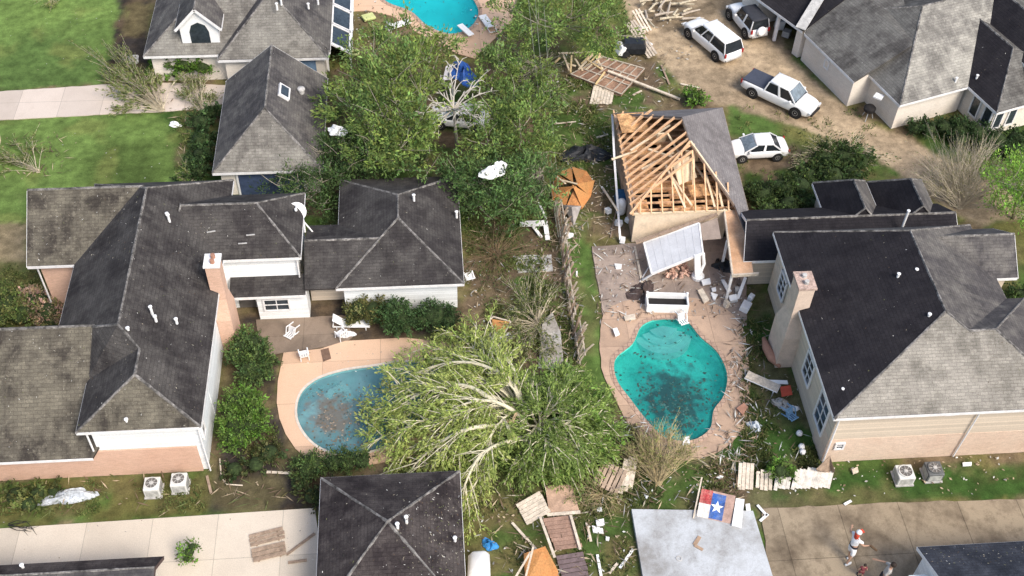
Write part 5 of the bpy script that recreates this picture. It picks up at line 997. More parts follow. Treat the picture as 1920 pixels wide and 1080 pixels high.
ac(1691, 898, 'pale topped air conditioner at the brick foot of the cream house', w_=.92, h_=.7); ac(1745, 892, 'dark topped air conditioner right of the pale topped one', top=mat('ac_dark', (.12, .125, .125), .6), w_=.9, h_=.72)
# patio furniture
def lounger(px, py, rz, label, L=1.9, back=.5, m=white, group='pool loungers', cush=None):
    p = W(px, py, 0); root = thing('sun_lounger', label, 'sun lounger', (p.x, p.y, 0), group); R = Matrix.Rotation(rz, 3, 'Z'); T = lambda x, y, z: Vector((p.x, p.y, 0))+R @ Vector((x, y, z))
    q = MB(); 
    for s_ in (-1, 1): q.beam(T(-L/2, s_*.3, .3), T(L/2, s_*.3, .3), .05, .06)
    for x in (-L/2, L/2): q.beam(T(x, -.32, .3), T(x, .32, .3), .05, .06)
    q.build('frame', m, root)
    for x in (-L*.4, L*.4):
        for s_ in (-1, 1): q = MB(); q.beam(T(x, s_*.3, 0), T(x, s_*.3, .3), .05, .05); q.build('leg', m, root)
    q = MB(); q.beam(T(-L/2+.6, 0, .335), T(L/2, 0, .335), .58, .04); q.build('seat', cush or m, root)
    q = MB(); q.beam(T(-L/2+.6, 0, .34), T(-L/2, 0, .34+back), .58, .04); q.build('backrest', cush or m, root); return root
def chair(px, py, rz, label, m=white, tip=0.0, group='plastic patio chairs'):
    p = W(px, py, 0); root = thing('patio_chair', label, 'chair', (p.x, p.y, 0), group); R = Matrix.Rotation(rz, 3, 'Z') @ Matrix.Rotation(tip, 3, 'X'); dz = .3 if tip else 0; T = lambda x, y, z: Vector((p.x, p.y, dz))+R @ Vector((x, y, z-(.25 if tip else 0)))
    q = MB(); q.beam(T(-.25, 0, .42), T(.25, 0, .42), .5, .04, up=R @ Vector((0, 0, 1))); q.build('seat', m, root)
    q = MB()
    for k_ in range(4): q.beam(T(-.21+k_*.14, -.25, .44), T(-.21+k_*.14, -.32, .88), .08, .03, up=R @ Vector((0, 1, 0)))
    q.beam(T(-.27, -.32, .86), T(.27, -.32, .86), .06, .06); q.build('backrest', m, root)
    for x in (-.24, .24):
        for y in (-.24, .24): q = MB(); q.beam(T(x, y, 0), T(x, y, .42), .05, .05); q.build('leg', m, root)
        q = MB(); q.beam(T(x*1.1, -.3, .64), T(x*1.1, .24, .64), .06, .04); q.beam(T(x*1.1, .22, .42), T(x*1.1, .22, .64), .05, .04); q.build('armrest', m, root)
    return root
lounger(660, 612, -.06, 'white lounger standing near the white wing bushes', 2.2); 
chair(640, 634, .7, 'white patio chair below the white lounger'); chair(571, 672, .25, 'white patio chair at the corner of the peach deck'); chair(552, 622, -.6, 'white chair tipped over on the shaded patio', tip=1.3)
crumple('towel', 'pale cloth heaped beside the white chair under the lounger', 648, 628, .5, .3, .3, tee, 'cloth', seed=4)
panel('doormat', 'dark brown mat lying on the peach deck', [(601, 656), (616, 652), (621, 672), (606, 678)], mat('mat_brown', (.16, .10, .07), .95), 'mat', .02, .075)
chair(878, 525, .3, 'white patio chair tipped against the corner of the white wing', tip=.5)
lounger(915, 50, 1.9, 'white lounger right of the bright cyan pool', 2.4); lounger(747, 52, .5, 'white lounger left of the bright cyan pool half under leaves', 2.0)
q = MB(); q.beam(W(862, 46, .5), W(884, 66, .5), .5, .07); tag(q.build('diving_board', white), 'white diving board over the end of the bright cyan pool', 'diving board')
for (px, py, r, lab) in ((691, 32, .4, 'yellow green cushion near the house side of the cyan pool'), (917, 96, .3, 'yellow green cushion below the white lounger right of the pool')):
    p = W(px, py, .2); q = MB(); q.box(p, (1.0, .8, .22), Matrix.Rotation(r, 3, 'Z')); tag(q.build('cushion', cushion, bevel=.06), lab, 'cushion')
p = W(665, 99, .1); q = MB(); q.rings([[(p.x+(.3+r*math.cos(b))*math.cos(a), p.y+(.3+r*math.cos(b))*math.sin(a), .12+r*math.sin(b)) for b in np.linspace(0, 6.283, 8, endpoint=False)] for a in np.linspace(0, 6.283, 17) for r in (.1,)], cap=False); tag(q.build('tire', cushion), 'small pale ring lying in the dark bed beside the blue windows', 'ring')
# tarps and sheets
crumple('tarp', 'black crumpled tarp on the grass left of the unroofed garage', 1096, 290, 1.5, 1.1, .7, black, seed=3)
crumple('tarp', 'bright blue tarp under the bare white tree', 869, 140, .9, 1.4, .8, bluem, seed=5, z=2.6, rot=.2)
panel('sheet', 'pale lilac sheet beside the bright blue tarp', [(836, 124, 2.6), (852, 119, 2.7), (862, 148, 2.2), (830, 150, 2.2)], mat('lilac_sheet', (.55, .54, .60), .7, .15), 'sheet')
crumple('tarp', 'white crumpled tarp caught in the tree tops above the dark roof', 927, 322, .85, .65, .6, white, seed=8, z=4.6, rot=.6)
crumple('tarp', 'white crumpled sheet beside the corner of the hipped garage', 632, 247, .6, .5, .5, white, seed=9, z=3.9)
crumple('sheet', 'small white scrap on the lower left lawn', 328, 234, .45, .3, .2, white, 'sheet', seed=10)
crumple('metal_sheet', 'crumpled silver sheet on the grass below the peach wall', 128, 932, 1.35, .5, .45, foil, 'metal sheet', seed=12, rot=.25)
crumple('metal_sheet', 'grey sheet of siding lying by the arched dormer house', 247, 112, .5, .7, .25, greypanel, 'metal sheet', seed=13)
# orange sheathing: a blown off octagonal roof lying on its side
c = W(1074, 372, 0); root = thing('gazebo_roof', 'blown off orange sheathed gazebo roof with a grey tip lying in the grass', 'roof wreck', (c.x, c.y, 0))
apex = W(1078, 388, 1.7); rim = [W(1032, 352, .25), W(1045, 326, .3), W(1072, 314, .35), (W(1100, 320, .3)), W(1115, 342, .25), W(1108, 370, .2), W(1092, 392, .1), W(1060, 391, .1), W(1034, 374, .2)]
for i in range(len(rim)):
    a, b = rim[i], rim[(i+1) % len(rim)]; q = MB(); k_ = Vector((0, 0, -.06)); cc = W(1075+(i*37 % 15)-7, 347+(i*53 % 13)-6, 1.15+.3*((i*7) % 3)/2); A_ = a.lerp(cc, .02)+Vector((0, 0, .1*((i*5) % 3))); B2 = b.lerp(cc, .02)
    q.mesh([A_, B2, cc, A_+k_, B2+k_, cc+k_], [(0, 1, 2), (5, 4, 3), (0, 3, 4, 1), (1, 4, 5, 2), (2, 5, 3, 0)]); q.build('sheathing_panel', plyor if i % 3 else mat('rusty_sheathing', (.42, .19, .07), .8, .4, 1.5, 10), root)
for a, b in (((1040, 328, .7), (1060, 344, 1.4)), ((1050, 337, 1.0), (1082, 345, 1.4))): q = MB(); q.beam(W(*a), W(*b), .12, .06); q.build('batten', lumberP, root)
q = MB(); q.mesh([W(1055, 384, .45), W(1090, 386, .5), W(1076, 424, .1), W(1072, 388, .9)], [(0, 2, 3), (1, 3, 2), (0, 3, 1), (0, 1, 2)]); q.build('grey_tip', mat('asphalt_felt', (.33, .30, .28), .9, .25), root)
# white bent frame
root = thing('bent_frame', 'bent white gutter pieces left of the fence line', 'gutter wreck', W(1000, 430, 0))
for a, b, w_ in (((975, 420, .3), (1025, 418, .5), .45), ((1022, 415, .5), (1027, 450, .1), .3), ((1000, 425, .2), (1015, 445, .1), .2), ((1010, 380, .6), (1024, 410, .3), .12)): q = MB(); q.beam(W(*a), W(*b), w_, .1); q.build('gutter_piece', trim, root)
# collapsed fence line
FP = [((1040, 402), (1052, 470)), ((1053, 474), (1060, 545)), ((1062, 548), (1072, 615)), ((1073, 618), (1084, 690))]
FL = ['leaning weathered fence section nearest the orange sheathing', 'leaning weathered fence section level with the grey path', 'leaning weathered fence section above the pale grey panel', 'leaning weathered fence section beside the fallen tree']
for (a, b), lab in zip(FP, FL):
    A, B_ = W(*a), W(*b); root = thing('fence_section', lab, 'fence', A, 'weathered fence sections between the two yards'); d = (B_-A).normalized(); s_ = Vector((d.y, -d.x, 0)); tilt = random.uniform(.12, .38); n_ = int((B_-A).length/.16)
    for i in range(n_):
        if random.random() < .28: continue
        p = A+d*(i*.16+.05); tt = tilt+random.gauss(0, .12); q = MB(); q.beam(p, p+s_*math.sin(tt)*1.6*(-1)+Vector((0, 0, math.cos(tt)*1.6)), .12, .02, up=d); q.build('picket', greywood if random.random() < .5 else oldwood, root)
    for h_ in (.35, 1.2): q = MB(); o_ = -s_*math.sin(tilt)*h_+Vector((0, 0, math.cos(tilt)*h_+.03)); q.beam(A+o_, B_+o_, .08, .05); q.build('rail', greywood, root)
    q = MB(); q.beam(A, A+Vector((0, 0, 1.5)), .1, .1); q.build('post', greywood, root)
panel('panel', 'pale grey triangular panel leaning beside the fence', [(1017, 602, .5), (1036, 586, .55), (1051, 622, .4), (1058, 692, .08), (1009, 690, .08), (1014, 645, .3)], mat('pale_grey_board', (.36, .345, .32), .85, .4, 1.6, 9, col2=(.20, .18, .15), sc2=.9, amt2=.8))
root = thing('chair_frame', 'upturned orange seat with a pale frame above the fallen tree', 'chair', W(938, 620, 0))
q = MB(); q.poly([W(922, 598, .7), W(957, 604, .7), W(944, 628, .3), (W(925, 620, .3))]); q.build('seat', plyor, root)
for a, b in (((918, 600, .75), (925, 594, .8)), ((925, 594, .8), (958, 603, .75)), ((958, 603, .75), (942, 632, .3)), ((918, 600, .75), (928, 625, .3)), ((928, 625, .3), (918, 636, 0)), ((942, 632, .3), (935, 640, 0))): q = MB(); q.beam(W(*a), W(*b), .07, .07); q.build('frame_bar', palewood, root)
panel('cushion', 'pale rectangular cushion beside the upturned orange seat', [(932, 635), (955, 622), (961, 632), (938, 645)], trim, 'cushion', .12, .3)
# lumber pile near the top
root = thing('broken_wall', 'collapsed brown board wall with splintered lumber on top, right of the power lines', 'collapsed wall', W(1130, 140, 0))
q = MB(); P_ = [W(1070, 140, .25), W(1130, 108, .5), W(1208, 130, .45), W(1165, 178, .2)]; q.poly(P_); q.mesh([p-Vector((0, 0, .15)) for p in P_]+P_, [(0, 1, 5, 4), (1, 2, 6, 5), (2, 3, 7, 6), (3, 0, 4, 7)]); q.build('board_wall', mat('brown_boards', (.24, .14, .095), .9, .4, 2, 14, col2=(.33, .22, .15)), root)
for i in range(7):
    t = i/6; q = MB(); q.beam(P_[0].lerp(P_[3], t)+Vector((0, 0, .06)), P_[1].lerp(P_[2], t)+Vector((0, 0, .06)), .07, .06); q.build('stud', greywood, root)
for i in range(4): t = i/3; q = MB(); q.beam(P_[0].lerp(P_[1], t)+Vector((0, 0, .08)), P_[3].lerp(P_[2], t)+Vector((0, 0, .08)), .1, .05); q.build('plate', greywood, root)
LP = [((1047, 100), (1105, 98)), ((1050, 108), (1040, 118)), ((1055, 100), (1068, 133)), ((1072, 104), (1070, 135)), ((1085, 130), (1112, 102)), ((1090, 132), (1122, 102)), ((1098, 131), (1130, 104)), ((1100, 112), (1128, 130)), ((1118, 108), (1133, 135)), ((1110, 100), (1090, 120)), ((1078, 110), (1092, 132)), ((1134, 135), (1117, 158)), ((1060, 118), (1080, 124)), ((1125, 100), (1118, 125))]
LN = ['level yellow stud along the top of the lumber heap', 'short stud at the left tip of the lumber heap', 'slanting stud in the left part of the lumber heap', 'upright stud in the left part of the lumber heap', 'leftmost of three parallel bright studs in the lumber heap', 'middle of three parallel bright studs in the lumber heap', 'rightmost of three parallel bright studs in the lumber heap', 'stud crossing the right part of the lumber heap', 'stud leaning off the right side of the lumber heap', 'stud crossing under the top of the lumber heap', 'slanting stud at the centre of the lumber heap', 'stud lying across the brown boards below the heap', 'short cross piece low in the lumber heap', 'upright stud at the right end of the lumber heap']
for k_, ((a, b), lab) in enumerate(zip(LP, LN)): plank(a, b, .13, lab, mat('yellow_lumber', (.68, .50, .26), .8, .2, 3, 18) if k_ % 2 else lumberP, .35+.05*(k_ % 5), .3+.07*(k_ % 4), .08, 'stud', 'lumber', 'splintered lumber heap')
plank((1140, 133), (1275, 186), .2, 'long pale beam sticking out of the lumber heap towards the garage', palewood, .6, .2, .1, 'beam', 'beam')
boards('fallen_fence', 'pale slatted panel lying below the brown board wall', (1105, 195), (1113, 160), (1147, 195), 7, palewood, z=(.1, .2, .1))
for i, (a, b, lab, m_) in enumerate((((1187, 178), (1203, 170), 'short pale stick above the taupe roof edge', palewood), ((1255, 158), (1240, 122), 'brown stick standing at the edge of the mud drive', oldwood), ((1276, 157), (1313, 165), 'bent pale pole above the bright shrub', palewood), ((1118, 258), (1140, 252), 'pale board lying above the garage corner on the grass', palewood), ((1040, 232), (1080, 228), 'thin pale stick in the grass under the power lines', palewood),
    ((1042, 208), (1065, 198), 'thin pale stick above the other one under the power lines', palewood), ((1130, 352), (1158, 395), 'pale board leaning toward the garage corner', palewood), ((1148, 215), (1152, 300), 'white pole along the upper part of the garage west wall', trim), ((1152, 300), (1163, 450), 'white pole along the lower part of the garage west wall', trim),
    ((1145, 445), (1155, 395), 'brown stake beside the white pole', oldwood), ((1135, 362), (1128, 350), 'white scrap at the head of the leaning board', white), ((1190, 462), (1204, 530), 'pale post lying beside the patio cover', palewood), ((1205, 430), (1216, 500), 'pale strut along the left side of the patio cover', palewood), ((1200, 528), (1250, 445), 'thin white pole crossing the fallen patio cover', trim),
    ((1132, 605), (1160, 625), 'thin stick on the deck left of the turquoise pool', palewood), ((1100, 980), (1108, 1015), 'pale stick right of the boardwalk', palewood), ((1120, 1040), (1128, 1085), 'upright pale plank at the bottom edge right of the boardwalk', white), ((1142, 1075), (1158, 1056), 'short pale plank at the bottom edge beside the slab', palewood), ((1162, 1065), (1187, 1030), 'slanting white plank touching the pale slab', white),
    ((1420, 947), (1438, 967), 'white bar of the upper broken bracket on the driveway', white), ((1425, 977), (1440, 964), 'white bar of the lower broken bracket on the driveway', white), ((1583, 946), (1596, 939), 'small white scrap at the grass edge above the brown driveway', white), ((537, 1040), (590, 1000), 'long dark stick beside the wooden gate on the driveway', oldwood), ((500, 885), (545, 887), 'pale stick on the dark bed above the driveway', palewood),
    ((388, 892), (396, 925), 'brown board leaning off the peach wall corner', oldwood), ((540, 1055), (575, 1050), 'thin dark twig at the bottom of the tan driveway', oldwood), ((960, 980), (1005, 1030), 'long pale board crossing the orange plywood', palewood), ((1030, 760), (1033, 765), 'small pale chip inside the fallen tree', palewood), ((1136, 885), (1150, 870), 'white chip by the weathered board panel', white))):
    plank(a, b, .14 if i not in (5, 4, 9, 13, 14) else .07, lab, m_, .08 if i not in (7, 8) else 2.2, (.08 if i not in (6,) else 1.4) if i not in (7, 8) else (2.3 if i == 7 else .3))
# cart, log pile, fence debris at the top
root = thing('utility_cart', 'tipped black and white cart in the dark gap by the mud drive', 'cart', W(1180, 105, 0))
p = W(1185, 100, 0); q = MB(); q.rings([[p+Vector((x*s_, y*s_, z)) for x, y in ((-.9, -.5), (.9, -.6), (1.0, .5), (-.8, .6))] for z, s_ in ((.3, 1), (.8, 1.05), (1.2, .8))]); q.build('body', black, root)
q = MB(); q.box(p+Vector((-1.0, -.2, .6)), (.5, .9, .8), Euler((0, .4, .3)).to_matrix()); q.build('white_cowl', white, root, bevel=.08)
for y in (-.55, .5): q = MB(); c_ = p+Vector((-.6, y, .3)); q.rings([[c_+Vector((.3*math.cos(a), s_, .3*math.sin(a))) for a in np.linspace(0, 6.283, 14, endpoint=False)] for s_ in (-.08, .08)]); q.build('wheel', rubber, root)
boards('fallen_fence', 'grey boards leaning over the black and white cart', (1172, 45), (1215, 110), (1190, 35), 4, greywood, z=(1.2, .3, 1.2), gap=.3)
boards('fallen_fence', 'pale boards pointing up between the log pile and the tree', (1183, 20), (1207, 62), (1200, 15), 3, palewood, z=(1.5, .5, 1.5), gap=.45)
for i, (px, py, lab) in enumerate(((1203, 55, 'white square scrap at the end of the pale boards'), (1216, 84, 'white square scrap at the left edge of the mud drive'))): p = W(px, py, .2); q = MB(); q.box(p, (.5, .5, .3), Euler((.2, .3, i)).to_matrix()); tag(q.build('box', trim), lab, 'box')
random.seed(5)
for i in range(26):
    p = W(random.uniform(1195, 1285), random.uniform(-5, 38), random.uniform(.1, .6)); a = random.gauss(.5, .5); L_ = random.uniform(.8, 2.2); d = Vector((math.cos(a), math.sin(a), random.uniform(-.1, .15)))
    q = MB(); q.tube([p, p+d*L_*.5+Vector((0, 0, .05)), p+d*L_], [.11, .09, .07], 7); tag(q.build('log', bark if i % 3 else greywood), 'grey cut log in the heap at the top left of the mud drive', 'log', 'heap of grey cut logs')
# open garage contents
for i, (a, b, z, m_, lab) in enumerate(((1462, 45, .8, white, 'white bag inside the open garage at the top'), (1475, 62, .5, greypanel, 'grey box on the floor of the open garage'), (1452, 25, .8, mat('brown_box', (.25, .15, .08)), 'brown box deep in the open garage'))):
    p = W(a, b, z/2); q = MB(); q.box(p, (.7, .6, z), Euler((0, .1, i)).to_matrix()); tag(q.build('storage_box', m_, bevel=.04), lab, 'box')
p = W(1625, 222, 0); root = thing('garden_grill', 'dark round grill under the white awning of the cream house', 'grill', (p.x, p.y, 0)); q = MB(); q.lathe(p, [(.1, .5), (.42, .75), (.45, 1.0), (.3, 1.15), (.02, 1.2)], 14); q.build('bowl', dark, root)
for k_ in range(3): a = k_*2.09; q = MB(); q.beam(p+Vector((.25*math.cos(a), .25*math.sin(a), .6)), p+Vector((.45*math.cos(a), .45*math.sin(a), 0)), .05, .05); q.build('leg', metal, root)
# garage side clutter
p = W(1163, 400, 0); q = MB(); q.lathe(p, [(.28, .05), (.33, .2), (.33, 1.0), (.22, 1.2), (.06, 1.26)], 14); tag(q.build('tank', trim, smooth=True), 'white upright tank beside the garage west wall', 'tank')
p = W(1166, 372, .4); q = MB(); q.box(p, (.8, 1.1, .8), Euler((0, .1, .05)).to_matrix()); tag(q.build('bin', mat('blue_bin', (.02, .10, .22), .5), bevel=.08), 'dark blue bin beside the garage west wall', 'bin')
for i, (a, b, lab) in enumerate(((1160, 418, 'larger white box below the white tank'), (1178, 412, 'smaller white box below the white tank'), (1167, 450, 'white lump at the foot of the white pole'), (1140, 395, 'white scrap left of the white tank'))): p = W(a, b, .2); q = MB(); q.box(p, (.4+.1*(i == 0), .35, .35), Euler((.1, .2, i*.7)).to_matrix()); tag(q.build('box', white, bevel=.04), lab, 'box')
# fallen patio cover
root = thing('patio_cover', 'pale grey sheet metal patio cover collapsed against the garage', 'patio cover', W(1260, 480, 0))
PC = [W(1207, 455, 1.3), W(1311, 418, 2.4), W(1318, 474, 2.0), W(1222, 513, .9)]
q = MB(); q.poly(PC); q.mesh(PC+[p-Vector((0, 0, .1)) for p in PC], [(7, 6, 5, 4)]); q.build('sheet', coverm, root)
for i in range(4): a, b = PC[i], PC[(i+1) % 4]; q = MB(); q.beam(a-Vector((0, 0, .05)), b-Vector((0, 0, .05)), .1, .16); q.build('edge_beam', trim, root)
for i in range(1, 7): t = i/7; q = MB(); q.beam(PC[0].lerp(PC[1], t)+Vector((0, 0, .012)), PC[3].lerp(PC[2], t)+Vector((0, 0, .012)), .03, .02); q.build('seam', coverm, root)
q = MB(); q.beam(PC[3]+Vector((0, 0, -.1)), W(1205, 525, .2), .1, .1); q.build('post', trim, root)
panel('roof_board', 'taupe board wedged between the patio cover and the breezeway', [(1313, 420, 2.3), (1345, 408, 2.4), (1352, 447, 2.2), (1318, 450, 2.1)], mat('taupe_board', (.30, .24, .20), .85, .15), 'board')
plank((1192, 455), (1345, 402), .22, 'brown header beam along the upper edge of the patio cover', oldwood, 1.5, 2.6, .12, 'beam', 'beam')
root = thing('column', 'toppled white porch column right of the patio cover', 'column', W(1312, 500, 0)); q = MB(); q.beam(W(1307, 478, 1.9), W(1308, 518, .3), .38, .3, up=(0, 1, 0)); q.build('shaft', white, root); q = MB(); q.tube([W(1318, 475, 1.9), W(1320, 495, 1.0), W(1312, 515, .4)], .12, 8); q.build('bracket', white, root); q = MB(); q.lathe(W(1308, 520, .05), [(.4, 0), (.42, .2), (.3, .35)], 12); q.build('base', white, root)
# lattice
q = MB(); random.seed(9)
for i in range(48):
    p = W(random.choice([random.gauss(1272, 12), random.uniform(1222, 1290)]), random.uniform(494, 520), random.uniform(.1, .5)); q.box(p, (.3, .12, .1), Euler((random.uniform(-.5, .5), random.uniform(-.5, .5), random.uniform(0, 3))).to_matrix())
o = q.build('brick_rubble', mat('pink_brick', (.55, .35, .27), .9, .3)); o['kind'] = 'stuff'; tag(o, 'heap of pinkish brick rubble under the patio cover', 'rubble')
# white outdoor counter by the pool
root = thing('outdoor_counter', 'long white open topped planter box on the rim of the turquoise pool', 'planter', W(1252, 580, 0)); a = W(1212, 584, 0); b = W(1290, 586, 0); 
q = MB(); d = (b-a).normalized(); s_ = Vector((-d.y, d.x, 0)); c = (a+b)/2+Vector((0, .35, 0)); Lh = (b-a).length/2
for sy in (-.42, .42): q.beam(c-d*Lh+s_*sy+Vector((0, 0, .38)), c+d*Lh+s_*sy+Vector((0, 0, .38)), .08, .7)
for sx in (-1, 1): q.beam(c+d*(Lh-.04)*sx-s_*.42+Vector((0, 0, .381)), c+d*(Lh-.04)*sx+s_*.42+Vector((0, 0, .381)), .1, .705)
q.beam(c-d*Lh+s_*.45+Vector((0, 0, .8)), c+d*Lh+s_*.45+Vector((0, 0, .8)), .12, .12); q.build('sides', white, root)
q = MB(); q.beam(c-d*(Lh-.06)+Vector((0, 0, .42)), c+d*(Lh-.06)+Vector((0, 0, .42)), .74, .06); q.build('inner_tray', dark, root)
for sx in (-1, 1): q = MB(); q.beam(c+d*(Lh-.05)*sx+s_*.44, c+d*(Lh-.05)*sx+s_*.44+Vector((0, 0, .95)), .13, .13); q.build('post', white, root)
crumple('debris_heap', 'dark heap of burnt looking cloth left of the white planter', 1205, 550, .8, 1.2, .35, mat('dark_cloth', (.07, .05, .045), .95, .4, 3, 10), 'debris heap', seed=21)
chair(1274, 597, .3, 'white patio chair half in the turquoise pool edge', tip=1.2)
for i, (pts, z, m_, lab) in enumerate((([(1308, 544), (1317, 540), (1330, 562), (1320, 568)], .25, palewood, 'pale slatted rectangular cushion on the patio'), ([(1315, 525), (1331, 521), (1333, 531), (1318, 534)], .3, white, 'white square cushion at the top of the patio debris'), ([(1334, 540), (1342, 538), (1343, 545), (1336, 546)], .25, white, 'tiny white scrap between the patio cushions'), ([(1333, 548), (1346, 552), (1341, 562), (1337, 560)], .2, white, 'white triangular scrap below the patio cushions'), ([(1352, 524), (1358, 524), (1372, 545), (1366, 550)], .3, trim, 'long white strip beside the breezeway end'),
    ([(1170, 592), (1190, 588), (1192, 598), (1172, 600)], .2, palewood, 'cream board pile on the deck above the pool corner'), ([(1149, 616), (1157, 614), (1162, 626), (1154, 630)], .3, white, 'white cushion on the deck left of the pool steps'), ([(1152, 494), (1166, 495), (1165, 503), (1155, 503)], .15, white, 'white scrap on the left of the stained patio'), ([(1058, 435), (1075, 437), (1076, 443), (1064, 446)], .15, white, 'white scrap on the green strip near the fence'), ([(1080, 508), (1083, 508), (1083, 517), (1080, 517)], .1, white, 'small white scrap in the middle of the green strip'),
    ([(1381, 765), (1395, 755), (1402, 762), (1393, 778)], .25, terra, 'terracotta flat piece on the grass by the pool deck corner'), ([(1282, 820), (1292, 818), (1294, 832), (1280, 834)], .2, white, 'white cushion on the lower rim of the turquoise pool'), ([(1117, 975), (1132, 972), (1134, 984), (1119, 986)], .12, white, 'upper white scrap right of the boardwalk'), ([(1110, 985), (1130, 990), (1132, 1000), (1112, 997)], .12, white, 'lower and larger white scrap right of the boardwalk'), ([(1136, 1005), (1143, 1007), (1142, 1013), (1136, 1012)], .1, white, 'tiny white scrap below the pair by the boardwalk'), ([(1118, 952), (1128, 950), (1129, 958), (1120, 958)], .1, white, 'small white scrap above the pair by the boardwalk'),
    ([(1347, 890), (1357, 893), (1350, 898), (1343, 895)], .1, white, 'white scrap on the dark grass above the painted flag'), ([(1208, 927), (1216, 930), (1212, 936)], .1, white, 'white scrap on the grass above the pale slab'), ([(1597, 880), (1608, 875), (1610, 884), (1600, 888)], .15, palewood, 'pale scrap at the brick foot left of the air conditioners'), ([(1805, 867), (1822, 866), (1822, 872), (1806, 873)], .1, white, 'white scrap at the brick foot right of the air conditioners'))):
    panel('scrap', lab, [(*p, z) for p in pts], m_, 'scrap', .1)
# clutter heap by the breezeway corner
for i, (a, b, w_, lab, m_) in enumerate(((1375, 560, .5, 'white bucket left in the clutter by the cream house corner', white), (1398, 575, .7, 'large white crate in the clutter by the cream house corner', trim), (1362, 570, .35, 'small pale box in the clutter by the cream house corner', palewood), (1385, 545, .45, 'grey box behind the white crate by the cream house corner', greypanel), (1408, 558, .4, 'white box nearest the cream house corner', white))):
    p = W(a, b, .25); q = MB(); q.box(p, (w_, w_*.8, .45), Euler((random.uniform(-.3, .3), random.uniform(-.3, .3), i)).to_matrix()); tag(q.build('box', m_, bevel=.04), lab, 'box', None)
crumple('rubbish_bag', 'black rubbish bags with a white scrap beside the breezeway', 1358, 500, .8, .6, .6, black, 'rubbish bag', seed=33)
plank((1398, 520), (1383, 560), .2, 'white board leaning out of the corner clutter', white, .9, .3)
# yard between pool and house E
root = thing('kayak', 'long rust red curved tube against the cream house wall', 'slide', W(1450, 665, 0)); q = MB(); q.tube([W(1432, 634, .3), W(1437, 652, .35), W(1448, 672, .3), W(1462, 688, .25)], [.12, .26, .28, .1], 10); q.build('shell', terra, root, smooth=True)
lounger(1428, 722, -.6, 'cream lounger lying on the grass right of the pool deck', 2.0, cush=palewood, back=.05); panel('board', 'white board lying above the red plastic piece', [(1442, 712, .3), (1476, 713, .3), (1478, 720, .3), (1444, 719, .3)], white, 'board')
panel('plastic_lid', 'red plastic piece on the grass near the tall window', [(1463, 725, .6), (1482, 722, .6), (1486, 740, .4), (1466, 744, .4)], redm, 'plastic piece'); crumple('cloth', 'grey crumpled cloth below the red plastic piece', 1465, 758, .45, .5, .3, greytee, 'cloth', seed=40)
chair(1474, 775, .5, 'light blue plastic chair tipped on the grass near the wall', lblue, 1.2); crumple('cloth', 'white crumpled cloth beside the light blue chair', 1487, 766, .3, .25, .2, tee, 'cloth', seed=41); crumple('bag', 'pale blue grey bag on the grass beside the pool deck end', 1415, 800, .45, .35, .35, mat('pale_bag', (.5, .55, .6), .6), 'bag', seed=42)
for i, (a, b, lab) in enumerate(((1498, 815, 'upper round white stone by the cream house wall'), (1502, 840, 'middle round white stone by the cream house wall'), (1504, 850, 'lower round white stone by the cream house wall'))): q = MB(); p = W(a, b, 0); q.lathe(p, [(.12, 0), (.2, .1), (.16, .25), (.03, .3)], 10); tag(q.build('stone', trim, smooth=True), lab, 'stone')
# lower middle wreckage
boards('fallen_fence', 'weathered board panel lying above the slab, beside pale boards', (1110, 905), (1130, 862), (1158, 928), 6, mat('mixed_boards', (.40, .30, .22), .9, .35), z=(.2, .5, .2), gap=.25)
boards('fallen_fence', 'pale board pair right of the weathered panel', (1158, 928), (1170, 864), (1186, 912), 3, palewood, z=(.2, .5, .2), gap=.2)
boards('fallen_fence', 'pale splayed boards left of the brown deck square', (968, 945), (1012, 920), (988, 985), 6, palewood, z=(.2, .6, .1), gap=.1)
panel('deck_square', 'pinkish brown square of decking at the head of the boardwalk', [(1022, 912), (1072, 908), (1086, 957), (1030, 962)], mat('pink_boards', (.46, .31, .22), .9, .25, 2, 14), 'decking', .1, .3)
plank((1026, 965), (1088, 960), .18, 'pale edge board below the decking square', palewood, .35)
boards('boardwalk', 'brown slatted boardwalk section running down the middle yard', (1018, 972), (1068, 966), (1042, 1032), 8, mat('walk_boards', (.30, .19, .14), .9, .3, 2, 14), z=(.3, .3, .3), gap=.1, rm=greywood)
for a, b, lab in (((1013, 970), (1040, 1045), 'pale side rail left of the boardwalk'), ((1070, 966), (1088, 1030), 'pale side rail right of the boardwalk')): plank(a, b, .14, lab, palewood, .45)
boards('boardwalk', 'dark slatted step section at the bottom end of the boardwalk', (1042, 1042), (1092, 1034), (1056, 1095), 6, mat('dark_boards', (.15, .11, .11), .9, .3), z=(.2, .2, .1), gap=.12)
panel('plywood_sheet', 'orange brown plywood sheet left of the boardwalk at the bottom', [(982, 1038, .5), (1022, 1024, .9), (1046, 1070, .3), (1050, 1095, .2), (985, 1095, .2)], plyor, 'plywood')
for a, b, z_, lab in (((985, 1085), (1000, 1025), 1.2, 'upright pale stick crossing the orange plywood'), ((962, 1090), (995, 1035), 1.0, 'second pale stick left of the orange plywood')): plank(a, b, .1, lab, palewood, .3, z_)
root = thing('boat', 'long white rounded hull standing at the bottom edge beside the brown roof', 'boat', W(898, 1070, 0)); q = MB(); q.rings([[W(898, yy, .1)+Vector((x*s_, 0, z*s_)) for x, z in ((-.5, 0), (.5, 0), (.55, .6), (.35, .95), (-.35, .95), (-.55, .6))] for yy, s_ in ((1046, .75), (1052, 1), (1080, 1.05), (1100, 1.05))]); q.build('hull', white, root, smooth=True)
crumple('bag', 'bright blue bag on the grass above the white hull', 918, 1022, .4, .35, .35, mat('bright_blue', (.04, .22, .5), .5), 'bag', seed=50)
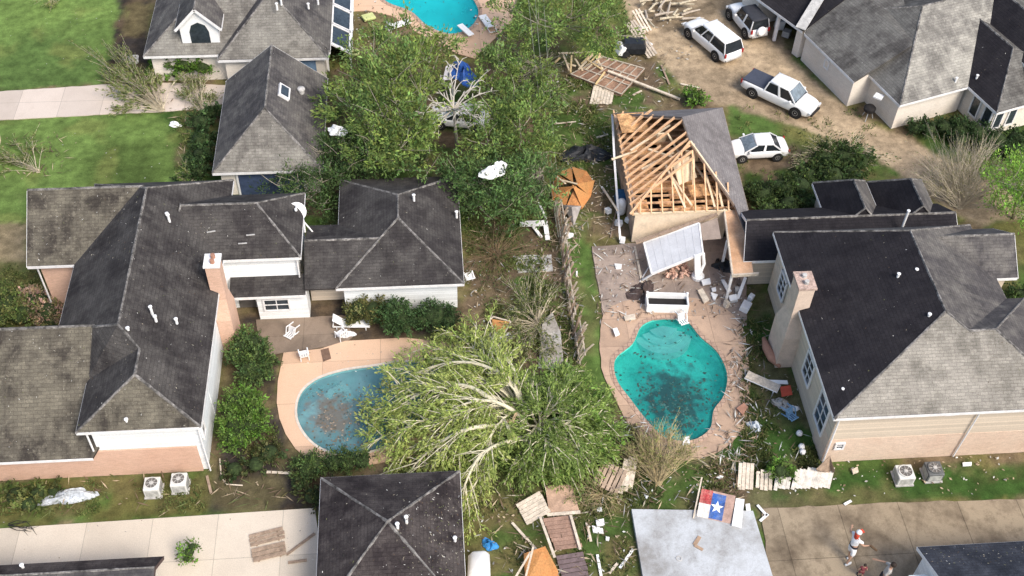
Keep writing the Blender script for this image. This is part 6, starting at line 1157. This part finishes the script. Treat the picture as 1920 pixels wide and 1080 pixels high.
# painted flag board: star on blue, white over red bars
def flagboard():
    O, X1, Y1 = W(1306, 968, .3), W(1370, 982, .3), W(1316, 916, .7); root = thing('flag_board', 'board painted with a blue field, white star, red and white bars', 'painted board', O)
    ex, ey = X1-O, Y1-O; n_ = ex.cross(ey).normalized(); T = lambda u, v, k_: O+ex*u+ey*v+n_*k_
    def rect(u0, u1, v0, v1, k_): return [T(u0, v0, k_), T(u1, v0, k_), T(u1, v1, k_), T(u0, v1, k_)]
    a = rect(0, 1, 0, 1, 0); b = rect(0, 1, 0, 1, -.05); q = MB(); q.mesh(a+b, [(0, 1, 2, 3), (7, 6, 5, 4), (0, 4, 5, 1), (1, 5, 6, 2), (2, 6, 7, 3), (3, 7, 4, 0)]); q.build('boards', mat('flag_backing', (.40, .27, .22), .9, .3), root)
    for nm, rc, m_ in (('red_bar', (.0, .34, .5, 1.0), mat('red_paint', (.36, .04, .045), .85, .45, 3, 14, col2=(.40, .25, .20), sc2=2.5, amt2=.5)), ('white_bar', (.0, .34, .0, .5), mat('weathered_white', (.66, .64, .6), .8, .2, 3, 14, col2=(.45, .40, .34), sc2=2.5, amt2=.6)), ('blue_field', (.34, .74, .03, .93), mat('blue_paint', (.03, .10, .34), .8, .4, 3, 14, col2=(.16, .20, .30), sc2=2.5, amt2=.5))):
        q = MB(); q.poly(rect(*rc, .006)); q.build(nm, m_, root)
    q = MB(); c_ = T(.53, .46, .012); u = ex.normalized(); v = n_.cross(u); st = [c_+(u*math.sin(math.pi*i/5)+v*math.cos(math.pi*i/5))*(.36 if i % 2 == 0 else .145) for i in range(10)]
    q.mesh([c_]+st, [(0, 1+(i+1) % 10, 1+i) for i in range(10)]); q.build('star', white, root)
flagboard()
panel('foam_sheet', 'off white rounded sheet right of the painted flag board', [(1372, 985, .4), (1380, 934, .7), (1396, 936, .7), (1390, 990, .4)], trim, 'sheet', .1)
panel('scrap', 'small white scrap right of the off white sheet', [(1398, 945, .3), (1406, 944, .3), (1408, 960, .2), (1400, 962, .2)], white, 'scrap')
for a, b, z_, lab, w_ in (((1300, 972), (1316, 895), .8, 'thin stick at the left of the painted flag board', .08),): plank(a, b, w_, lab, palewood, .3, z_)
q = MB(); p = W(1273, 1047, .3); q.rings([[(p.x+r*math.cos(a), p.y+r*math.sin(a), .285+dz) for a in np.linspace(0, 6.283, 16, endpoint=False)] for r, dz in ((.16, 0), (.16, .03), (.11, .03), (.11, .0))], cap=False); tag(q.build('ring', greypanel), 'small grey ring lying on the pale slab', 'ring')
q = MB(); q.beam(W(1302, 1022, .31), W(1312, 1006, .31), .2, .03); q.beam(W(1302, 1022, .32), W(1318, 1031, .32), .16, .03); tag(q.build('stick', mat('rust_stick', (.36, .25, .17))), 'bent brown piece lying in the middle of the pale slab', 'stick')
# pale picket fence pieces
boards('picket_fence_piece', 'pale standing pickets left of the gap in the fence', (1382, 918), (1385, 868), (1412, 918), 4, palewood, z=(.05, .4, .05), gap=.12)
boards('picket_fence_piece', 'pale broken pickets between the standing ones and the plant', (1416, 918), (1418, 880), (1448, 917), 4, palewood, z=(.05, .3, .05), gap=.2, jitter=.15)
boards('picket_fence_piece', 'long fallen row of whitish pickets below the cream house corner', (1482, 918), (1492, 880), (1556, 914), 10, mat('whitish_wood', (.58, .54, .48), .9, .3, 3, 18), z=(.05, .45, .05), gap=.1, jitter=.06)
boards('picket_fence_piece', 'whitish pickets right behind the small green plant', (1450, 918), (1455, 888), (1480, 918), 4, mat('whitish_wood', (.58, .54, .48)), z=(.05, .3, .05), gap=.1, jitter=.1)
panel('wall_flap', 'dark brown board leaning on the cream house corner by the pickets', [(1530, 880, .9), (1556, 855, 1.5), (1566, 884, .8), (1560, 888, .2), (1535, 886, .2)], oldwood, 'board')
# wooden gate on the tan driveway
boards('wooden_gate', 'upper part of the dark wooden gate on the tan driveway', (466, 1002), (530, 986), (470, 1026), 3, oldwood, z=(.1, .1, .1), gap=.25); boards('wooden_gate', 'lower part of the dark wooden gate on the tan driveway', (470, 1029), (533, 1014), (474, 1055), 3, oldwood, z=(.12, .12, .12), gap=.15)
q = MB(); p = W(1700, 900, 0); q.tube([W(412, 860, .05), W(415, 895, .05), W(425, 908, .05), W(455, 910, .05)], .04, 5); tag(q.build('hose', palewood), 'pale hose lying on the dark bed beside the white wall corner', 'hose')
# litter nobody could count
def litter(name, label, regs, n, cols, smin=.04, smax=.16, z=.06):
    P = []; C = []; D = []
    for i in range(n):
        x0, y0, x1, y1 = random.choice(regs); p = W(random.uniform(x0, x1), random.uniform(y0, y1), 0); P.append((p.x, p.y, z+random.random()*.05)); C.append(random.choice(cols)); a = random.uniform(0, 6.3); D.append((math.cos(a), math.sin(a), random.uniform(-.1, .2)))
    P = np.array(P); D = unit(np.array(D)); L_ = rng.uniform(smin, smax, n)**1.0; o = leafobj(name, P, D, L_*2, L_, np.array(C)*rng.uniform(.7, 1.1, (n, 1)), bias=3, m=paper); o['kind'] = 'stuff'; tag(o, label, 'litter')
WH, TN, BR, GY = (.62, .62, .58), (.42, .33, .22), (.16, .11, .07), (.30, .29, .27)
litter('scattered_litter', 'small pale scraps strewn over the middle yards', [(1040, 100, 1170, 330), (1100, 240, 1160, 440), (870, 380, 1050, 640), (870, 380, 1050, 640), (1055, 400, 1085, 700), (1050, 280, 1150, 400)], 850, [WH, TN, TN, GY, BR, BR], .03, .12)
litter('scattered_litter', 'small scraps strewn on the stained patio and pool deck', [(1115, 465, 1200, 600), (1200, 510, 1400, 600), (1330, 520, 1410, 590), (1385, 600, 1470, 860)], 380, [WH, WH, TN, BR, BR, GY], .03, .11)
litter('scattered_litter', 'small scraps strewn on the lower grass around the slab', [(880, 900, 1190, 1080), (1090, 850, 1400, 950), (1400, 850, 1900, 930)], 420, [WH, TN, TN, BR, GY], .03, .12)
litter('scattered_litter', 'small scraps strewn on the tan and pinkish driveways and lawns', [(0, 960, 600, 1080), (240, 150, 420, 210), (0, 0, 230, 150), (0, 230, 350, 340), (530, 640, 800, 700)], 200, [TN, BR, WH, GY], .02, .07)
litter('scattered_litter', 'small scraps strewn around the bright cyan pool and lumber heap', [(640, 0, 720, 110), (880, 20, 960, 110), (1180, 20, 1300, 120), (1040, 90, 1280, 210)], 260, [WH, TN, BR, GY])
litter('leaf_litter', 'brown leaves and scraps strewn on the mud drive', [(1200, 40, 1450, 180), (1450, 200, 1800, 330)], 120, [TN, BR, BR, GY], .02, .07)
def inpool(name, label, P, n, cols, smax, cen=None, sp=0):
    xs = [p.x for p in P]; ys = [p.y for p in P]; pts = []
    while len(pts) < n:
        if cen and random.random() < .7: x = random.gauss(cen[0], sp); y = random.gauss(cen[1], sp*1.2)
        else: x = random.uniform(min(xs), max(xs)); y = random.uniform(min(ys), max(ys))
        if inside(np.array([x]), np.array([y]), P)[0] and vnoise(np.array([x]), np.array([y]), .9, 3)[0] > random.random()*.9: pts.append((x, y, -.118+random.random()*.01))
    P_ = np.array(pts); a = rng.uniform(0, 6.28, n); D = np.stack([np.cos(a), np.sin(a), a*0], 1); L_ = rng.uniform(.03, smax, n); o = leafobj(name, P_, D, L_*2, L_*1.2, np.array(random.choices(cols, k=n)), bias=12, m=paper); o['kind'] = 'stuff'; tag(o, label, 'leaf litter')
c1 = W(1262, 752); c2 = W(650, 790); DK = (.02, .05, .05)
inpool('leaf_litter', 'dark leaves floating in the turquoise pool', poolR, 480, [DK, (.03, .10, .09), (.04, .06, .05), (.05, .14, .13)], .13, (c1.x, c1.y), 1.1)
inpool('leaf_litter', 'brown leaves and twigs floating in the murky pool', poolL, 450, [(.16, .12, .08), (.10, .09, .07), (.3, .24, .18), (.06, .09, .09)], .10, (c2.x, c2.y), 1.0)
inpool('leaf_litter', 'few dark leaves floating in the bright cyan pool', poolT, 60, [DK, (.05, .10, .10)], .16)
# ------------------------------------------------------------------ people
def skinmesh(name, pts, edges, rad, m, parent, root_i=0, lv=2):
    o_ = Vector((0, 0, 0)); q = parent
    while q is not None: o_ = o_+q.location; q = q.parent
    me = bpy.data.meshes.new(name); me.from_pydata([tuple(Vector(p)-o_) for p in pts], edges, []); me.update(); me.materials.append(m); o = bpy.data.objects.new(name, me); COL.objects.link(o); o.parent = parent
    sm = o.modifiers.new('skin', 'SKIN'); sm.use_smooth_shade = True
    if not me.skin_vertices: me.skin_vertices_add() if hasattr(me, 'skin_vertices_add') else None
    sv = me.skin_vertices[0].data
    for i, r in enumerate(rad): sv[i].radius = (r, r) if not isinstance(r, tuple) else r; sv[i].use_root = (i == root_i)
    su = o.modifiers.new('sub', 'SUBSURF'); su.levels = lv; su.render_levels = lv; return o
def person(foot, face, label, h=1.8, hair=None, shirt=tee, shorts=tee, lean=(0, 0), armL=None, armR=None, capm=None, shoem=shoe, longhair=False, stride=.12):
    """face: heading angle; arms are hand positions in body space (x forward, y left, z up) for a 1.8 m body"""
    k_ = h/1.8; b = W(*foot, .03); root = thing('person', label, 'person', b, None); R = Matrix.Rotation(face, 3, 'Z')
    T = lambda x, y, z: b+R @ Vector(((x+lean[0]*z/1.8)*k_, (y+lean[1]*z/1.8)*k_, z*k_))
    armL = armL or (.1, .34, .82); armR = armR or (.1, -.34, .82)
    pts = []; rad = []; ed = []
    def add(p, r, par=None):
        pts.append(T(*p)); rad.append(r*k_ if not isinstance(r, tuple) else tuple(q*k_ for q in r)); i = len(pts)-1
        if par is not None: ed.append((par, i))
        return i
    pel = add((0, 0, .95), (.14, .11)); sp_ = add((0, 0, 1.15), (.135, .10), pel); chs = add((0, 0, 1.36), (.155, .105), sp_); nk = add((0, 0, 1.50), .062, chs); hd0 = add((.015, 0, 1.60), .085, nk); hd1 = add((.02, 0, 1.70), .095, hd0); hd2 = add((.01, 0, 1.77), .07, hd1)
    for s_, hand in ((1, armL), (-1, armR)):
        sh = add((0, s_*.17, 1.42), .062, chs); hv = Vector(hand); S0 = Vector((0, s_*.19, 1.42)); el = S0.lerp(hv, .52)+Vector((-.06, s_*.05, -.03)); e = add(tuple(el), .042, sh); wv = S0.lerp(hv, 1); w_ = add(tuple(wv), .028, e); d = (wv-el).normalized(); pm = add(tuple(wv+d*.07), (.036, .018), w_)
        sd_ = d.cross(Vector((0, 0, 1))); sd_ = sd_.normalized() if sd_.length > .1 else Vector((0, 1, 0))
        for j, L_ in enumerate((.075, .085, .08, .062)):
            f0 = wv+d*.11+sd_*(.03-.02*j); f = add(tuple(f0), .0095, pm); g2 = add(tuple(f0+d*L_*.6+Vector((.01, 0, -.008))), .0085, f); add(tuple(f0+d*L_+Vector((.025, 0, -.02))), .0075, g2)
        t0 = wv+d*.04+sd_*.04; t1 = add(tuple(t0), .011, pm); add(tuple(t0+d*.045+sd_*.02+Vector((.015, 0, 0))), .009, t1)
        hp = add((0, s_*.09, .90), .09, pel); kn = add((.03+s_*stride*.5, s_*.10, .50), .058, hp); an = add((s_*stride, s_*.10, .09), .038, kn); add((s_*stride+.13, s_*.11, .035), .035, an)
    skinmesh('body', pts, ed, rad, skin, root)
    def cloth(nm, P, E_, r, m_): skinmesh(nm, [T(*p) for p in P], E_, [tuple(q*k_ for q in x) if isinstance(x, tuple) else x*k_ for x in r], m_, root)
    aL = Vector((0, .19, 1.42)).lerp(Vector(armL), .42); aR = Vector((0, -.19, 1.42)).lerp(Vector(armR), .42)
    cloth('shirt', [(0, 0, .93), (0, 0, 1.15), (0, 0, 1.38), (0, 0, 1.47), (0, .17, 1.43), tuple(aL), (0, -.17, 1.43), tuple(aR)], [(0, 1), (1, 2), (2, 3), (2, 4), (4, 5), (2, 6), (6, 7)], [(.175, .14), (.165, .125), (.185, .13), .075, .082, .07, .082, .07], shirt)
    cloth('shorts', [(0, 0, 1.0), (0, 0, .92), (.01, .10, .80), (.03+stride*.35, .115, .52), (.01, -.10, .80), (.03-stride*.35, -.115, .52)], [(0, 1), (1, 2), (2, 3), (1, 4), (4, 5)], [(.165, .13), (.17, .13), .115, .10, .115, .10], shorts)
    for s_ in (-1, 1): q = MB(); c_ = T(s_*stride+.06, s_*.11, .055); q.rings([[c_+R @ Vector((x*k_, y*w_*k_, z*k_)) for y, z in ((-.05, -.055), (.05, -.055), (.05, .0), (.03, .045), (-.03, .045), (-.05, 0))] for x, w_ in ((-.12, .75), (-.04, 1), (.1, 1.05), (.17, .7))]); q.build('shoe', shoem, root, smooth=True)
    hc = T(.0, 0, 1.715); q = MB()
    q.rings([[hc+R @ Vector((math.cos(a)*r*k_*1.08, math.sin(a)*r*k_, z*k_)) for a in np.linspace(0, 6.283, 16, endpoint=False)] for r, z in ((.098, -.05), (.110, .0), (.108, .05), (.08, .10), (.02, .125))]); q.build('hair', hairm if not capm else redcap, root, smooth=True)
    if capm:
        q = MB(); q.rings([[hc+R @ Vector((.0+math.cos(a)*r*k_, math.sin(a)*r*k_, z*k_)) for a in np.linspace(0, 6.283, 16, endpoint=False)] for r, z in ((.118, .03), (.112, .08), (.07, .125), (.01, .145))]); q.build('cap', capm, root, smooth=True); q = MB(); q.box(hc+R @ Vector((.15*k_, 0, .04*k_)), (.14*k_, .17*k_, .015*k_), R @ Euler((0, .15, 0)).to_matrix()); q.build('cap_brim', redcap, root)
    if longhair: q = MB(); q.rings([[T(-.06, 0, z)+R @ Vector((math.cos(a)*r*.6*k_, math.sin(a)*r*k_, 0)) for a in np.linspace(0, 6.283, 10, endpoint=False)] for r, z in ((.10, 1.74), (.12, 1.62), (.10, 1.45), (.03, 1.36))]); q.build('long_hair', redcap if capm else hairm, root, smooth=True)
    for s_ in (-1, 1): q = MB(); q.lathe(T(.098, s_*.035, 1.69), [(.012*k_, -.01), (.013*k_, .0), (.004*k_, .012)], 6); q.build('eye', dark, root)
    q = MB(); q.mesh([T(.10, -.016, 1.66), T(.10, .016, 1.66), T(.10, 0, 1.70), T(.135, 0, 1.658)], [(0, 3, 2), (3, 1, 2), (0, 1, 3)]); q.build('nose', skin, root); q = MB(); q.box(T(.092, 0, 1.625), (.012, .05*k_, .012), R); q.build('mouth', redm, root)
    return root, T, R, k_
P1, T1, R1, k1 = person((1588, 1054), math.radians(20), 'person in white shirt and shorts with a white topped red cap', 2.35, shirt=tee, shorts=tee, armL=(.12, .50, 1.34), armR=(.42, -.32, 1.15), capm=white, longhair=True, lean=(.25, .25))
q = MB(); q.rings([[T1(0, 0, z)+R1 @ Vector((math.cos(a)*.145*k1*1.0, math.sin(a)*.20*k1, 0)) for a in np.linspace(0, 6.283, 16, endpoint=False)] for z in (.98, 1.05)]); q.build('belt', blk, P1)
q = MB(); a_ = T1(.48, -.34, 1.16); q.tube([a_, a_+Vector((.3, -.28, -.1))], [.07, .06], 8); tag(q.build('bottle', mat('brown_bottle', (.10, .06, .03), .4)), 'dark bottle shaped object held out by the person in white', 'bottle')
person((1640, 1098), math.radians(150), 'dark haired person in a grey shirt and black shorts at the bottom edge', 2.25, shirt=greytee, shorts=blk, armR=(.48, -.30, 1.22), armL=(.15, .36, .85), lean=(-.3, -.15), stride=.05)
person((1611, 1082), math.radians(80), 'small child in maroon standing between the two grown people', 1.3, shirt=maroon, shorts=maroon, armL=(.1, .3, .85), armR=(.1, -.3, .85), shoem=blk)

def splinters(name, label, regs, n, cols, z=.08):
    P = []; D = []
    for i in range(n): x0, y0, x1, y1 = random.choice(regs); p = W(random.uniform(x0, x1), random.uniform(y0, y1)); P.append((p.x, p.y, z+random.random()*.1)); a = random.uniform(0, 6.28); D.append((math.cos(a), math.sin(a), random.uniform(-.1, .3)))
    L_ = rng.uniform(.15, 1.0, n); o = leafobj(name, np.array(P), unit(np.array(D)), L_, rng.uniform(.03, .09, n), np.array(random.choices(cols, k=n))*rng.uniform(.7, 1.2, (n, 1)), bias=2, m=paper); o['kind'] = 'stuff'; tag(o, label, 'debris')
splinters('wood_splinters', 'splintered wood and twigs strewn down the middle yards', [(870, 380, 1050, 650), (1040, 90, 1260, 210), (1030, 400, 1090, 720), (900, 900, 1190, 1080), (1060, 200, 1160, 450), (1090, 840, 1400, 950)], 1500, [TN, TN, BR, BR, (.10, .07, .04), (.36, .32, .24), GY])
splinters('wood_splinters', 'splintered wood and twigs strewn around the turquoise pool', [(1115, 465, 1210, 600), (1200, 520, 1410, 600), (1370, 600, 1400, 800), (1385, 600, 1500, 870), (1140, 780, 1220, 860), (1340, 800, 1420, 880)], 600, [TN, BR, BR, (.10, .07, .05), GY, WH], .07)
splinters('fallen_twigs', 'small twigs strewn on the upper left driveway and lawn edges', [(215, 90, 420, 220), (0, 260, 120, 330), (330, 200, 400, 350), (0, 900, 400, 960), (400, 850, 590, 950)], 420, [TN, BR, (.09, .08, .03), (.12, .14, .05)], .04)
bpy.context.view_layer.update(); dg = bpy.context.evaluated_depsgraph_get()
def roof_litter(label, regs, n, cols, smax=.07):
    P = []; C = []; D = []; O_ = Vector((0, 0, H))
    for i in range(n):
        x0, y0, x1, y1 = random.choice(regs); p = W(random.uniform(x0, x1), random.uniform(y0, y1)); h_, loc, nr, _, ob, _ = S.ray_cast(dg, O_, (p-O_).normalized())
        if not h_ or not ob.name.startswith('roof') or nr.z < .3: continue
        a = Vector((random.gauss(0, 1), random.gauss(0, 1), 0)); a = (a-nr*a.dot(nr)).normalized(); P.append(tuple(loc+nr*.02)); D.append(tuple(a)); C.append(random.choice(cols))
    P = np.array(P); n = len(P); L_ = rng.uniform(.012, smax*.6, n); o = leafobj('roof_litter', P, np.array(D), L_*rng.uniform(1.5, 4, n), L_, np.array(C)*rng.uniform(.6, 1.2, (n, 1)), bias=6, m=paper); o['kind'] = 'stuff'; tag(o, label, 'leaf litter')
LT = [(.32, .30, .24), (.24, .21, .16), (.03, .03, .025), (.12, .13, .06), (.55, .54, .5), (.09, .06, .04)]
roof_litter('leaves and bits lying on the roof of the large white house', [(0, 620, 250, 860), (50, 360, 260, 490), (220, 380, 410, 800), (330, 385, 860, 540)], 1100, LT)
roof_litter('leaves and bits lying on the dark brown hip roof', [(600, 895, 875, 1080), (740, 930, 875, 1080), (800, 900, 870, 1080)], 420, LT, .09)
roof_litter('pale bits lying on the roofs of the cream house on the right', [(1480, 440, 1920, 770), (1720, 1025, 1920, 1060)], 260, LT)
roof_litter('leaves and bits lying on the roofs at the top of the picture', [(400, 90, 620, 320), (280, 0, 610, 100), (1290, 210, 1410, 420), (1520, 0, 1920, 190)], 500, LT)

def undergrowth(name, label, regs, n, ca, cb, size=.17):
    P = []; D = []; C = []
    for i in range(n):
        x0, y0, x1, y1 = random.choice(regs); p = W(random.uniform(x0, x1), random.uniform(y0, y1)); xx, yy = np.array([p.x]), np.array([p.y])
        if vnoise(xx, yy, 1.4, 41)[0] < .45: continue
        k = random.randint(6, 16); t = random.random(); P.append(np.array([p.x, p.y, .03])+rng.normal(size=(k, 3))*np.array([.13, .13, .0])); d = rng.normal(size=(k, 3)); d[:, 2] = np.abs(d[:, 2])+.5; D.append(d); C.append((ca*(1-t)+cb*t)*rng.uniform(.6, 1.3, (k, 1)))
    P = np.concatenate(P); D = unit(np.concatenate(D)); n = len(P); L_ = size*rng.uniform(.6, 1.6, n); o = leafobj(name, P, D, L_, L_*.35, np.concatenate(C)); o['kind'] = 'stuff'; tag(o, label, 'ground cover')
undergrowth('undergrowth', 'low weeds and flattened green growth between the yards', [(880, 560, 1050, 660), (950, 490, 1050, 600), (1035, 230, 1150, 330), (870, 390, 1040, 520), (1040, 560, 1085, 720), (1040, 150, 1120, 240)], 2600, MG, OG)
undergrowth('undergrowth', 'low dark weeds around the turquoise pool yard', [(1390, 600, 1460, 860), (1095, 870, 1380, 948), (1130, 800, 1200, 880), (1400, 840, 1560, 880), (880, 900, 1190, 1080)], 1900, MG*.7, OG*.8)
undergrowth('undergrowth', 'low weeds beside the houses on the left', [(0, 905, 395, 965), (415, 800, 520, 880), (0, 500, 110, 610), (330, 205, 410, 350), (600, 60, 700, 200), (1380, 200, 1640, 330)], 1200, MG*.8, OG)
